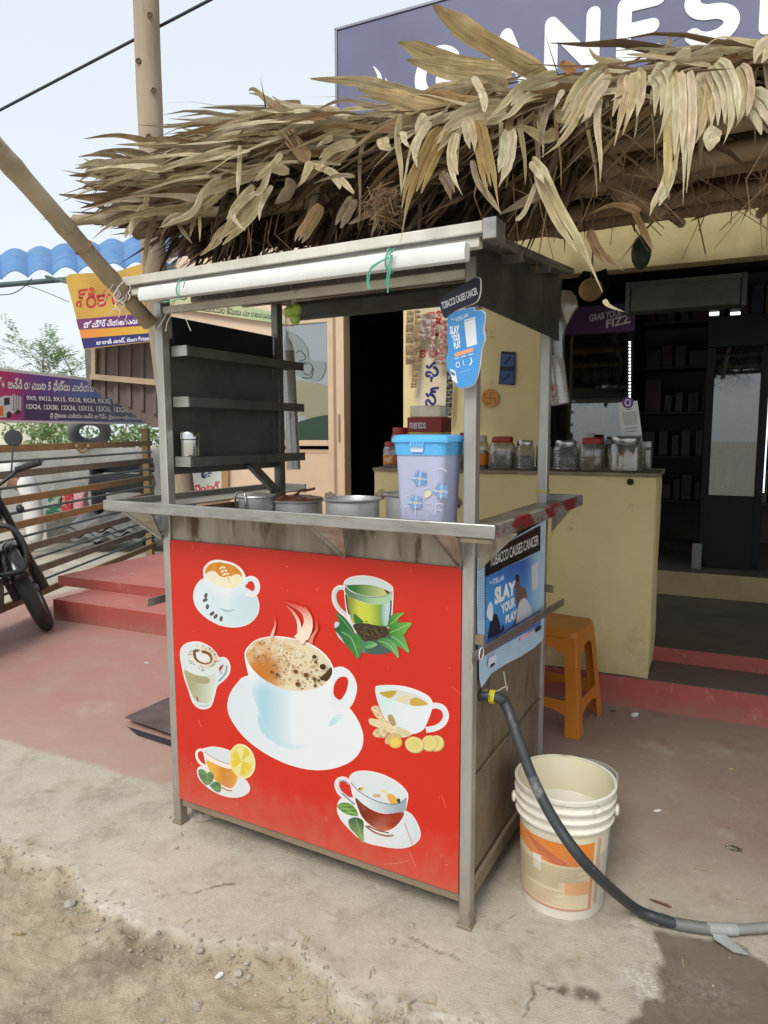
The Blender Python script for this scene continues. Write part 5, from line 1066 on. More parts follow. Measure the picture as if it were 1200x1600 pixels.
# roof deck that closes the canopy above
mb = MB(); nx, ny = 60, 30; vs = []
for k in (0, 1):
    for i in range(nx+1):
        for j in range(ny+1):
            x = -1.12+4.2*i/nx; y = .05+2.95*j/ny; vs.append((x, y, .015+y*.20+k*.05+.035*mnoise.noise(Vector((x*7, y*7, k*3)))))
n2 = (nx+1)*(ny+1); fs = []
for i in range(nx):
    for j in range(ny):
        a = i*(ny+1)+j; q = (a, a+1, a+ny+2, a+ny+1); fs += [q, tuple(n2+t for t in q)[::-1]]
mb.add(vs, fs).build('thatch_deck', 'thatch_deck', th, smooth=60)
# bamboo purlins and rafters
def bamboo(mb, p, q, r0, r1, nodes=6, bend=.0, n=12):
    p, q = Vector(p), Vector(q); k = nodes*6; pts, rs = [], []
    for i in range(k+1):
        t = i/k; pts.append(p.lerp(q, t)+Vector((0, 0, bend*math.sin(math.pi*t)))); f = (i % 6)/6; rs.append((r0+(r1-r0)*t)*(1.10 if i % 6 == 0 else 1.0))
    return mb.tube(pts, rs, n)
def purlin(p, q, r, mat='bamboo', nodes=7, bend=0.0): return bamboo(MB(), p, q, r, r*.9, nodes, bend).build('bamboo_purlin', mat, th, smooth=50)
a_ = epx(118, 344, .0); b_ = epx(350, 330, .04)
purlin(a_, b_, .015, 'bamboo_pale', 4)
a_ = epx(213, 362, .10); purlin(a_, (1.3, .16, a_.z+.05), .022, 'bamboo', 8)
a_ = epx(880, 292, .22); b_ = epx(1230, 222, .22); purlin(a_, b_, .026, 'bamboo', 5)
a_ = epx(420, 345, .35); purlin(a_, (1.2, .35, a_.z+.03), .022, 'bamboo', 6)
a_ = epx(560, 350, .55); purlin((a_.x-.7, .55, .02), (1.5, .55, .06), .026, 'bamboo', 7)
purlin((-1.0, 1.0, .10), (1.5, 1.0, .13), .03, 'bamboo', 7); purlin((-1.0, 1.5, .20), (1.5, 1.5, .23), .03, 'bamboo', 7)
for x in (-.95, -.35, .28, .70, 1.15): bamboo(MB(), (x, .16, -.045), (x+.03, 3.1, .60), .022, .025, 8).build('bamboo_rafter', 'bamboo', th, smooth=50)
a_, b_ = epx(965, 300, .15), epx(1030, 332, .30); bamboo(MB(), a_, b_, .017, .016, 2).build('bamboo_stub', 'bamboo', th, smooth=50)
# tangle of coir rope and fibres
cb_ = MB(); c0 = epx(600, 322, -.02)
for i in range(70):
    p = c0+Vector((lr.gauss(0, .015), lr.gauss(0, .015), lr.gauss(0, .013))); pts = [p+Vector((lr.gauss(0, .02), lr.gauss(0, .02), lr.gauss(0, .018))) for _ in range(4)]; cb_.tube(spline([tuple(q) for q in pts], False, 3), .0009, 4, cap=False)
cb_.build('coir_knot', 'coir', th)['kind'] = 'stuff'
fb_ = MB()
for i in range(150):
    x = lr.uniform(-.9, 1.0); y = lr.uniform(.0, .5); p = Vector((x, y, -.08+y*.15)); L_ = lr.uniform(.04, .2); fb_.tube([p, p+Vector((lr.gauss(0, .02), lr.gauss(0, .02), -L_*.5)), p+Vector((lr.gauss(0, .05), lr.gauss(0, .03), -L_))], lr.uniform(.0006, .0018), 4, cap=False)
fb_.build('hanging_fibres', 'coir', th)['kind'] = 'stuff'

# ---- poles
pb = gnd(262, 900); PY = 2.75
b0 = at(236, 215, PY); t0 = at(228, -60, PY)
pw = thing('wooden_pole', 'tall weathered wooden pole rising through the left end of the thatch', 'pole', (b0.x+.01, PY, 0))
pp = [at(x, y, PY) for x, y in ((226, -90), (230, 60), (236, 215), (240, 400), (258, 570), (284, 755), (296, 900), (302, 1010), (306, 1120))]; pp[-1].z = -.02
sp = spline([tuple(q-Vector((b0.x+.01, PY, 0))) for q in pp], False, 7); pts = sp[::-1]; rs = [.0465*(1+.035*mnoise.noise(Vector((0, 0, q[2]*6)))) for q in pts]
MB().tube(pts, rs, 16).build('trunk', 'pole_wood', pw, smooth=60)
for zz, a in ((2.52, .2), (2.28, -.5), (2.72, .6), (2.05, .4)): MB().lathe([(0, .0), (.006, .001), (.009, .003), (.011, 0)], 9).build('knot', M('knot_dark', (.10, .065, .04), .8), pw)
kn = [c for c in pw.children if c.name.startswith('knot')]
for c, (px, py) in zip(kn, ((240, 141), (216, 95), (232, 213), (234, 23))):
    q = at(px, py, PY-.047); c.location = (q.x-pw.location.x, -.046, q.z); c.rotation_euler = (R(90), 0, 0)
dp0, dp1 = at(234, 505, 2.16), at(-60, 170, 1.68)
dg = thing('bamboo_strut', 'slanting bamboo strut tied to the upper left corner of the cart', 'bamboo', dp0)
bamboo(MB(), (0, 0, 0), dp1-dp0+(dp1-dp0)*.3, .0235, .027, 5, n=16).build('culm', 'bamboo_pale', dg, smooth=50)
for f in (.155, .18, .42): 
    c = (dp1-dp0)*f; ax = (dp1-dp0).normalized(); n1 = ax.orthogonal().normalized(); n2_ = ax.cross(n1); MB().tube([c+(n1*math.cos(a)+n2_*math.sin(a))*.027 for a in [j*.42 for j in range(16)]], .002, 6).build('tie_wire', 'coir', dg)
# frayed cord at the tie
fc = thing('frayed_cord', 'frayed pale cord hanging where the bamboo strut meets the cart', 'cord', dp0)
for i in range(9):
    p = at(lr.uniform(170, 200), lr.uniform(430, 470), 2.02)-dp0; pts = [p]
    for j in range(4): pts.append(pts[-1]+Vector((lr.gauss(0, .012), lr.gauss(-.004, .008), -lr.uniform(.008, .022))))
    MB().tube(spline([tuple(q) for q in pts], False, 4), .0014, 5).build('strand', 'string_white', fc)
# overhead cable
c0, c1 = at(-40, 193, 3.1), at(345, -9, 2.7); o = MB().tube([c0+(c1-c0)*t for t in [i/20*1.6-.3 for i in range(21)]], .0055, 8).build('overhead_cable', M('cable_black', (.03, .035, .04), .5), smooth=60); tag(o, 'dark overhead cable crossing the sky at upper left', 'cable')
# ================================================================== THINGS ON THE CART
M('aluminium', (.68, .68, .67), .36, .65, col2=(.54, .53, .51), ns=9, rough2=.5, stretch=(1, 1, 3), bump=.03)
M('chrome', (.66, .66, .65), .2, 1.0)
M('tea_brown', (.16, .055, .025), .3, col2=(.10, .03, .015), ns=14); M('rag', (.36, .29, .19), .95, col2=(.24, .18, .11), ns=16, bump=.5, bs=60)
BZ = 1.0737; SZ = .955
def pot(px0, px1, pytop, yl, h, name, label, lid=False):
    a, b = CF.py(px0, pytop, yl), CF.py(px1, pytop, yl); r = (b.x-a.x)/2*.96; c = CF.w((a.x+b.x)/2, yl, SZ); h = a.z-SZ
    t = thing(name, label, 'pot', c, CF.yaw); MB().lathe([(0, .002), (r*.86, .002), (r*.9, .0), (r*.93, .006), (r*.95, h*.6), (r*.95, h-.010), (r*1.0, h-.007), (r*1.03, h-.003), (r*1.03, h), (r*.97, h), (r*.93, h-.006), (r*.92, .012), (0, .010)], 40).build('body', 'aluminium', t, smooth=40)
    return t, r, h
t, r, h = pot(432, 500, 778, .40, 0, 'tea_pot', 'aluminium tea pot with brown stained lid and ladle beside the left post', True)
MB().lathe([(r*.99, h+.001), (r*.95, h+.006), (r*.75, h+.004), (r*.6, h+.012), (0, h+.014)], 32).build('lid', 'tea_brown', t, smooth=40)
MB().tube(spline([(-r*.2, 0, h+.012), (0, 0, h+.020), (r*.15, .0, h+.032), (r*.5, 0, h+.034), (r*.8, 0, h+.040)], False, 5), .0045, 8).build('ladle', 'tea_brown', t, smooth=50)
t, r, h = pot(512, 591, 776, .22, 0, 'milk_pan', 'wide aluminium milk pan in the middle of the tray')
t, r, h = pot(604, 690, 768, .30, 0, 'boiling_pan', 'aluminium pan half hidden behind the blue lidded box')
def rag(px, py, yl, s, label, seed):
    c = CF.w(*CF.py(px, py, yl)); bm = bmesh.new(); bmesh.ops.create_icosphere(bm, subdivisions=4, radius=s)
    for v in bm.verts:
        n_ = mnoise.noise(v.co/s*1.6+Vector((seed, 0, 0)))+.5*mnoise.noise(v.co/s*4+Vector((0, seed, 0))); v.co *= 1+.4*n_; v.co.z *= .75; v.co.y *= .5
    me = bpy.data.meshes.new('cloth_rag'); bm.to_mesh(me); bm.free(); me.materials.append(MATS['rag']); me.shade_smooth(); o = link('cloth_rag', me); o.location = c; o.rotation_euler = (0, 0, CF.yaw); tag(o, label, 'cloth', 'pot holder cloths')
    z0 = min(v.co.z for v in me.vertices); return o
rag(515, 776, .33, .020, 'stained cloth between the lidded pot and the milk pan', 1); rag(596, 772, .35, .018, 'stained cloth between the milk pan and the blue box', 4); rag(709, 785, .08, .022, 'stained cloth wedged behind the front right post', 8)
# kettle-like steel lid and wire handle
c = CF.w(*CF.py(400, 786, .30)); c.z = 1.035; t = thing('steel_strainer_pot', 'small steel pot with flat lid and wire handle at left of tray', 'pot', c, CF.yaw)
MB().lathe([(0, 0), (.058, 0), (.062, .01), (.062, .045), (.066, .049), (.064, .054), (.02, .062), (0, .063)], 30).build('body', 'aluminium', t, smooth=40); MB().tube(spline([(-.03, -.068, .0), (-.03, -.072, .04), (-.022, -.07, .066), (.0, -.066, .068), (.012, -.07, .05), (.014, -.072, .0)], False, 5), .0035, 8).build('wire_handle', 'chrome', t, smooth=50)
# tall plastic box with sky blue lid and flowers
glass_l = M('box_lilac', (.50, .53, .72), .3, col2=(.45, .48, .68), ns=3, spec=.5, alpha=.93, coat=.3); M('lid_blue', (.10, .42, .80), .35, col2=(.12, .46, .84), ns=5)
a, b = CF.py(628, 800, -.045), CF.py(700, 800, -.045); zt = CF.py(660, 679, -.045).z; cx = (a.x+b.x)/2; w = (b.x-a.x)/2; H = zt-BZ
bx_ = thing('plastic_box', 'tall lilac plastic box with sky blue lid and blue daisies on tray', 'container', CF.w(cx, -.02, BZ), CF.yaw)
def rrect(w, d, r, n=6):
    P = []
    for sx, sy, a0 in ((1, 1, 0), (-1, 1, 90), (-1, -1, 180), (1, -1, 270)):
        for i in range(n+1): an = R(a0+90*i/n); P.append((sx*(w-r)+r*math.cos(an), sy*(d-r)+r*math.sin(an)))
    return P
def stack(mb, secs, r=.02, closed=True):
    n = None
    for w, d, z in secs:
        P = rrect(w, d, min(r, w*.9, d*.9)); n = len(P); mb.v += [(x, y, z) for x, y in P]
    k = len(secs); base = len(mb.v)-k*n
    for i in range(k-1):
        for j in range(n): mb.f.append((base+i*n+j, base+i*n+(j+1) % n, base+(i+1)*n+(j+1) % n, base+(i+1)*n+j))
    mb.f.append(tuple(base+j for j in range(n))[::-1]); mb.f.append(tuple(base+(k-1)*n+j for j in range(n))); return mb
w0 = w*.93; lidh = H*.22
stack(MB(), [(w0*.97, .052, 0), (w0, .055, .006), (w*1.06, .060, H-lidh*.9), (w*1.08, .0615, H-lidh*.75)], .018).build('body', 'box_lilac', bx_, smooth=40)
ld = stack(MB(), [(w*1.09, .0625, H-lidh), (w*1.13, .066, H-.020), (w*1.20, .070, H-.018), (w*1.20, .070, H-.012), (w*1.13, .062, H-.003), (w*1.0, .055, H)], .02).build('lid', 'lid_blue', bx_, smooth=35)
ytl = -.0675; ylid = lambda z_: -.066
for i in range(5): box('clip_bar', 'lid_blue', ld, -.018+i*.0078, -.013+i*.0078, -.0705, -.0655, H-lidh*.62, H-lidh*.28, .0008)
MB().prism([(-.024, H-lidh*.2), (.022, H-lidh*.2), (.014, H-lidh*.85), (-.017, H-lidh*.85)], lambda u, v, d_: (u, d_, v), -.0668, -.0655).build('clip', M('clip_pale', (.55, .62, .75), .4), ld)
BXF = 1
def bxf(u, v, d_):
    q = CF.py(u, v, -.085); f = (q.z-BZ)/(H*.85); return (q.x-cx, -(.0553+.0052*max(0, min(1.1, f)))-.0026-d_, q.z-BZ)
def daisy(cx_, cy_, r_):
    A = Art(bxf)
    for i in range(16):
        a = i*math.pi/8+.1; c_, s_ = math.cos(a), math.sin(a); q = r_*(.85+.2*((i*7) % 3)/2); A.poly([(cx_+2*c_, cy_+2*s_), (cx_+q*.6*math.cos(a-.24), cy_+q*.6*math.sin(a-.24)), (cx_+q*c_, cy_+q*s_), (cx_+q*.6*math.cos(a+.24), cy_+q*.6*math.sin(a+.24))], S(14, 138, 208) if i % 4 else S(150, 206, 240))
    A.ell(cx_, cy_, 2.8, 2.8, S(236, 226, 200), 0, 12); A.ell(cx_, cy_, 1.3, 1.3, S(150, 70, 30), 0, 10); A.build('daisy_print', 'print_gloss', bx_)
daisy(655, 748, 14); daisy(688, 768, 14); daisy(648, 786, 13.5); A = Art(bxf)
for P in ([(660, 765), (670, 762), (674, 770), (664, 776), (660, 785), (672, 786)], [(634, 766), (640, 772), (632, 776)], [(676, 735), (690, 732), (697, 738)], [(630, 805), (630, 792), (640, 792)], [(648, 806), (648, 795)], [(668, 806), (668, 794), (676, 806)], [(680, 805), (680, 788), (692, 788)], [(680, 797), (690, 797)]): A.line(P, 1.0, S(214, 210, 226), 3)
A.blob([(662, 770), (670, 766), (672, 774), (664, 778)], S(206, 214, 180)); A.line([(625, 690), (660, 691), (699, 691)], .6, S(206, 214, 235), 3)
A.build('line_print', 'print_gloss', bx_)['kind'] = 'stuff'
# canister and bits on the shelves
c = CF.w(*CF.pxp(298, 717, -W_+.062)); t = thing('steel_canister', 'round steel canister with lid on the lowest shelf', 'canister', (c.x, c.y, 1.2085), CF.yaw)
MB().lathe([(0, 0), (.028, 0), (.030, .003), (.029, .072), (.027, .074)], 28).build('body', 'chrome', t, smooth=40); MB().lathe([(.0275, .0745), (.031, .076), (.031, .094), (.028, .098), (.010, .0985), (0, .099)], 28).build('lid', 'chrome', t, smooth=40)
for px, col, lab, sz in ((317, S(200, 120, 120), 'crumpled pink wrapper on the middle shelf', .016), (345, S(120, 60, 50), 'flat brown packet on the middle shelf', .02), (372, S(96, 92, 70), 'olive packet on the middle shelf', .015), (398, S(28, 26, 26), 'black lighter and scraps at the far end of the middle shelf', .018)):
    q = CF.pxp(px, 620, -W_+.064); o = hand_block('packet', M('pk%d' % px, col, .6), None, -sz, sz, -sz*.8, sz*.8, 0, sz*.55, .007, 5); o.location = CF.w(q.x, q.y, 1.3955); o.rotation_euler = (0, 0, CF.yaw+.4); tag(o, lab, 'packet')
q = CF.pxp(435, 705, -W_+.075); o = MB().tube(spline([(-.10, -.10, .004), (-.03, -.02, .010), (.0, .02, .012), (.012, .045, .016), (.0, .05, .012)], False, 5), .0025, 7).build('tongs', 'chrome', smooth=50); o.location = CF.w(q.x, q.y, 1.2085); o.rotation_euler = (0, 0, CF.yaw); tag(o, 'thin steel tongs lying at the end of the lowest shelf', 'tongs')
# hanging limes
M('lime', (.30, .42, .08), .35, col2=(.38, .50, .12), ns=8, bump=.06, bs=120)
lm = CF.w(*CF.py(459, 490, .05)); r_ = .0162
for i, (px, py, lab) in enumerate(((453, 486, 'left lime of the three hanging under the canopy'), (463, 483, 'right lime of the three hanging under the canopy'), (461, 498, 'lowest lime of the three hanging under the canopy'))):
    q = CF.w(*CF.py(px, py, .05+.004*i)); o = MB().lathe([(0, -r_*1.08), (r_*.3, -r_*1.02), (r_*.75, -r_*.72), (r_, -.1*r_), (r_*.95, .3*r_), (r_*.6, .82*r_), (r_*.2, 1.02*r_), (0, 1.06*r_)], 18).build('lime', 'lime', smooth=60); o.location = q; tag(o, lab, 'lime', 'limes hung on a string')
lt = thing('lime_string', 'thin white strings holding the three limes', 'string', lm)
for P in ([(452, 440), (457, 460), (455, 486)], [(458, 455), (461, 470), (464, 483)], [(457, 460), (459, 480), (461, 497)]): MB().tube(spline([tuple(CF.w(*CF.py(x, y, .05))-lm) for x, y in P], False, 4), .0012, 5).build('string', 'string_white', lt)
# sleeves of paper cups
M('paper_cup', (.70, .66, .60), .6, col2=(.60, .55, .48), ns=20); M('speck_ink', (.22, .18, .15), .6)
glassy('sleeve_film', (.88, .88, .88), .16, .18, .14, (.5, .5, .5)); glassy('sleeve_grey', (.55, .55, .55), .16, .2, .4, (.18, .18, .18))
def cup_sleeve(name, label, top, bot, r, speck=True, bag=None):
    d_ = (bot-top); L = d_.length; t = thing(name, label, 'cups', top); q = Vector((0, 0, -1)).rotation_difference(d_.normalized()).to_matrix()
    n = int(L/.011); mb = MB(); prof = []
    for i in range(n): z_ = -i*L/n; prof += [(r*.94, z_), (r, z_-L/n*.25), (r*.985, z_-L/n*.9)]
    mb.lathe([(0, 0)]+prof+[(r*.8, -L), (0, -L+.004)], 22); mb.v = [tuple(q @ Vector(v)) for v in mb.v]; mb.build('cup_stack', 'paper_cup', t, smooth=30)
    mb = MB(); mb.lathe([(r*1.03, -L-.004), (r*1.04, -L*.6), (r*1.05, 0), (r*.8, .03), (r*.25, .06), (r*.4, .085)], 18, cap=False); mb.v = [tuple(q @ Vector(v)) for v in mb.v]; mb.build('plastic_sleeve', 'sleeve_film', t, smooth=60)
    if speck:
        mb = MB()
        for i in range(n):
            for j in range(7):
                a = -2.6+j*.36+(i % 2)*.18; z_ = -(i+.5)*L/n; rr = r*1.004; da = .06; dz = .0016; mb.add([q @ Vector((rr*math.cos(a+s1*da), rr*math.sin(a+s1*da), z_+s2*dz)) for s1, s2 in ((-1, -1), (1, -1), (1, 1), (-1, 1))], [(0, 1, 2, 3)])
        mb.build('printed_specks', 'speck_ink', t, fix=False)['kind'] = 'stuff'
    return t, L
ya = .80
cup_sleeve('paper_cup_sleeve', 'long sleeve of speckled paper cups hanging behind the left shelves', CF.w(*CF.py(449, 548, ya)), CF.w(*CF.py(459, 733, ya)), .0285)
MB().tube([CF.w(*CF.py(446, 500, ya)), CF.w(*CF.py(448, 530, ya))], .0015, 6).build('sleeve_string', 'string_white', None); tag(bpy.data.objects['sleeve_string'], 'short white string above the speckled cup sleeve', 'string')
a_, b_ = CF.w(*CF.py(866, 556, D_+.07)), CF.w(*CF.py(876, 630, D_+.07))
t, L = cup_sleeve('paper_cup_sleeve', 'plain sleeve of paper cups in a plastic bag hanging at the rear right post', a_, b_, .029, False)
mb = MB(); prof = [(.0315, -.012), (.034, .05), (.033, .10), (.028, .14), (.012, .18), (.004, .20), (.012, .215)]; mb.lathe(prof, 20, cap=False); mb.v = [(x+.010*mnoise.noise(Vector((x*30, y*30, z*14))), y+.010*mnoise.noise(Vector((x*30, y*30+9, z*14))), z) for x, y, z in mb.v]; mb.build('plastic_bag', 'sleeve_grey', t, smooth=60)
mb = MB(); mb.lathe([(.004, 0), (.02, .03), (.035, .07), (.03, .10), (.012, .12)], 18, cap=False); mb.v = [(x*1.3+.028+.014*mnoise.noise(Vector((x*40, y*40, z*25))), y*.5+.012*mnoise.noise(Vector((z*40, y*40, x*25))), z+.09) for x, y, z in mb.v]; mb.build('plastic_bag', glassy('bag_beige', (.8, .74, .66), .12, .25, .5, (.42, .35, .27)), t, smooth=60)
mbx = MB().box(-.022, -.004, -.034, -.022, -.055, -.018).build('matchbox', M('matchbox_red', (.20, .05, .04), .6, col2=(.45, .4, .35), ns=60), t, bevel=.001); mbx.location = (b_-a_)*.55; mbx.rotation_euler = (0, .3, 0)
# ---- signs and posters
M('board_white', (.75, .75, .74), .4)
def sgn(px, py):
    q = CF.py(px, py, -.03); return q
sgo = thing('tobacco_sign', 'black and blue shaped cardboard warning sign on the front right post', 'sign', CF.w(0, -.03, 0), CF.yaw)
bl = [(692, 463), (700, 458), (738, 436), (745, 434), (750, 437), (750, 455), (747, 467), (740, 474), (715, 484), (700, 495), (695, 497), (690, 488), (687, 472)]
blue = [(703, 492), (737, 481), (741, 486), (750, 485), (757, 490), (757, 500), (755, 515), (757, 530), (752, 545), (750, 565), (747, 582), (742, 595), (736, 603), (722, 606), (716, 605), (709, 594), (702, 582), (698, 570), (698, 558), (701, 545), (699, 530), (700, 512)]
def sfn(u, v, d_): q = sgn(u, v); return (q.x, -d_, q.z)
for nm, P, m_, d0 in (('warning_board', bl, 'ink_navy', 0), ('shaped_board', blue, 'sign_blue', .0008)):
    M('ink_navy', (.012, .012, .03), .35); M('sign_blue', (.055, .27, .62), .35, col2=(.08, .33, .68), ns=4)
    Q = spline(P, True, 4); cx_, cy_ = sum(p[0] for p in Q)/len(Q), sum(p[1] for p in Q)/len(Q)
    MB().prism([(x*1.0+(x-cx_)*.03+.6, y+(y-cy_)*.02) for x, y in Q], lambda u, v, d_: sfn(u, v, d_), -.003-d0, -.0005-d0).build('board_edge', 'board_white', sgo)
    MB().prism(Q, lambda u, v, d_: sfn(u, v, d_), .0002+d0, .0012+d0).build(nm, m_, sgo)
def sfa(u, v, d_): q = sgn(u, v); return (q.x, -.0024-d_, q.z)
A = Art(sfa); wt = S(236, 240, 246)
A.text('TOBACCO CAUSES CANCER', [(690, 473), (745, 449), (747, 460), (692, 484)], wt, .012); A.build('warning_lettering', 'print_gloss', sgo); A = Art(sfa)
A.text('STELLAR', [(713, 497), (732, 489), (732, 495), (713, 503)], wt, .01); A.text('SLAY', [(703, 510), (718, 508), (719, 522), (704, 523)], wt, .05); A.text('YOUR', [(706, 524), (719, 521), (720, 532), (708, 535)], wt, .05); A.text('PLAY', [(709, 536), (720, 532), (721, 543), (711, 546)], wt, .05)
A.poly([(726, 503), (743, 498), (746, 538), (730, 543)], S(226, 228, 232)); A.line([(726, 501), (744, 496)], 1.6, wt, smooth=False); A.poly([(711, 552), (740, 543), (740, 549), (712, 558)], S(240, 160, 120))
for x, y in ((714, 561), (724, 558), (735, 555)): A.line([(x-3, y), (x+4, y-2)], 1.2, wt, smooth=False)
A.ell(716, 570, 3.2, 4.6, wt); A.ell(716, 570, 2.2, 3.4, S(66, 140, 214)); A.line([(724, 562), (725, 570), (727, 571)], .8, wt, smooth=False); A.line([(736, 559), (738, 565), (734, 572), (737, 568)], 1.8, wt, smooth=False)
A.line([(718, 583), (735, 577)], 1.0, S(150, 190, 236), smooth=False); A.line([(716, 590), (738, 583)], .6, S(120, 170, 230), smooth=False); A.poly([(704, 576), (712, 580), (716, 600), (707, 594)], S(222, 220, 222)); A.poly([(705, 580), (711, 583), (712, 588), (706, 585)], S(90, 90, 96))
for x, y in ((707, 499), (711, 499)): A.poly([(x-2, y-1), (x, y), (x+2, y-2), (x, y+2)], wt)
A.build('printing', 'print_gloss', sgo)
# poster tucked behind the flank bar
PX_ = .0155
def ppx(u, v): return CF.pxp(u, v, PX_)
M('poster_pale', (.45, .60, .76), .5, col2=(.40, .54, .70), ns=6); po = thing('side_poster', 'creased blue poster with black warning band tucked on the cart flank', 'poster', CF.w(PX_, 0, 0), CF.yaw)
out = [(746, 872), (800, 842), (851, 813), (850, 880), (850, 960), (849, 998), (835, 1012), (815, 1025), (790, 1038), (768, 1052), (752, 1075), (749, 1060), (746, 1000), (745, 930)]
def pof(u, v, d_):
    q = ppx(u, v); wv = .004*mnoise.noise(Vector((u*.02, v*.018, 4))); return (max(0, wv)+d_, q.y, q.z)
A = Art(pof, .00012, 5)
A.poly(out, lambda x, y: lerp(S(168, 200, 226), S(190, 214, 234), .5+.5*mnoise.noise(Vector((x*.06, y*.06, 0)))), L=5)
for i in range(22): y_ = 885+i*4; A.line([(746.5, y_), (756.5, y_-3)], 1.0, S(140, 175, 210), smooth=False)
A.poly([(757, 866), (843, 821), (843, 860), (757, 901)], lambda x, y: lerp(S(24, 20, 20), S(60, 24, 28), (870-y)/50), L=5)
A.text('TOBACCO CAUSES CANCER', [(764, 869), (840, 835), (840, 851), (764, 886)], S(238, 236, 234), .006)
A.poly([(757, 901), (843, 863), (843, 952), (757, 1000)], lambda x, y: lerp(lerp(S(54, 92, 178), S(74, 150, 214), (y-880)/50), S(176, 208, 230), smooth(815, 845, x)), L=5)
A.text('STELLAR', [(768, 905), (786, 898), (786, 906), (768, 913)], S(240, 244, 250), .012)
A.poly([(762, 908), (765, 910), (767, 907), (765, 913)], S(240, 244, 250))
for b_, q in (('SLAY', [(771, 918), (803, 906), (803, 928), (771, 946)]), ('YOUR', [(780, 945), (803, 931), (803, 947), (782, 960)]), ('PLAY', [(788, 962), (806, 951), (806, 967), (788, 974)])): A.text(b_, q, S(244, 244, 246), .055)
A.blob([(803, 902), (808, 899), (811, 915), (818, 920), (822, 940), (816, 945), (808, 970), (800, 980), (806, 950), (803, 930)], S(120, 84, 76)); A.blob([(808, 945), (820, 935), (830, 960), (824, 985), (805, 995)], S(206, 206, 214)); A.ell(806, 903, 3, 6, S(58, 38, 36)); A.blob([(760, 1000), (766, 965), (774, 960), (780, 985), (772, 1000)], S(40, 36, 60)); A.blob([(758, 960), (763, 940), (768, 950), (766, 970)], S(226, 232, 236)); A.blob([(778, 996), (784, 975), (786, 990), (784, 1004)], S(96, 40, 70))
A.poly([(828, 885), (839, 875), (839, 917), (829, 924)], S(206, 210, 216)); A.poly([(757, 1000), (770, 994), (843, 953), (843, 975), (757, 1022)], lambda x, y: S(86, 112, 190), L=5)
for i in range(4): A.line([(760, 1006+i*4), (778, 997+i*4)], .8, S(170, 186, 226), smooth=False)
A.poly([(810, 996), (832, 983), (833, 988), (811, 1002)], S(214, 186, 206)); A.poly([(834, 982), (843, 976), (843, 982), (835, 988)], S(30, 30, 44)); A.poly([(760, 1028), (772, 1022), (772, 1036), (760, 1042)], S(226, 228, 232)); A.poly([(763, 1038), (770, 1034), (770, 1038), (763, 1043)], S(34, 34, 40))
A.build('printed_sheet', 'print_gloss', po, 1.18)  # print colours brightened because this flank lies in shade
tw = MB().tube(spline([tuple(CF.w(*CF.pxp(x, y, .035))) for x, y in ((787, 1050), (789, 1062), (792, 1080))], False, 4)+spline([tuple(CF.w(*CF.pxp(x, y, .037))) for x, y in ((793, 1072), (785, 1075), (774, 1082))], False, 4), .0018, 6).build('plastic_tie', 'string_white'); tag(tw, 'white plastic tie under the side poster', 'tie')
yt = thing('yellow_string', 'thin yellow string round the rear right post hanging by the counter', 'string', CF.w(0, 0, 0), CF.yaw)
M('string_yellow', (.62, .50, .04), .6); box('string_wrap', 'string_yellow', yt, -.027, .011, D_-.035, D_+.003, 1.106, 1.113, .002)
MB().tube(spline([tuple(CF.py(x, y, D_+.05)) for x, y in ((868, 825), (858, 845), (859, 865), (855, 895), (852, 920))], False, 5), .0013, 5).build('string_tail', 'string_yellow', yt)
# ================================================================== LEFT SIDE: fence, yard, banners, blue roof, motorcycle
M('rail_brown', (.34, .225, .10), .7, col2=(.26, .165, .075), ns=5, bump=.15, stretch=(3, .4, 3)); M('rail_grey', (.21, .19, .15), .75, col2=(.14, .125, .10), ns=5, bump=.2, stretch=(3, .4, 3)); M('rail_teal', (.10, .15, .145), .5, .3, col2=(.07, .10, .10), ns=5)
fa, fb = Vector((-2.66, 3.05, 0)), Vector((-2.44, 7.25, 0)); fyaw = math.atan2(fb.y-fa.y, fb.x-fa.x); FL = (fb-fa).length
FF = Frame(fa.x, fa.y, fyaw)
fe = thing('rail_fence', 'open fence of alternating timber planks and thin pipes on the left', 'fence', fa, fyaw)
for i in range(13):
    z_ = 1.205-i*.0895
    if i % 2 == 0: m_ = 'rail_grey' if i in (2, 8, 10) else 'rail_brown'; box('plank', m_, fe, 0, FL, -.012, .012, z_-.026, z_+.026, .003)
    else: MB().tube([(0, 0, z_), (FL, 0, z_)], .010, 8).build('pipe_rail', 'rail_teal', fe, smooth=50)
for x in (.04, 1.30, FL-.03): box('post', 'rail_brown', fe, x-.035, x+.035, .013, .08, 0, 1.30 if x < FL-.1 else 1.36, .004)
# string of shells hung on the top rail
q = FF.py(128, 703, -.03); t = thing('bead_garland', 'short garland of pale beads hanging on the top fence plank', 'garland', FF.w(q.x, -.03, q.z))
for i in range(6): a = math.pi*(i/5); p = FF.py(119+i*3.7, 697+9*math.sin(a), -.03); MB().lathe([(0, -.016), (.013, -.010), (.016, 0), (.013, .010), (0, .016)], 10).build('bead', M('bead_tan', (.50, .36, .20), .6), t, smooth=60).location = FF.w(p.x, -.03, p.z)-t.location
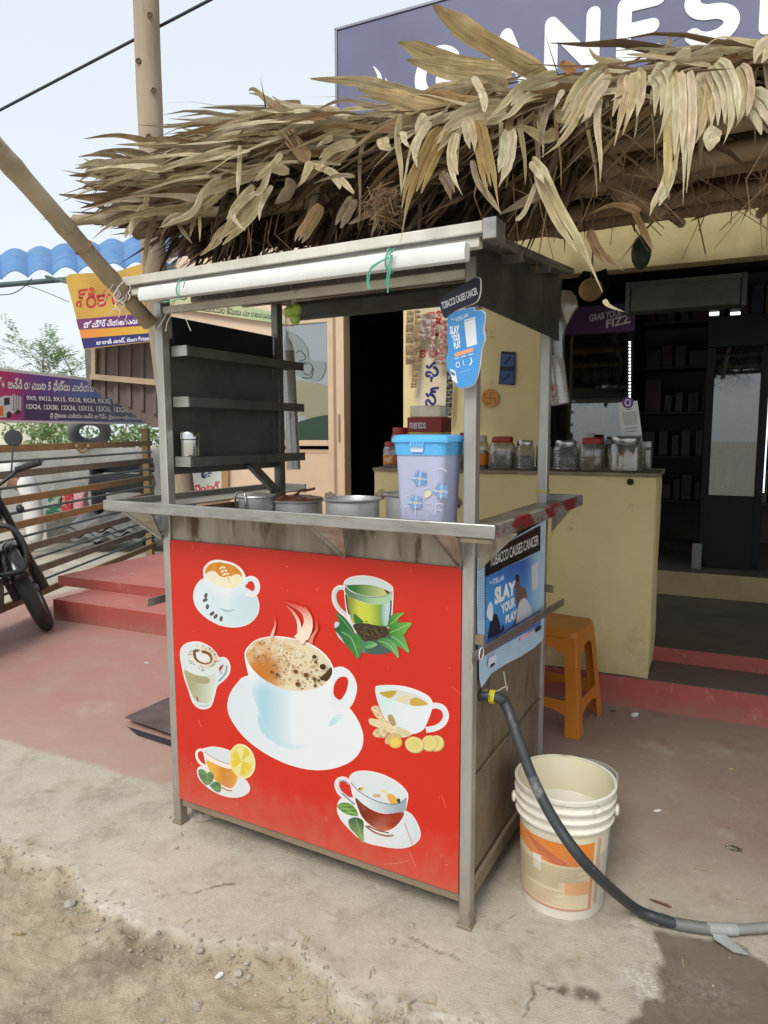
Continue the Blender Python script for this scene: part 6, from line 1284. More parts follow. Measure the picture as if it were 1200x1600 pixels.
# long purple size banner above the fence
def frfn(u, v, d_): q = FF.py(u, v, .09); return FF.w(q.x, .09-d_, q.z)
bn = thing('size_banner', 'purple printed banner listing sizes above the fence', 'banner', (0, 0, 0)); M('banner_print', (1, 1, 1), .45, attr='Col', bump=.03, bs=5)
P = [(-60, 568), (135, 590), (246, 601), (246, 663), (120, 662), (-60, 659)]
MB().prism(P, lambda u, v, d_: frfn(u, v, d_), -.006, 0.0).build('sheet', M('sheet_white', (.7, .7, .72), .5), bn)
def bcol(x, y):
    c = lerp(S(190, 40, 110), S(92, 50, 150), smooth(0, 70, x)); c = lerp(c, S(70, 110, 190), smooth(80, 150, x+ (y-600)*.6)); return lerp(c, S(60, 46, 120), smooth(120, 240, x)*.5)
A = Art(frfn, .00015, 14); A.poly([(-60, 573), (246, 606), (246, 661), (-60, 655)], bcol, L=10); A.poly([(38, 617), (246, 625), (246, 658), (38, 656)], lambda x, y: lerp(S(56, 34, 92), S(44, 36, 96), (x-38)/200), L=20)
wt = S(240, 240, 244); dk = S(28, 20, 50)
for off, c_ in ((.9, dk), (0, wt)):
    A.text('ద్ద అన్ని రకముల 5 ఫీట్లు మరియు 9 ఫీట్లు', [(-6+off, 588+off), (186+off, 600+off), (184+off, 616+off), (-6+off, 609+off)], c_, .03)
A.text('9X9, 9X12, 9X15, 9X18, 9X24, 9X30, 9X 36, 12X15, 12X18', [(41, 618), (252, 626), (252, 636), (41, 626)], wt, .03); A.text('12X24, 12X30, 12X36, 15X15, 15X36, 18X36, 24X24, 36X36', [(41, 631), (254, 638), (254, 648), (41, 640)], wt, .03); A.text('పై సైజులు మరియు అన్ని బాక్స్‌ల సైజులు లభించును.', [(78, 644), (220, 649), (220, 658), (78, 655)], wt, .03)
A.poly([(-4, 622), (8, 618), (20, 619), (22, 645), (8, 652), (-4, 652)], S(214, 220, 228)); A.poly([(6, 622), (15, 621), (15, 632), (6, 634)], S(40, 46, 60)); A.poly([(-6, 636), (5, 634), (5, 650), (-6, 650)], S(226, 120, 40)); A.poly([(19, 616), (34, 620), (34, 641), (19, 644)], S(200, 206, 216))
for x in (21, 25, 29, 33): A.line([(x, 618), (x, 642)], 1.2, S(90, 100, 120), smooth=False)
A.ell(14, 648, 4, 5, S(24, 22, 26)); A.ell(28, 644, 3, 4, S(24, 22, 26)); A.build('printing', 'banner_print', bn)
# low boundary wall, plants, tyre and things in the yard behind the fence
M('yard_wall', (.33, .325, .30), .9, col2=(.24, .235, .215), ns=3, bump=.3, bs=25, col3=(.45, .44, .41), ns3=7, lo3=.6, hi3=.72)
yw = at(120, 700, 9.4); hand_block('yard_wall', 'yard_wall', None, -9.0, -2.6, 9.35, 9.5, 0, yw.z, .02, 12); tag(bpy.data.objects['yard_wall'], 'low grey cement wall at the back of the yard', 'wall')
M('pale_wall', (.70, .68, .55), .8, col2=(.64, .62, .5), ns=2); o = box('compound_wall', 'pale_wall', None, -11, -5.6, 12.5, 12.7, 0, 2.02, .01); tag(o, 'pale cream compound wall behind the plants at far left', 'wall')
M('green_leaf', (.085, .145, .04), .55, attr='Col', col2=(.8, .8, .7), ns=3, transl=.3)
def foliage(name, label, cat, centre, size, n, ls, cols, seed, trunk=None):
    r = random.Random(seed); t = thing(name, label, cat, (centre[0], centre[1], 0)); mb = MB(); mb.c = []
    cl = [Vector((r.gauss(0, .38)*size[0], r.gauss(0, .38)*size[1], centre[2]+r.gauss(0, .38)*size[2])) for _ in range(max(5, n//60))]
    for i in range(n):
        c = r.choice(cl); p = c+Vector((r.gauss(0, .13), r.gauss(0, .13), r.gauss(0, .11)))
        if p.z < .03: p.z = .03+r.random()*.2
        a = Vector((r.gauss(0, 1), r.gauss(0, 1), r.gauss(0, .6))).normalized(); b = a.orthogonal().normalized(); b = (Matrix.Rotation(r.uniform(0, 6.28), 3, a) @ b); L = ls*r.uniform(.6, 1.4); w = L*.33
        k = len(mb.v); mb.v += [tuple(p), tuple(p+a*L*.5+b*w), tuple(p+a*L), tuple(p+a*L*.5-b*w)]; cc = lerp(*r.choice(cols), r.random()); mb.c += [cc]*4; mb.f += [(k, k+1, k+2, k+3)]
    o = mb.build('crown', 'green_leaf', t, fix=False); st = MB()
    for c in cl[:14]: st.tube([(c.x*.2, c.y*.2, 0), (c.x*.6, c.y*.6, c.z*.55), (c.x, c.y, c.z)], [.02, .013, .005], 6)
    st.build('stems', 'bamboo', t); return t
G1 = [(S(96, 126, 74), S(146, 172, 112)), (S(120, 150, 98), S(176, 196, 144))]  # leaf greens paled to imitate haze over the yard
for i, (px, Y, z, sz, lab) in enumerate(((25, 10.6, 1.25, .8, 'light green bush behind the yard wall, leftmost'), (95, 10.3, 1.3, .7, 'loose light green bush behind the wall left of the tyre'), (185, 10.2, 1.3, .8, 'dense green bush behind the wall right of the tyre'), (232, 10.4, 1.25, .7, 'dark green bush behind the wall beside the cart post'))):
    foliage('bush', lab, 'bush', at(px, 680, Y).xy.to_tuple()+(z,), (sz, .5, .42), 620, .065, G1, 20+i)['group'] = 'bushes behind the yard wall'
# young tree against the sky: compound leaves
def frond_tree(px, Y, label, seed, ptop, scale=1.0):
    r = random.Random(seed); b = at(px, 600, Y); t = thing('young_tree', label, 'tree', (b.x, b.y, 0)); top = at(px, ptop, Y).z; st = MB(); lf = MB(); lf.c = []
    st.tube([(0, 0, 0), (.03, 0, top*.5), (0, .02, top-.9*scale)], [.03, .02, .01], 8)
    for i in range(int(15*scale)):
        z_ = top-.9*scale-r.random()*.5; a = r.uniform(0, 6.28); L = r.uniform(.4, 1.15)*scale; d_ = Vector((math.cos(a)*.55, math.sin(a)*.5, r.uniform(.35, 1.0))).normalized()
        p0 = Vector((0, 0, z_)); cv = lambda s, p0=p0, d_=d_, L=L: p0+d_*(L*s)+Vector((d_.x*.25*L*s*s, 0, -.12*L*s*s)); st.tube([cv(q) for q in (0, .3, .6, 1)], [.007, .005, .003, .002], 5)
        for j in range(9):
            s = .3+.7*j/8; p = cv(s); sa = r.uniform(0, 6.28); fd = (Vector((math.cos(sa), math.sin(sa), r.uniform(-.2, .4)))+d_*.6).normalized(); fl = r.uniform(.12, .28)*scale; sd_ = fd.cross(Vector((0, 0, 1))).normalized()
            for k2 in range(8):
                q = p+fd*fl*(.2+.8*k2/7); ll = r.uniform(.05, .085)*scale; e = q+sd_*ll*(1 if k2 % 2 else -1)+fd*ll*.5+Vector((0, 0, -ll*.35)); n_ = fd*ll*.22
                k = len(lf.v); lf.v += [tuple(q), tuple((q+e)/2+n_), tuple(e), tuple((q+e)/2-n_)]; lf.c += [lerp(S(100, 134, 84), S(158, 184, 134), r.random())]*4; lf.f.append((k, k+1, k+2, k+3))
    st.build('trunk', 'bamboo', t, smooth=60); lf.build('crown', 'green_leaf', t, fix=False)
frond_tree(68, 13.0, 'slender young tree with feathery leaves against the sky', 3, 485); frond_tree(112, 13.5, 'shorter feathery tree beside the yellow board', 8, 512, .9); frond_tree(-10, 13.0, 'feathery tree cut by the left picture edge', 12, 520, .9)
# tyre hung on the wall
M('rubber', (.022, .022, .024), .8, col2=(.05, .048, .045), ns=8, bump=.3, bs=60)
def tyre_mb(R0, r0, n=36, m=12, sq=1.0):
    mb = MB()
    for i in range(n):
        a = 2*math.pi*i/n
        for j in range(m): b = 2*math.pi*j/m; rr = R0+r0*math.cos(b); mb.v.append((rr*math.cos(a), r0*sq*math.sin(b), rr*math.sin(a)))
    for i in range(n):
        for j in range(m): mb.f.append((i*m+j, i*m+(j+1) % m, ((i+1) % n)*m+(j+1) % m, ((i+1) % n)*m+j))
    return mb
M('rubber_dusty', (.16, .16, .155), .9, col2=(.10, .10, .10), ns=8)
o = thing('scrap_tyre', 'old grey tyre propped on top of the yard wall', 'tyre'); tyre_mb(.20, .075, sq=1.1).build('rubber_ring', 'rubber_dusty', o, smooth=60); q = at(140, 677, 9.3); o.location = (q.x, q.y, q.z+.02); o.rotation_euler = (R(35), 0, R(25))
# black bench seat, corrugated sheets, bags
M('black_vinyl', (.018, .019, .022), .4, col2=(.035, .036, .04), ns=5)
q0, q1 = at(150, 790, 8.2), at(234, 733, 8.2); sb_ = thing('black_seat', 'black upholstered vehicle seat standing in the yard', 'seat', (q0.x, 8.2, 0)); wd = q1.x-q0.x
stack(MB(), [(wd/2, .18, .62), (wd/2+.02, .2, .70), (wd/2, .19, .82)], .06).build('cushion', 'black_vinyl', sb_, smooth=50).location = (wd/2, 0, 0); 
o = stack(MB(), [(wd/2, .06, .84), (wd/2, .07, .95), (wd/2-.04, .05, q1.z)], .04).build('backrest', 'black_vinyl', sb_, smooth=50); o.location = (wd/2, .15, 0)
for x in (.04, wd-.04): box('leg', 'black_vinyl', sb_, x-.03, x+.03, -.15, .15, 0, .618, .004)
for s_ in (.02, wd-.06): box('armrest', 'black_vinyl', sb_, s_, s_+.05, -.2, .12, .83, .93, .012)
M('cement_sheet', (.22, .215, .20), .9, col2=(.13, .125, .115), ns=6, bump=.2)
cs = thing('corrugated_sheets', 'leaning grey corrugated cement sheets behind the fence', 'sheets', at(165, 850, 7.4))
for k in range(3):
    mb = MB(); n_ = 60; vs = []
    for i in range(n_+1):
        for j in (0, 1): x = 1.5*i/n_-.5; vs.append((x, j*.75+k*.06, .06+k*.05+j*.16+.030*math.sin(i*.7)))
    mb.add(vs, [(2*i, 2*i+2, 2*i+3, 2*i+1) for i in range(n_)]); o = mb.build('sheet', 'cement_sheet', cs, smooth=60); sl = o.modifiers.new('thick', 'SOLIDIFY'); sl.thickness = .012
box('support_block', 'yard_wall', cs, -.4, .9, .2, .5, 0, .07, .01)
for i, (px, py, c_, lab) in enumerate(((90, 806, S(46, 110, 84), 'green cloth bag behind the fence'), (108, 806, S(190, 60, 66), 'red patterned bag behind the fence'), (126, 808, S(214, 150, 160), 'pink patterned bag behind the fence'))):
    q = at(px, py, 8.3); o = hand_block('cloth_bag', M('bag%d' % i, c_, .8, col2=lerp(c_, (.8, .7, .6), .5), ns=14, lo=.5, hi=.56), None, -.10, .10, -.08, .08, 0, .32, .05, 8); o.location = (q.x, q.y, .32); tag(o, lab, 'bag', 'bags behind the fence')
o = box('crate_stand', 'rail_grey', None, at(80, 800, 8.3).x, at(140, 800, 8.3).x, 8.15, 8.5, 0, .32, .006); tag(o, 'low grey timber stand under the cloth bags', 'stand')
# bending person in white
M('white_cloth', (.72, .70, .66), .85, col2=(.64, .62, .57), ns=6, bump=.3, bs=14); M('skin', (.22, .12, .075), .55)
pe = thing('person', 'person in white shirt and trousers bending over behind the fence', 'person', at(52, 866, 7.4))
def skin(name, mat, verts, edges, sub=2):
    me = bpy.data.meshes.new(name); me.from_pydata([v[:3] for v in verts], edges, []); me.materials.append(MATS[mat]); o = bpy.data.objects.new(name, me); COL.objects.link(o); o.parent = pe
    m_ = o.modifiers.new('skin', 'SKIN'); m_.use_smooth_shade = True
    for i, v in enumerate(verts): me.skin_vertices[0].data[i].radius = (v[3], v[3]*(v[4] if len(v) > 4 else 1)); me.skin_vertices[0].data[i].use_root = i == 0
    s_ = o.modifiers.new('sub', 'SUBSURF'); s_.levels = sub; s_.render_levels = sub; return o
body = skin('body', 'skin', [(.02, 0, .80, .12), (-.18, 0, .86, .12), (-.42, 0, .84, .14), (-.58, 0, .80, .055), (-.70, 0, .76, .085), (.05, -.10, .70, .07), (.10, -.11, .42, .055), (.07, -.11, .09, .035), (-.02, -.12, .04, .03), (-.02, .10, .70, .07), (-.06, .11, .42, .055), (-.02, .11, .09, .035), (-.12, .12, .04, .03),
    (-.46, -.2, .76, .045), (-.50, -.24, .50, .036), (-.58, -.2, .28, .026), (-.60, -.19, .20, .03), (-.46, .2, .76, .045), (-.50, .24, .50, .036), (-.58, .2, .28, .026), (-.60, .19, .20, .03)],
    [(0, 1), (1, 2), (2, 3), (3, 4), (0, 5), (5, 6), (6, 7), (7, 8), (0, 9), (9, 10), (10, 11), (11, 12), (2, 13), (13, 14), (14, 15), (15, 16), (2, 17), (17, 18), (18, 19), (19, 20)])
skin('trousers', 'white_cloth', [(.03, 0, .80, .15), (-.06, 0, .84, .15), (.06, -.10, .68, .105), (.11, -.11, .42, .09), (.08, -.11, .13, .085), (-.02, .10, .68, .105), (-.06, .11, .42, .09), (-.02, .11, .13, .085)], [(0, 1), (0, 2), (2, 3), (3, 4), (0, 5), (5, 6), (6, 7)])
skin('shirt', 'white_cloth', [(-.06, 0, .86, .165), (-.2, 0, .89, .155), (-.44, 0, .87, .165), (-.54, 0, .82, .08), (-.48, -.22, .76, .07), (-.51, -.25, .58, .06), (-.48, .22, .76, .07), (-.51, .25, .58, .06)], [(0, 1), (1, 2), (2, 3), (2, 4), (4, 5), (2, 6), (6, 7)])
bpy.data.objects['shirt']
# blue arched roofing
M('blue_roof', (.10, .30, .62), .45, col2=(.14, .36, .68), ns=3, transl=.35, bump=.2, bs=9, col3=(.30, .40, .50), ns3=7, lo3=.52, hi3=.72)
e0, e1 = at(-40, 441, 5.4), at(330, 410, 6.2); t0, t1 = at(-40, 404, 7.2), at(330, 366, 8.0); br = thing('blue_roof', 'blue arched plastic roofing sheets at upper left', 'roof', (0, 0, 0)); NS = 10
for k in range(NS):
    mb = MB(); vs = []; n_ = 14; m_ = 10
    for i in range(n_+1):
        for j in range(m_+1):
            s = (k+i/n_*1.04)/NS; v = j/m_; p = e0.lerp(e1, s).lerp(t0.lerp(t1, s), v); arch = .055*math.sin(math.pi*min(1, i/n_))+.004*(-1)**j; vs.append(tuple(p+Vector((0, 0, arch+.004*(k % 2)))))
    mb.add(vs, [(i*(m_+1)+j, (i+1)*(m_+1)+j, (i+1)*(m_+1)+j+1, i*(m_+1)+j+1) for i in range(n_) for j in range(m_)]); o = mb.build('roof_sheet', 'blue_roof', br, smooth=None); s_ = o.modifiers.new('thick', 'SOLIDIFY'); s_.thickness = .006
MB().tube([e0+Vector((0, .03, -.03)), e1+Vector((0, .03, -.03))], .02, 8).build('eave_pipe', 'rail_teal', br, smooth=50)
MB().tube([at(72, 432, 5.6), at(108, 442, 5.4)], .012, 8).build('bracket_pipe', 'rail_teal', br, smooth=50)
for px, z_ in ((95, 0), (260, 0)): q = at(px, 430, 6.6 if px > 200 else 6.3); box('roof_post', 'rail_brown', br, q.x-.03, q.x+.03, q.y, q.y+.06, 0, q.z+.02, .004) if px > 200 else None
# yellow board and brown sheet panel below the blue roof
YF = Frame(at(104, 432, 5.3).x, 5.3, R(-6))
def yfn(u, v, d_): q = YF.py(u, v, 0); return YF.w(q.x, -d_, q.z)
yb = thing('yellow_board', 'tattered yellow board with red title hanging under the blue roof', 'sign', (0, 0, 0)); P = [(102, 433), (110, 428), (180, 425), (235, 408), (250, 412), (250, 532), (180, 540), (131, 546), (118, 492)]
MB().prism(P, yfn, -.008, 0).build('sheet', 'sheet_white', yb); A = Art(yfn, .00015, 14)
A.poly(P, lambda x, y: lerp(S(176, 138, 56), S(198, 158, 66), mnoise.noise(Vector((x*.03, y*.03, 0)))+.5), L=14); A.poly([(119, 499), (250, 488), (250, 508), (123, 515)], lambda x, y: lerp(S(120, 50, 96), S(70, 40, 110), (x-119)/120), L=15); A.poly([(124, 517), (250, 507), (250, 520), (127, 528)], lambda x, y: lerp(S(226, 130, 56), S(206, 170, 50), (x-124)/100), L=15); A.poly([(127, 529), (250, 519), (250, 531), (180, 539), (131, 545)], S(44, 40, 104), L=15)
A.text('శ్రీకాంత్', [(117, 452), (215, 440), (215, 472), (119, 485)], S(176, 44, 48), .018); A.text('హోమ్‌కేర్ చేయబడును', [(130, 502), (215, 495), (215, 506), (131, 513)], S(230, 226, 232), .03); A.text('బాలాజీ నగర్, సంగడిగుంట', [(150, 531), (240, 523), (240, 532), (151, 540)], S(230, 226, 232), .03); A.build('printing', 'banner_print', yb)
M('brown_sheet', (.155, .115, .095), .7, col2=(.12, .09, .075), ns=4); M('timber_pale', (.46, .35, .22), .7, col2=(.38, .28, .17), ns=6, stretch=(1, 1, 4))
bs_ = thing('sheet_panel', 'brown ribbed metal sheet panel with pale timber frame under the yellow board', 'panel', (0, 0, 0)); KF = Frame(at(135, 600, 5.5).x, 5.5, R(-6)); kx = lambda px, py: KF.py(px, py, 0)
def kfn(u, v, d_): q = kx(u, v); return KF.w(q.x, -d_, q.z)
MB().prism([(135, 535), (262, 520), (262, 668), (238, 668), (180, 627), (150, 612), (138, 595)], kfn, -.015, 0).build('backing', 'brown_sheet', bs_)
for i in range(5): MB().prism([(160+i*20, 530), (166+i*20, 530), (166+i*20, 624+i*6), (160+i*20, 622+i*6)], kfn, .0, .02).build('rib', 'brown_sheet', bs_)
MB().prism([(147, 540), (153, 540), (153, 594), (147, 594)], kfn, .021, .045).build('batten', 'timber_pale', bs_); MB().prism([(147, 585), (250, 594), (250, 603), (147, 593.5)], kfn, .046, .066).build('batten', 'timber_pale', bs_); MB().prism([(135, 540), (146, 540), (146, 604), (138, 596)], kfn, .001, .03).build('edge_strip', 'rail_grey', bs_)
# thin cables left
for P, Y, lab in (([(-5, 461), (18, 459), (35, 450), (50, 435)], 5.2, 'thin sagging wire under the blue roof at far left'), ([(18, 440), (60, 452), (108, 472)], 6.5, 'faint thin wire behind the yellow board')):
    o = MB().tube(spline([tuple(at(x, y, Y)) for x, y in P], False, 5), .0035, 6).build('thin_wire', 'cable_black'); tag(o, lab, 'wire')
# ---- motorcycle, its front end in view
M('bike_black', (.012, .013, .015), .22, coat=.5, spec=.5); M('bike_satin', (.03, .032, .035), .45); M('bike_metal', (.35, .35, .36), .3, .9)
mc = thing('motorcycle', 'black motorcycle parked at the left edge, front wheel showing', 'motorcycle', gnd(77, 984)); mc.rotation_euler = (R(-24), R(0), R(86))
# local: x forward, z up; front wheel contact at origin; wheel axle at z=.29
def wheel(x, r=.255, w=.048):
    o = tyre_mb(r, w, 44, 12, .95).build('tyre', 'rubber', mc, smooth=60); o.location = (x, 0, r+w)
    rim = MB(); rim.lathe([(r-.055, -.03), (r-.035, -.032), (r-.03, 0), (r-.035, .032), (r-.055, .03), (r-.06, 0), (r-.055, -.03)], 36, cap=False); rim.v = [(a, c, b) for a, b, c in rim.v]; ro = rim.build('rim', 'bike_metal', o, smooth=40)
    sp_ = MB()
    for i in range(10): a = i*math.pi/5; sp_.bar((.03*math.cos(a), 0, .03*math.sin(a)), ((r-.055)*math.cos(a), 0, (r-.055)*math.sin(a)), .02, .012, (0, 1, 0))
    sp_.build('spokes', 'bike_satin', o); h_ = MB().tube([(0, -.06, 0), (0, .06, 0)], .035, 16).build('hub', 'bike_metal', o, smooth=40); return o
wheel(0.0); wheel(-1.32)
fd = MB(); n_ = 22; vs = []
for i in range(n_+1):
    a = R(18+150*i/n_)
    for j in range(9): b = R(-90+180*j/8); rr = .300+.048*math.cos(b); vs.append((rr*math.cos(a), .062*math.sin(b), .303+rr*math.sin(a)))
fd.add(vs, [(i*9+j, (i+1)*9+j, (i+1)*9+j+1, i*9+j+1) for i in range(n_) for j in range(8)]); o = fd.build('mudguard', 'bike_black', mc, smooth=60); s_ = o.modifiers.new('thick', 'SOLIDIFY'); s_.thickness = .004
for y in (-.085, .085): MB().tube([(.0, y, .30), (-.13, y, .62), (-.26, y, .95)], [.028, .024, .02], 14).build('fork_leg', 'bike_black', mc, smooth=50); MB().tube([(.0, y, .27), (-.05, y, .42)], [.034, .033], 14).build('fork_slider', 'bike_satin', mc, smooth=50)
MB().tube(spline([(-.25, -.37, 1.02), (-.20, -.30, 1.04), (-.20, -.12, .98), (-.22, 0, .96), (-.20, .12, .98), (-.20, .30, 1.04), (-.25, .37, 1.02)], False, 5), .012, 10).build('handlebar', 'bike_satin', mc, smooth=50)
for y in (-1, 1): MB().tube([(-.215, y*.25, 1.03), (-.26, y*.40, 1.015)], [.019, .021], 12).build('grip', 'rubber', mc, smooth=50); MB().tube(spline([(-.18, y*.27, 1.03), (-.15, y*.33, 1.035), (-.17, y*.42, 1.03)], False, 4), .006, 8).build('brake_lever', 'bike_satin', mc, smooth=50); MB().tube([(-.2, y*.22, 1.03), (-.16, y*.30, 1.2)], .006, 8).build('mirror_stem', 'bike_satin', mc, smooth=50); mi = MB().lathe([(0, -.01), (.05, -.008), (.055, 0), (.05, .008), (0, .01)], 20).build('mirror', 'bike_satin', mc, smooth=40); mi.location = (-.16, y*.32, 1.24); mi.rotation_euler = (0, R(90), 0); ti = MB().lathe([(0, -.03), (.02, -.02), (.025, .0), (.015, .025), (0, .03)], 14).build('indicator', 'bike_satin', mc, smooth=50); ti.location = (-.13, y*.17, .80)
hl = MB().lathe([(0, -.10), (.07, -.08), (.088, 0), (.09, .03), (.08, .045), (0, .055)], 28).build('headlight', 'bike_black', mc, smooth=50); hl.location = (-.12, 0, .84); hl.rotation_euler = (0, R(80), 0)
MB().tube(spline([(-.35, -.06, .45), (-.32, -.24, .42), (-.30, -.30, .55), (-.32, -.26, .70), (-.38, -.06, .74)], False, 6), .016, 10).build('crash_guard', 'bike_satin', mc, smooth=50); MB().tube(spline([(-.35, .06, .45), (-.32, .24, .42), (-.30, .30, .55), (-.32, .26, .70), (-.38, .06, .74)], False, 6), .016, 10).build('crash_guard', 'bike_satin', mc, smooth=50)
tk = stack(MB(), [(.24, .10, .66), (.28, .14, .74), (.24, .13, .84), (.12, .08, .88)], .08).build('fuel_tank', 'bike_black', mc, smooth=60); tk.location = (-.58, 0, 0)
st_ = stack(MB(), [(.32, .10, .70), (.34, .13, .76), (.32, .11, .80)], .08).build('seat', 'rubber', mc, smooth=60); st_.location = (-1.10, 0, 0)
en = stack(MB(), [(.17, .11, .24), (.20, .15, .36), (.14, .12, .62)], .05).build('engine', 'bike_satin', mc, smooth=50); en.location = (-.60, 0, 0)
for a, b in (((-.26, 0, .92), (-.42, 0, .36)), ((-.42, 0, .36), (-.85, 0, .30)), ((-.26, 0, .90), (-.95, 0, .70)), ((-.85, 0, .30), (-1.32, .08, .31)), ((-.85, 0, .30), (-1.32, -.08, .31)), ((-.95, 0, .70), (-1.5, 0, .74))): MB().tube([a, b], .022, 10).build('frame_tube', 'bike_satin', mc, smooth=50)
rf = MB(); vs = []
for i in range(15):
    a = R(30+120*i/14)
    for j in range(7): b = R(-90+180*j/6); rr = .33+.03*math.cos(b); vs.append((-1.32+rr*math.cos(a), .08*math.sin(b), .32+rr*math.sin(a)))
rf.add(vs, [(i*7+j, (i+1)*7+j, (i+1)*7+j+1, i*7+j+1) for i in range(14) for j in range(6)]).build('rear_mudguard', 'bike_black', mc, smooth=60)
MB().tube([(-.7, .1, .30), (-.62, .26, .0)], .012, 8).build('side_stand', 'bike_satin', mc, smooth=50)
for c_ in mc.children:                                   # bars and front wheel turned to the left
    if c_.name.split('.')[0] in ('mudguard', 'fork_leg', 'fork_slider', 'handlebar', 'grip', 'brake_lever', 'mirror_stem', 'mirror', 'indicator', 'headlight') or (c_.name.startswith('tyre') and c_.location.x > -.5):
        q_ = Matrix.Rotation(R(30), 4, 'Z') @ Matrix.LocRotScale(c_.location, c_.rotation_euler, None); c_.matrix_basis = q_
# ================================================================== COUNTER JARS, HANGING GOODS, STOOL, BUCKETS, HOSE
glassy('jar_glass', (.90, .92, .90), .14, .06, .12, (.6, .62, .6)); glassy('jar_plastic', (.86, .86, .84), .12, .14, .22, (.5, .5, .48))
M('lid_red', (.38, .045, .035), .4); M('lid_steel', (.5, .5, .5), .3, .9); M('lid_white', (.6, .58, .55), .5)
CT = .1467+.970
def jar(px0, px1, ptop, yl, label, lid='lid_red', fill=None, ribs=False, square=False, group='jars on the counter', glass='jar_plastic', fillh=.6, band=None):
    a, b = BF.py(px0, 735, yl), BF.py(px1, 735, yl); r = (b.x-a.x)/2; h = BF.py((px0+px1)/2, ptop, yl).z-CT; t = thing('candy_jar', label, 'jar', BF.w((a.x+b.x)/2, yl, CT), BF.yaw, group); sq = 4 if square else None
    bh = h*.84; P = [(r*.92, .001), (r, .008)]
    if ribs:
        n = 7
        for i in range(n): z0 = .012+(bh*.8-.012)*i/n; dz = (bh*.8-.012)/n; P += [(r, z0), (r*.93, z0+dz*.5), (r, z0+dz*.98)]
    else: P += [(r, bh*.8)]
    P += [(r*.9, bh*.93), (r*.72, bh*.98), (r*.72, bh)]
    MB().lathe(P, 26, sq=sq).build('body', glass, t, smooth=40)
    if fill: 
        mb = MB(); mb.lathe([(r*.86, .006), (r*.90, .014), (r*.90, bh*fillh), (r*.5, bh*fillh+.01), (0, bh*fillh+.006)], 20, sq=sq); mb.v = [(x*(1+.05*mnoise.noise(Vector((x*90, y*90, z*90)))), y*(1+.05*mnoise.noise(Vector((x*90, y*90, z*90)))), z) for x, y, z in mb.v]; mb.build('contents', fill, t, smooth=30)
    if lid: MB().lathe([(r*.76, bh-.004), (r*.80, bh), (r*.80, h-.006), (r*.74, h), (0, h)], 26, sq=sq).build('lid', lid, t, smooth=40)
    if band: MB().lathe([(r*1.004, bh*.15), (r*1.006, bh*.16), (r*1.006, bh*.55), (r*1.004, bh*.56)], 26, sq=sq, cap=False).build('paper_label', band, t, smooth=40)
    return t, r, h
def cm(name, c1, c2, ns=60): return M(name, c1, .6, col2=c2, ns=ns, lo=.47, hi=.55, bump=.5, bs=80)
cm('candy_brown', (.22, .12, .06), (.42, .28, .14)); cm('candy_dark', (.05, .03, .03), (.30, .26, .24)); cm('candy_red', (.35, .05, .04), (.5, .35, .2)); cm('candy_mix', (.3, .26, .2), (.1, .1, .12)); cm('biscuit', (.40, .27, .14), (.28, .17, .08), 30); M('label_orange', (.62, .20, .02), .5, col2=(.7, .5, .3), ns=30, lo=.56, hi=.6); cm('steel_cups', (.25, .26, .27), (.45, .46, .47), 40)
jar(600, 622, 690, .10, 'small orange labelled jar at the left end of the counter', 'lid_red', 'candy_red', band='label_orange')
jar(612, 640, 668, .33, 'taller clear jar with red lid behind the orange labelled one', 'lid_red', 'candy_brown')
jar(692, 716, 680, .12, 'jar of dark wrapped sweets right of the blue lidded box', 'lid_red', 'candy_dark', fillh=.8)
jar(735, 763, 680, .10, 'jar with bright orange wrapper beside the front right post', 'lid_white', 'candy_dark', band=M('orange_wrap', (.75, .22, .01), .45, col2=(.8, .55, .2), ns=25, lo=.6, hi=.64))
jar(766, 803, 682, .10, 'square clear jar with red lid and white label', 'lid_red', 'candy_mix', square=True)
jar(804, 835, 688, .10, 'ribbed clear jar left of the rear post', 'lid_steel', 'steel_cups', True, fillh=.5); jar(836, 862, 686, .14, 'ribbed jar half hidden behind the rear post', 'lid_white', 'steel_cups', True, fillh=.5); jar(863, 904, 688, .10, 'ribbed clear jar right of the rear post', 'lid_steel', 'steel_cups', True, fillh=.55)
jar(905, 944, 684, .12, 'clear jar with low red lid left of the big glass jar', 'lid_red', 'biscuit', fillh=.45, square=True)
jar(948, 1004, 682, .10, 'big glass jar of biscuits with wide steel lid', 'lid_steel', 'biscuit', glass='jar_glass', fillh=.65)
jar(1000, 1018, 690, .22, 'narrow clear jar at the right end of the counter', 'lid_white', 'candy_mix')
jar(716, 742, 676, .34, 'jar behind the front right post', 'lid_red', 'candy_brown'); jar(905, 930, 676, .34, 'white lidded tub at the back of the counter', 'lid_white', 'candy_mix', glass='lid_white')
# sweet carton
q0, q1 = BF.py(637, 705, .25), BF.py(690, 650, .25); t = thing('sweets_carton', 'red and yellow sweets carton with clear top on the counter', 'box', BF.w(q0.x, .25, CT), BF.yaw); w = q1.x-q0.x
h0 = BF.py(640, 676, .25).z-CT; h1 = BF.py(640, 652, .25).z-CT; h2 = BF.py(640, 634, .25).z-CT
box('yellow_tray', M('carton_yellow', (.62, .46, .10), .5), t, 0, w, 0, .16, 0, h0, .002); rb = box('red_tray', M('carton_red', (.30, .03, .03), .45), t, -.002, w+.002, -.002, .162, h0+.001, h1, .002); box('clear_cover', 'jar_plastic', t, .01, w-.01, .005, .155, h1+.001, h2, .006)
text('carton_lettering', 'mentos', 'white_print', rb, lambda u, v: (u, -.0035, v), [(.012, h0+(h1-h0)*.75), (w*.55, h0+(h1-h0)*.75), (w*.55, h0+(h1-h0)*.25), (.012, h0+(h1-h0)*.25)], .02)
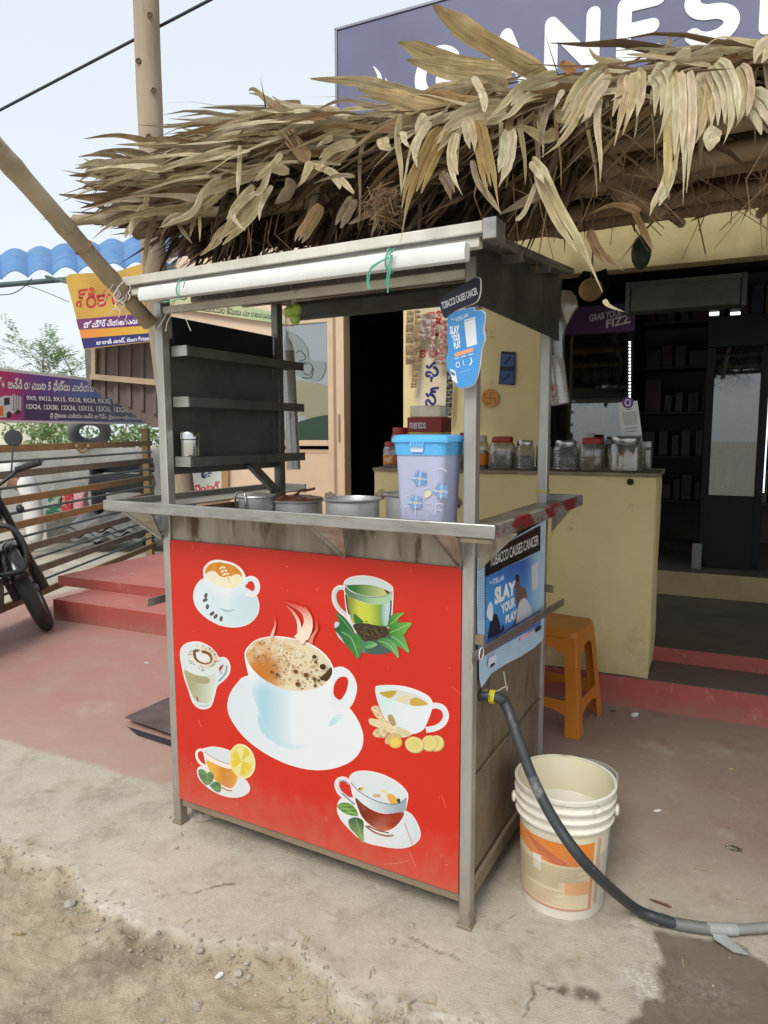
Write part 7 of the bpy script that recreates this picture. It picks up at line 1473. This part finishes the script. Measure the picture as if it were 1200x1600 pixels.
# payment card stand (code left blank)
q = BF.py(985, 681, .18); t = thing('payment_card', 'white payment card with purple round mark standing behind the biscuit jar', 'card', BF.w(q.x, .18, q.z-.07), BF.yaw)
cf = lambda u, v, d_: (BF.py(u, v, .18).x-q.x, -d_, BF.py(u, v, .18).z-(q.z-.07))
MB().prism([(966, 629), (996, 626), (1003, 679), (971, 681)], cf, -.002, .0).build('card', 'board_white', t); MB().prism([(971, 681), (1003, 679), (1006, 715), (974, 717)], cf, -.002, -.0005).build('holder', 'jar_plastic', t)
A = Art(cf, .00006); A.ell(981, 629, 9, 9, S(92, 44, 140)); A.ell(981, 629, 5, 6, S(226, 214, 240)); A.ell(981, 629, 3, 3.6, S(92, 44, 140)); A.poly([(972, 644), (994, 642), (997, 663), (975, 665)], S(196, 196, 198)); A.line([(978, 640), (988, 639)], 1.2, S(90, 60, 120), smooth=False); A.line([(976, 670), (996, 668)], 1.3, S(110, 110, 114), smooth=False); A.line([(976, 675), (996, 673)], 1.3, S(110, 110, 114), smooth=False); A.build('printing', 'print_gloss', t)
# hanging strips of sachets against the yellow wall
M('foil_a', (.40, .36, .33), .3, .5, col2=(.22, .12, .08), ns=30, lo=.45, hi=.55); M('foil_b', (.30, .10, .08), .35, .2, col2=(.45, .4, .35), ns=40, lo=.5, hi=.56); M('foil_dark', (.045, .042, .045), .35, .3, col2=(.25, .23, .22), ns=40, lo=.56, hi=.62); M('foil_gold', (.35, .24, .12), .35, .4, col2=(.18, .12, .07), ns=40, lo=.46, hi=.56)
def strip(P, w, mat, n, label):
    yl = WY-.08; p0 = BF.py(*P[0], yl); t = thing('sachet_strip', label, 'sachets', BF.w(p0.x, yl, p0.z), BF.yaw, 'hanging sachet strips')
    S_ = spline(P, False, n); m = len(S_)-1; k = n*(len(P)-1)
    for i in range(m):
        a, b = BF.py(*S_[i], yl)-p0, BF.py(*S_[i+1], yl)-p0; ww = (BF.py(P[0][0]+w, P[0][1], yl).x-p0.x)/2; d_ = (b-a)*.04; a, b = a+d_, b-d_
        mb = MB(); c = (a+b)/2; th_ = .012; V = [(a.x-ww, -.001, a.z), (a.x+ww, -.001, a.z), (b.x+ww, -.001, b.z), (b.x-ww, -.001, b.z), (c.x, -th_, c.z), (c.x, th_*.4, c.z)]
        mb.add(V, [(0, 1, 4), (1, 2, 4), (2, 3, 4), (3, 0, 4), (1, 0, 5), (2, 1, 5), (3, 2, 5), (0, 3, 5)]).build('sachet', mat, t, smooth=80)
strip([(642, 485), (640, 520), (640, 570)], 12, 'foil_gold', 3, 'leftmost hanging strip of gold sachets beside the doorway'); strip([(653, 484), (652, 520), (649, 580), (646, 606)], 9, 'foil_gold', 4, 'second strip of gold sachets from the doorway'); strip([(668, 490), (666, 510), (664, 530)], 18, 'foil_a', 2, 'short strip of shiny silver sachets on the yellow wall')
strip([(678, 490), (676, 525), (675, 560)], 8, 'foil_b', 3, 'strip of red sachets over the lettered banner'); strip([(695, 500), (692, 530), (689, 570)], 14, 'foil_b', 3, 'broad strip of red and silver sachets left of the tobacco sign'); strip([(703, 580), (702, 620), (700, 650)], 10, 'foil_dark', 4, 'strip of black sachets left of the front right post'); strip([(738, 600), (740, 630), (743, 648)], 8, 'foil_dark', 4, 'strip of black sachets right of the front right post')
# lettered cloth banner on the wall
def wfn(u, v, d_): q = BF.py(u, v, WY-.012); return BF.w(q.x, WY-.012-d_, q.z)
bn2 = thing('wall_banner', 'cream banner with red and blue lettering on the yellow wall behind the counter', 'banner', (0, 0, 0)); P = [(648, 478), (712, 470), (700, 560), (697, 640), (694, 675), (650, 676)]
MB().prism(P, wfn, -.004, 0).build('cloth', M('banner_cloth', (.66, .60, .44), .7, col2=(.62, .52, .30), ns=4), bn2); A = Art(wfn, .00015)
A.text('శ్రీ', [(660, 488), (692, 484), (692, 525), (660, 528)], S(186, 50, 54), .02); A.text('కాంత్', [(655, 540), (695, 536), (695, 556), (655, 560)], S(186, 50, 54), .02); A.text('ఫ', [(664, 566), (686, 564), (686, 592), (664, 594)], S(44, 44, 110), .03); A.text('స్', [(664, 606), (686, 604), (686, 633), (664, 635)], S(44, 44, 110), .03); A.ell(674, 595, 1.8, 2.2, S(44, 44, 110)); A.build('printing', 'banner_print', bn2)
# blue notice and painted round mark on the yellow wall
nt = thing('wall_notice', 'small dark blue notice pinned on the yellow wall', 'notice', (0, 0, 0)); A = Art(wfn, .00015)
A.poly([(783, 549), (806, 550), (804, 602), (779, 600)], S(20, 30, 48)); A.poly([(784, 553), (804, 554), (803, 573), (782, 572)], S(52, 84, 130)); A.poly([(781, 579), (803, 580), (802, 600), (780, 599)], S(46, 76, 120)); A.line([(788, 569), (798, 558)], 3, S(24, 34, 54), smooth=False); A.line([(786, 596), (796, 585)], 3, S(24, 34, 54), smooth=False); A.build('printed_sheet', 'banner_print', nt)
rm = thing('painted_roundel', 'round orange auspicious mark painted on the yellow wall', 'mark', (0, 0, 0)); A = Art(wfn, .00015); A.ell(766, 622, 13.5, 14.5, S(196, 138, 62)); c_ = S(150, 92, 40)
for P in ([(766, 613), (766, 631)], [(757, 622), (775, 622)], [(766, 613.6), (774, 613.6)], [(766, 630.4), (758, 630.4)], [(774.4, 622), (774.4, 630)], [(757.6, 622), (757.6, 614)]): A.line(P, 1.6, c_, smooth=False)
A.build('paint', 'banner_print', rm)
# things seen behind the shelves: health board strip, low poster
hb = thing('clinic_board', 'pale green and cream lettered board high behind the left shelves', 'sign', (0, 0, 0)); fn2 = lambda u, v, d_: BF.w(BF.py(u, v, WY-.04).x, WY-.04-d_, BF.py(u, v, WY-.04).z)
P = [(262, 462), (350, 470), (445, 492), (445, 506), (390, 499), (262, 480)]; MB().prism(P, fn2, -.006, 0).build('sheet', 'sheet_white', hb); A = Art(fn2, .00015); A.poly(P, lambda x, y: lerp(S(196, 190, 150), S(160, 186, 140), (x-330)/90), L=15); A.text('సమస్యల కేసులు చూడబడును', [(312, 472), (424, 488), (424, 499), (312, 486)], S(44, 44, 40), .02); A.build('printing', 'banner_print', hb)
lp = thing('photo_poster', 'small white poster with blue and red letters under the lowest shelf', 'poster', (0, 0, 0)); P = [(298, 728), (356, 724), (356, 782), (298, 784)]; MB().prism(P, fn2, -.004, 0).build('sheet', 'sheet_white', lp); A = Art(fn2, .00015); A.poly(P, S(206, 216, 206)); A.text('డ', [(314, 731), (332, 730), (332, 746), (314, 748)], S(40, 44, 120), .06); A.text('సెంటర్', [(303, 756), (344, 752), (344, 766), (303, 768)], S(196, 44, 44), .03); A.poly([(346, 722), (356, 722), (356, 782), (346, 782)], S(176, 140, 90)); A.build('printing', 'banner_print', lp)
# sticker print seen on the sliding door's glass
stc = thing('door_sticker', 'white round sticker with black line drawing on the sliding door glass', 'sticker', (0, 0, 0)); fn3 = lambda u, v, d_: BF.w(BF.py(u, v, WY+.025).x, WY+.025-d_, BF.py(u, v, WY+.025).z)
A = Art(fn3, .00015); A.blob([(446, 520), (465, 525), (480, 545), (484, 562), (508, 566), (502, 592), (480, 594), (458, 580), (450, 556)], S(128, 138, 136))
for P in ([(462, 552), (470, 548), (478, 560), (468, 565), (480, 570)], [(466, 575), (476, 566), (488, 572), (484, 586), (474, 582)], [(472, 590), (486, 590), (490, 575)], [(450, 530), (456, 542), (454, 552)]): A.line(P, 1.5, S(40, 44, 44), 4)
A.blob([(445, 600), (480, 596), (520, 612), (522, 660), (470, 650), (446, 640)], S(140, 140, 112)); A.blob([(450, 668), (480, 655), (520, 650), (523, 684), (450, 686)], S(44, 70, 52)); A.build('decal', 'banner_print', stc)
# hanging gourds under the lintel
M('gourd_tan', (.34, .22, .09), .55, col2=(.22, .14, .06), ns=8); M('gourd_green', (.025, .045, .035), .5, col2=(.04, .07, .05), ns=8); M('black_cloth', (.010, .010, .012), .9, bump=.4, bs=20)
def gourd(px, py, rpx, rz, mat, label, yl):
    q = BF.py(px, py, yl); r = (BF.py(px+rpx, py, yl)-q).length; t = thing('hanging_gourd', label, 'gourd', BF.w(q.x, yl, q.z), BF.yaw)
    MB().lathe([(r*math.sin(math.pi*i/12), -r*rz*math.cos(math.pi*i/12)) for i in range(13)], 20).build('fruit', mat, t, smooth=60); top = BF.py(px, 330, yl).z-q.z; MB().tube([(0, 0, r*rz*.95), (.005, 0, top*.6), (0, 0, top)], .004, 6).build('hanging_string', 'coir', t); return t, r
t, r = gourd(923, 453, 19, .95, 'gourd_tan', 'tan gourd with black cloth hung under the lintel', WY-.25)
mb = MB(); mb.lathe([(.2*r, r*1.1), (r*.9, r*1.25), (r*1.35, r*.6), (r*1.2, -.3*r)], 18, cap=False); mb.v = [(x*(1+.25*mnoise.noise(Vector((x*12, y*12, z*12))))+r*.25, abs(y)*.9+.02, z+r*.5+.02*mnoise.noise(Vector((x*20, 3, z*20)))) for x, y, z in mb.v]; mb.build('black_cloth', 'black_cloth', t, smooth=60)
gourd(1002, 394, 16, 1.75, 'gourd_green', 'long dark green gourd hung under the thatch', WY-.35)
# ---- orange plastic stool
M('stool_orange', (.56, .20, .025), .42, col2=(.50, .17, .02), ns=4, spec=.4, bump=.05, bs=30, col3=(.35, .14, .04), ns3=26, lo3=.68, hi3=.76)
sp = gnd(885, 1140); so = thing('plastic_stool', 'orange plastic stool between the cart and the yellow counter', 'stool', (.775, 3.03, 0), R(-33))
sh_, sw, bw_ = .455, .135, .175
MB.stack = lambda s, secs, r=.02: stack(s, secs, r)
MB().stack([(sw*.97, sw*.97, sh_-.035), (sw*1.02, sw*1.02, sh_-.03), (sw, sw, sh_-.006), (sw*.94, sw*.94, sh_)], .03).build('seat', 'stool_orange', so, smooth=40)
for sx in (-1, 1):
    for sy in (-1, 1):
        lg = MB(); secs = []
        for i in range(9):
            f = i/8; z_ = sh_-.03-(sh_-.03)*f; k = sw+(bw_-sw)*f; wd = .062-.010*math.sin(math.pi*f)+.006*f; secs.append((k, wd, z_))
        # L-shaped corner leg
        vs = []
        for k, wd, z_ in secs: vs += [(sx*k, sy*k, z_), (sx*(k-wd), sy*k, z_), (sx*(k-wd), sy*(k-.006), z_), (sx*(k-.006), sy*(k-.006), z_), (sx*(k-.006), sy*(k-wd), z_), (sx*k, sy*(k-wd), z_)]
        fs = [(a*6+j, a*6+(j+1) % 6, (a+1)*6+(j+1) % 6, (a+1)*6+j) for a in range(8) for j in range(6)]+[tuple(range(6)), tuple(range(48, 54))]
        lg.add(vs, fs).build('leg', 'stool_orange', so, bevel=.004)
for rot in range(4):
    mb = MB(); z0, z1 = .085, .155; P = []
    for z_, k in ((z1, sw+(bw_-sw)*(1-z1/sh_)), (z0, sw+(bw_-sw)*(1-z0/sh_))): P.append((k, z_))
    n_ = 10; vs = []
    for i in range(n_+1):
        f = i/n_*2-1; arch = (1-f*f)*.03
        for k, z_ in ((P[0][0], z1), (P[1][0]-.0, z0+arch), (P[1][0]-.005, z0+arch), (P[0][0]-.005, z1)): vs.append((f*(k-.055), -k+.0015, z_) if False else (f*(k-.045), -(k-.0015), z_))
    mb.add(vs, [(a*4+j, a*4+(j+1) % 4, (a+1)*4+(j+1) % 4, (a+1)*4+j) for a in range(n_) for j in range(4)]); q = Matrix.Rotation(rot*math.pi/2, 3, 'Z'); mb.v = [tuple(q @ Vector(v)) for v in mb.v]; mb.build('stretcher', 'stool_orange', so)
    mb = MB(); vs = []
    for i in range(n_+1):
        f = i/n_*2-1; arch = f*f*.05; 
        for k, z_ in ((sw+.001, sh_-.03), (sw+.012, sh_-.07-arch), (sw+.006, sh_-.07-arch), (sw-.005, sh_-.03)): vs.append((f*(sw-.04), -(k-.002), z_))
    mb.add(vs, [(a*4+j, a*4+(j+1) % 4, (a+1)*4+(j+1) % 4, (a+1)*4+j) for a in range(n_) for j in range(4)]); mb.v = [tuple(q @ Vector(v)) for v in mb.v]; mb.build('apron', 'stool_orange', so)
# ---- buckets
M('bucket_white', (.76, .73, .63), .45, col2=(.66, .62, .51), ns=6, bump=.06, bs=30, col3=(.40, .34, .24), ns3=16, lo3=.58, hi3=.72); M('bucket_inside', (.76, .70, .48), .5, col2=(.74, .68, .52), ns=9); M('bucket_grey', (.42, .41, .36), .5, col2=(.30, .29, .25), ns=8)
bc = gnd(878, 1396); RB, RT, HB = .112, .131, .348
def bucket(name, label, loc, mat, inside, s=1.0):
    t = thing(name, label, 'bucket', loc); z = HB
    prof = [(0, .004), (RB-.004, .004), (RB-.002, 0), (RB, .004), (RB+(RT-RB)*.70-.004, z*.70)]
    for zc in (.72, .80, .88): rr = RB+(RT-RB)*zc; prof += [(rr, z*zc), (rr+.008, z*zc+.004), (rr+.009, z*zc+.009), (rr, z*zc+.014)]
    prof += [(RT-.003, z*.965), (RT+.006, z*.97), (RT+.007, z), (RT+.002, z+.002), (RT-.002, z)]
    MB().lathe([(r*s, zz*s) for r, zz in prof], 56, cap=False).build('shell', mat, t, smooth=40)
    MB().lathe([((RT-.0025)*s, (z-.001)*s), ((RB-.003)*s, .010*s), (0, .009*s)], 56, cap=False).build('inner_wall', inside, t, smooth=40); return t
bk = bucket('paint_bucket', 'white paint bucket with orange label beside the cart', bc, 'bucket_white', 'bucket_inside')
# label wrapped round the shell
cam2 = math.atan2(-bc.y, -bc.x)
def lab(u, v, d_):            # u: angle fraction -1..1, v: 0..1 height of the label zone
    a = cam2+u*1.25; z_ = .03+v*(HB*.66-.03); rr = RB+(RT-RB)*(z_/HB)+.0015+d_; return (rr*math.cos(a), rr*math.sin(a), z_)
A = Art(lab, .00008, .05); cr = S(216, 204, 164); orr = S(224, 130, 44)
A.poly([(-1, 0), (.62, 0), (.62, .98), (-1, .98)], lambda x, y: lerp(cr, S(206, 190, 150), mnoise.noise(Vector((x*3, y*4, 0)))+.4), L=.05)
A.poly([(-1, .98), (-1, .78), (-.6, .70), (-.2, .66), (.1, .66), (.55, .66), (.55, .98)], lambda x, y: lerp(orr, S(206, 104, 30), (.9-y)*2), L=.05); A.poly([(-.75, .98), (-.3, .86), (.05, .72), (.12, .66), (-.15, .66), (-.45, .78)], lambda x, y: S(196, 92, 40), L=.05)
A.poly([(.05, .24), (.5, .24), (.5, .42), (.05, .42)], lambda x, y: S(220, 150, 70), L=.05); A.poly([(.50, .0), (.56, .0), (.56, .66), (.50, .66)], lambda x, y: S(206, 110, 50), L=.05); A.poly([(-1, .0), (.5, .0), (.5, .025), (-1, .03)], lambda x, y: S(190, 110, 70), L=.05); A.poly([(.66, .05), (.69, .05), (.69, 1.02), (.66, 1.02)], lambda x, y: S(206, 130, 70), L=.05); A.poly([(-.55, .5), (-.38, .5), (-.38, .72), (-.55, .72)], lambda x, y: S(226, 222, 206), L=.05)
for i in range(15):
    v_ = .62-i*.021; x0 = -.95+.02*((i*7) % 3); x1 = .44-.06*((i*5) % 4)
    if i > 9: x1 = -.05
    A.line([(x0+(x1-x0)*j/40, v_) for j in range(41)], .005, S(150, 138, 96), smooth=False)
for i in range(7): v_ = .26-i*.03; A.line([(-.95+(.98-.1*(i % 3))*j/40, v_) for j in range(41)], .005, S(176, 130, 80), smooth=False)
A.build('label', 'print_gloss', bk)
for s_ in (-1, 1): a = cam2+s_*1.5; q = Vector((math.cos(a), math.sin(a), 0)); MB().lathe([(.016, 0), (.016, .006), (.010, .010), (0, .010)], 14).build('handle_boss', 'bucket_white', bk, smooth=40); o = [c for c in bk.children if c.name.startswith('handle_boss')][-1]; o.location = q*(RT+.004)+Vector((0, 0, HB*.80)); o.rotation_euler = (0, R(90), a)
b2 = bucket('old_bucket', 'small dirty grey bucket tucked behind the white paint bucket', (bc.x+.120, bc.y+.215, 0), 'bucket_grey', 'bucket_grey', .72)
# ---- hose
M('hose_grey', (.028, .032, .037), .5, col2=(.045, .05, .053), ns=8, bump=.1, col3=(.20, .20, .18), ns3=14, lo3=.63, hi3=.76); M('pipe_grey', (.16, .165, .155), .6, col2=(.27, .27, .245), ns=10); M('tape_yellow', (.62, .50, .02), .5); M('film_tape', (.36, .37, .35), .45, col2=(.26, .265, .25), ns=20)
h0 = CF.w(*CF.pxp(757, 1086, .012)); hr = .0138
pth = [h0+Vector((-.02, .0, 0)), h0+CF.x*.035, at(790, 1100, h0.y-.01), at(808, 1150, h0.y-.06), at(832, 1215, h0.y-.11), at(868, 1285, h0.y-.165), at(920, 1355, h0.y-.20)]
e = [gnd(985, 1414, hr+.03), gnd(1020, 1432, hr+.012), gnd(1060, 1444, hr), gnd(1110, 1451, hr)]
hs_ = thing('drain_hose', 'grey rubber drain hose running from the cart flank to the floor', 'hose', h0)
MB().tube(spline([tuple(p-h0) for p in pth+e], False, 7), hr, 16).build('rubber_hose', 'hose_grey', hs_, smooth=60)
e2 = [gnd(1100, 1450, hr), gnd(1150, 1452, hr), gnd(1200, 1449, hr), gnd(1300, 1440, hr)]; MB().tube(spline([tuple(p-h0) for p in e2], False, 5), hr*.93, 16).build('pipe_end', 'pipe_grey', hs_, smooth=60)
MB().tube(spline([tuple(gnd(x, y, hr)-h0) for x, y in ((1030, 1435), (1060, 1444), (1108, 1451))], False, 5), hr*1.10, 16).build('joint_sleeve', M('sleeve_dark', (.10, .11, .11), .5, col2=(.17, .17, .16), ns=9), hs_, smooth=60)
MB().tube(spline([tuple(gnd(x, y, hr+.004)-h0) for x, y in ((1012, 1426), (1020, 1431), (1030, 1437))], False, 4), hr*1.16, 16).build('tape_wrap', 'film_tape', hs_, smooth=60)
MB().tube(spline([tuple(gnd(x, y, hr)-h0) for x, y in ((1104, 1450), (1125, 1452), (1150, 1452))], False, 4), hr*1.14, 16).build('tape_wrap', 'film_tape', hs_, smooth=60)
P = [gnd(1112, 1456, .012), gnd(1136, 1462, .010), gnd(1168, 1488, .004), gnd(1170, 1493, .004), gnd(1146, 1488, .005), gnd(1116, 1468, .006)]; MB().add([tuple(p-h0) for p in P], [tuple(range(6))]).build('tape_tail', 'film_tape', hs_)
for i in range(3): c = h0+CF.x*(.018+i*.005); MB().tube([c-h0+(CF.y*math.cos(a)+Vector((0, 0, 1))*math.sin(a))*(hr+.002) for a in [j*.42 for j in range(16)]], .0028, 6).build('yellow_wire', 'tape_yellow', hs_, smooth=60)
MB().tube([h0-h0-CF.x*.006, CF.x*.010], hr*1.3, 16).build('collar', 'steel_rust', hs_, smooth=40)
# ---- small things on the floor
def flat(name, px, py, w, h, yaw, mat, label, z=.004, t_=.006, cat='litter'):
    p = gnd(px, py); o = hand_block(name, mat, None, -w, w, -h, h, 0, t_, .002, 4); o.location = (p.x, p.y, HZ(p.x, p.y)+.0008); o.rotation_euler = (0, 0, yaw); tag(o, label, cat); return o
fm = flat('matchbox', 1147, 1328, .021, .011, R(-25), M('matchbox_dark', (.05, .035, .02), .6, col2=(.5, .45, .35), ns=70, lo=.5, hi=.56), 'flattened dark matchbox on the brown floor', t_=.008, cat='matchbox')
flat('paper_scrap', 992, 1119, .018, .010, .6, M('paper_white', (.75, .75, .74), .7), 'crumpled white paper scrap near the red step', t_=.014); flat('dark_scrap', 957, 1112, .014, .008, .2, M('scrap_dark', (.16, .12, .11), .8), 'small dark scrap beside the orange stool', t_=.008); flat('cigarette_butt', 1027, 1268, .014, .003, .25, 'paper_white', 'white cigarette end on the floor right of the buckets', t_=.006); flat('paper_bit', 229, 1036, .014, .006, -.2, 'paper_white', 'tiny white paper bit on the red floor left of the cart', t_=.003); flat('paper_bit', 342, 1511, .010, .007, .9, 'paper_white', 'white paper chip in the rubble edge', t_=.005); flat('dry_leaf', 28, 1445, .017, .005, .1, 'straw', 'dry curled leaf in the dirt at lower left', t_=.004); flat('twig', 1143, 1203, .012, .0015, -.5, 'straw', 'pale twig on the brown floor', t_=.003); flat('brown_twig', 1032, 1412, .028, .005, -.6, M('twig_brown', (.16, .09, .05), .8), 'brown leaf stem on the floor near the hose', t_=.004)
# ---- steel pit cover left of the cart, with a dark patch for the gap under its front lip
M('rusty_plate', (.17, .13, .125), .6, .3, col2=(.11, .08, .075), ns=6, rough2=.8, bump=.15, bs=40, col3=(.26, .12, .08), ns3=14, lo3=.6, hi3=.7)
pc0, pc1, pc2, pc3 = gnd(195, 1131), gnd(300, 1168), gnd(300, 1085), gnd(262, 1097)
pit = thing('pit_cover', 'rusty steel plate lying over a floor pit left of the cart', 'cover', pc0); top = .016
V = [pc0-pc0, pc1-pc0, pc2-pc0, pc3-pc0]; mb = MB(); mb.add([(v.x, v.y, top+.012*(1-i/3 if i < 2 else 0)) for i, v in enumerate(V)]+[(v.x, v.y, top+.006+.012*(1-i/3 if i < 2 else 0)) for i, v in enumerate(V)], [(0, 3, 2, 1), (4, 5, 6, 7), (0, 1, 5, 4), (1, 2, 6, 5), (2, 3, 7, 6), (3, 0, 4, 7)]).build('plate', 'rusty_plate', pit, bevel=.002)
mb = MB(); q = [gnd(198, 1136), gnd(300, 1168), gnd(300, 1178), gnd(215, 1150)]; mb.add([tuple(p-pc0+Vector((0, 0, .0035))) for p in q], [(0, 1, 2, 3)]).build('pit_gap_patch', 'gap_shade', pit)  # flat dark patch on the floor imitates shade in the gap
# flat stone below the cart
p = gnd(325, 1281); o = hand_block('paving_stone', 'stone_grey', None, -.075, .075, -.05, .05, 0, .035, .010, 8); o.location = (p.x+.02, p.y+.05, 0); o.rotation_euler = (0, 0, .5); tag(o, 'rough grey stone lying under the left end of the cart', 'stone')
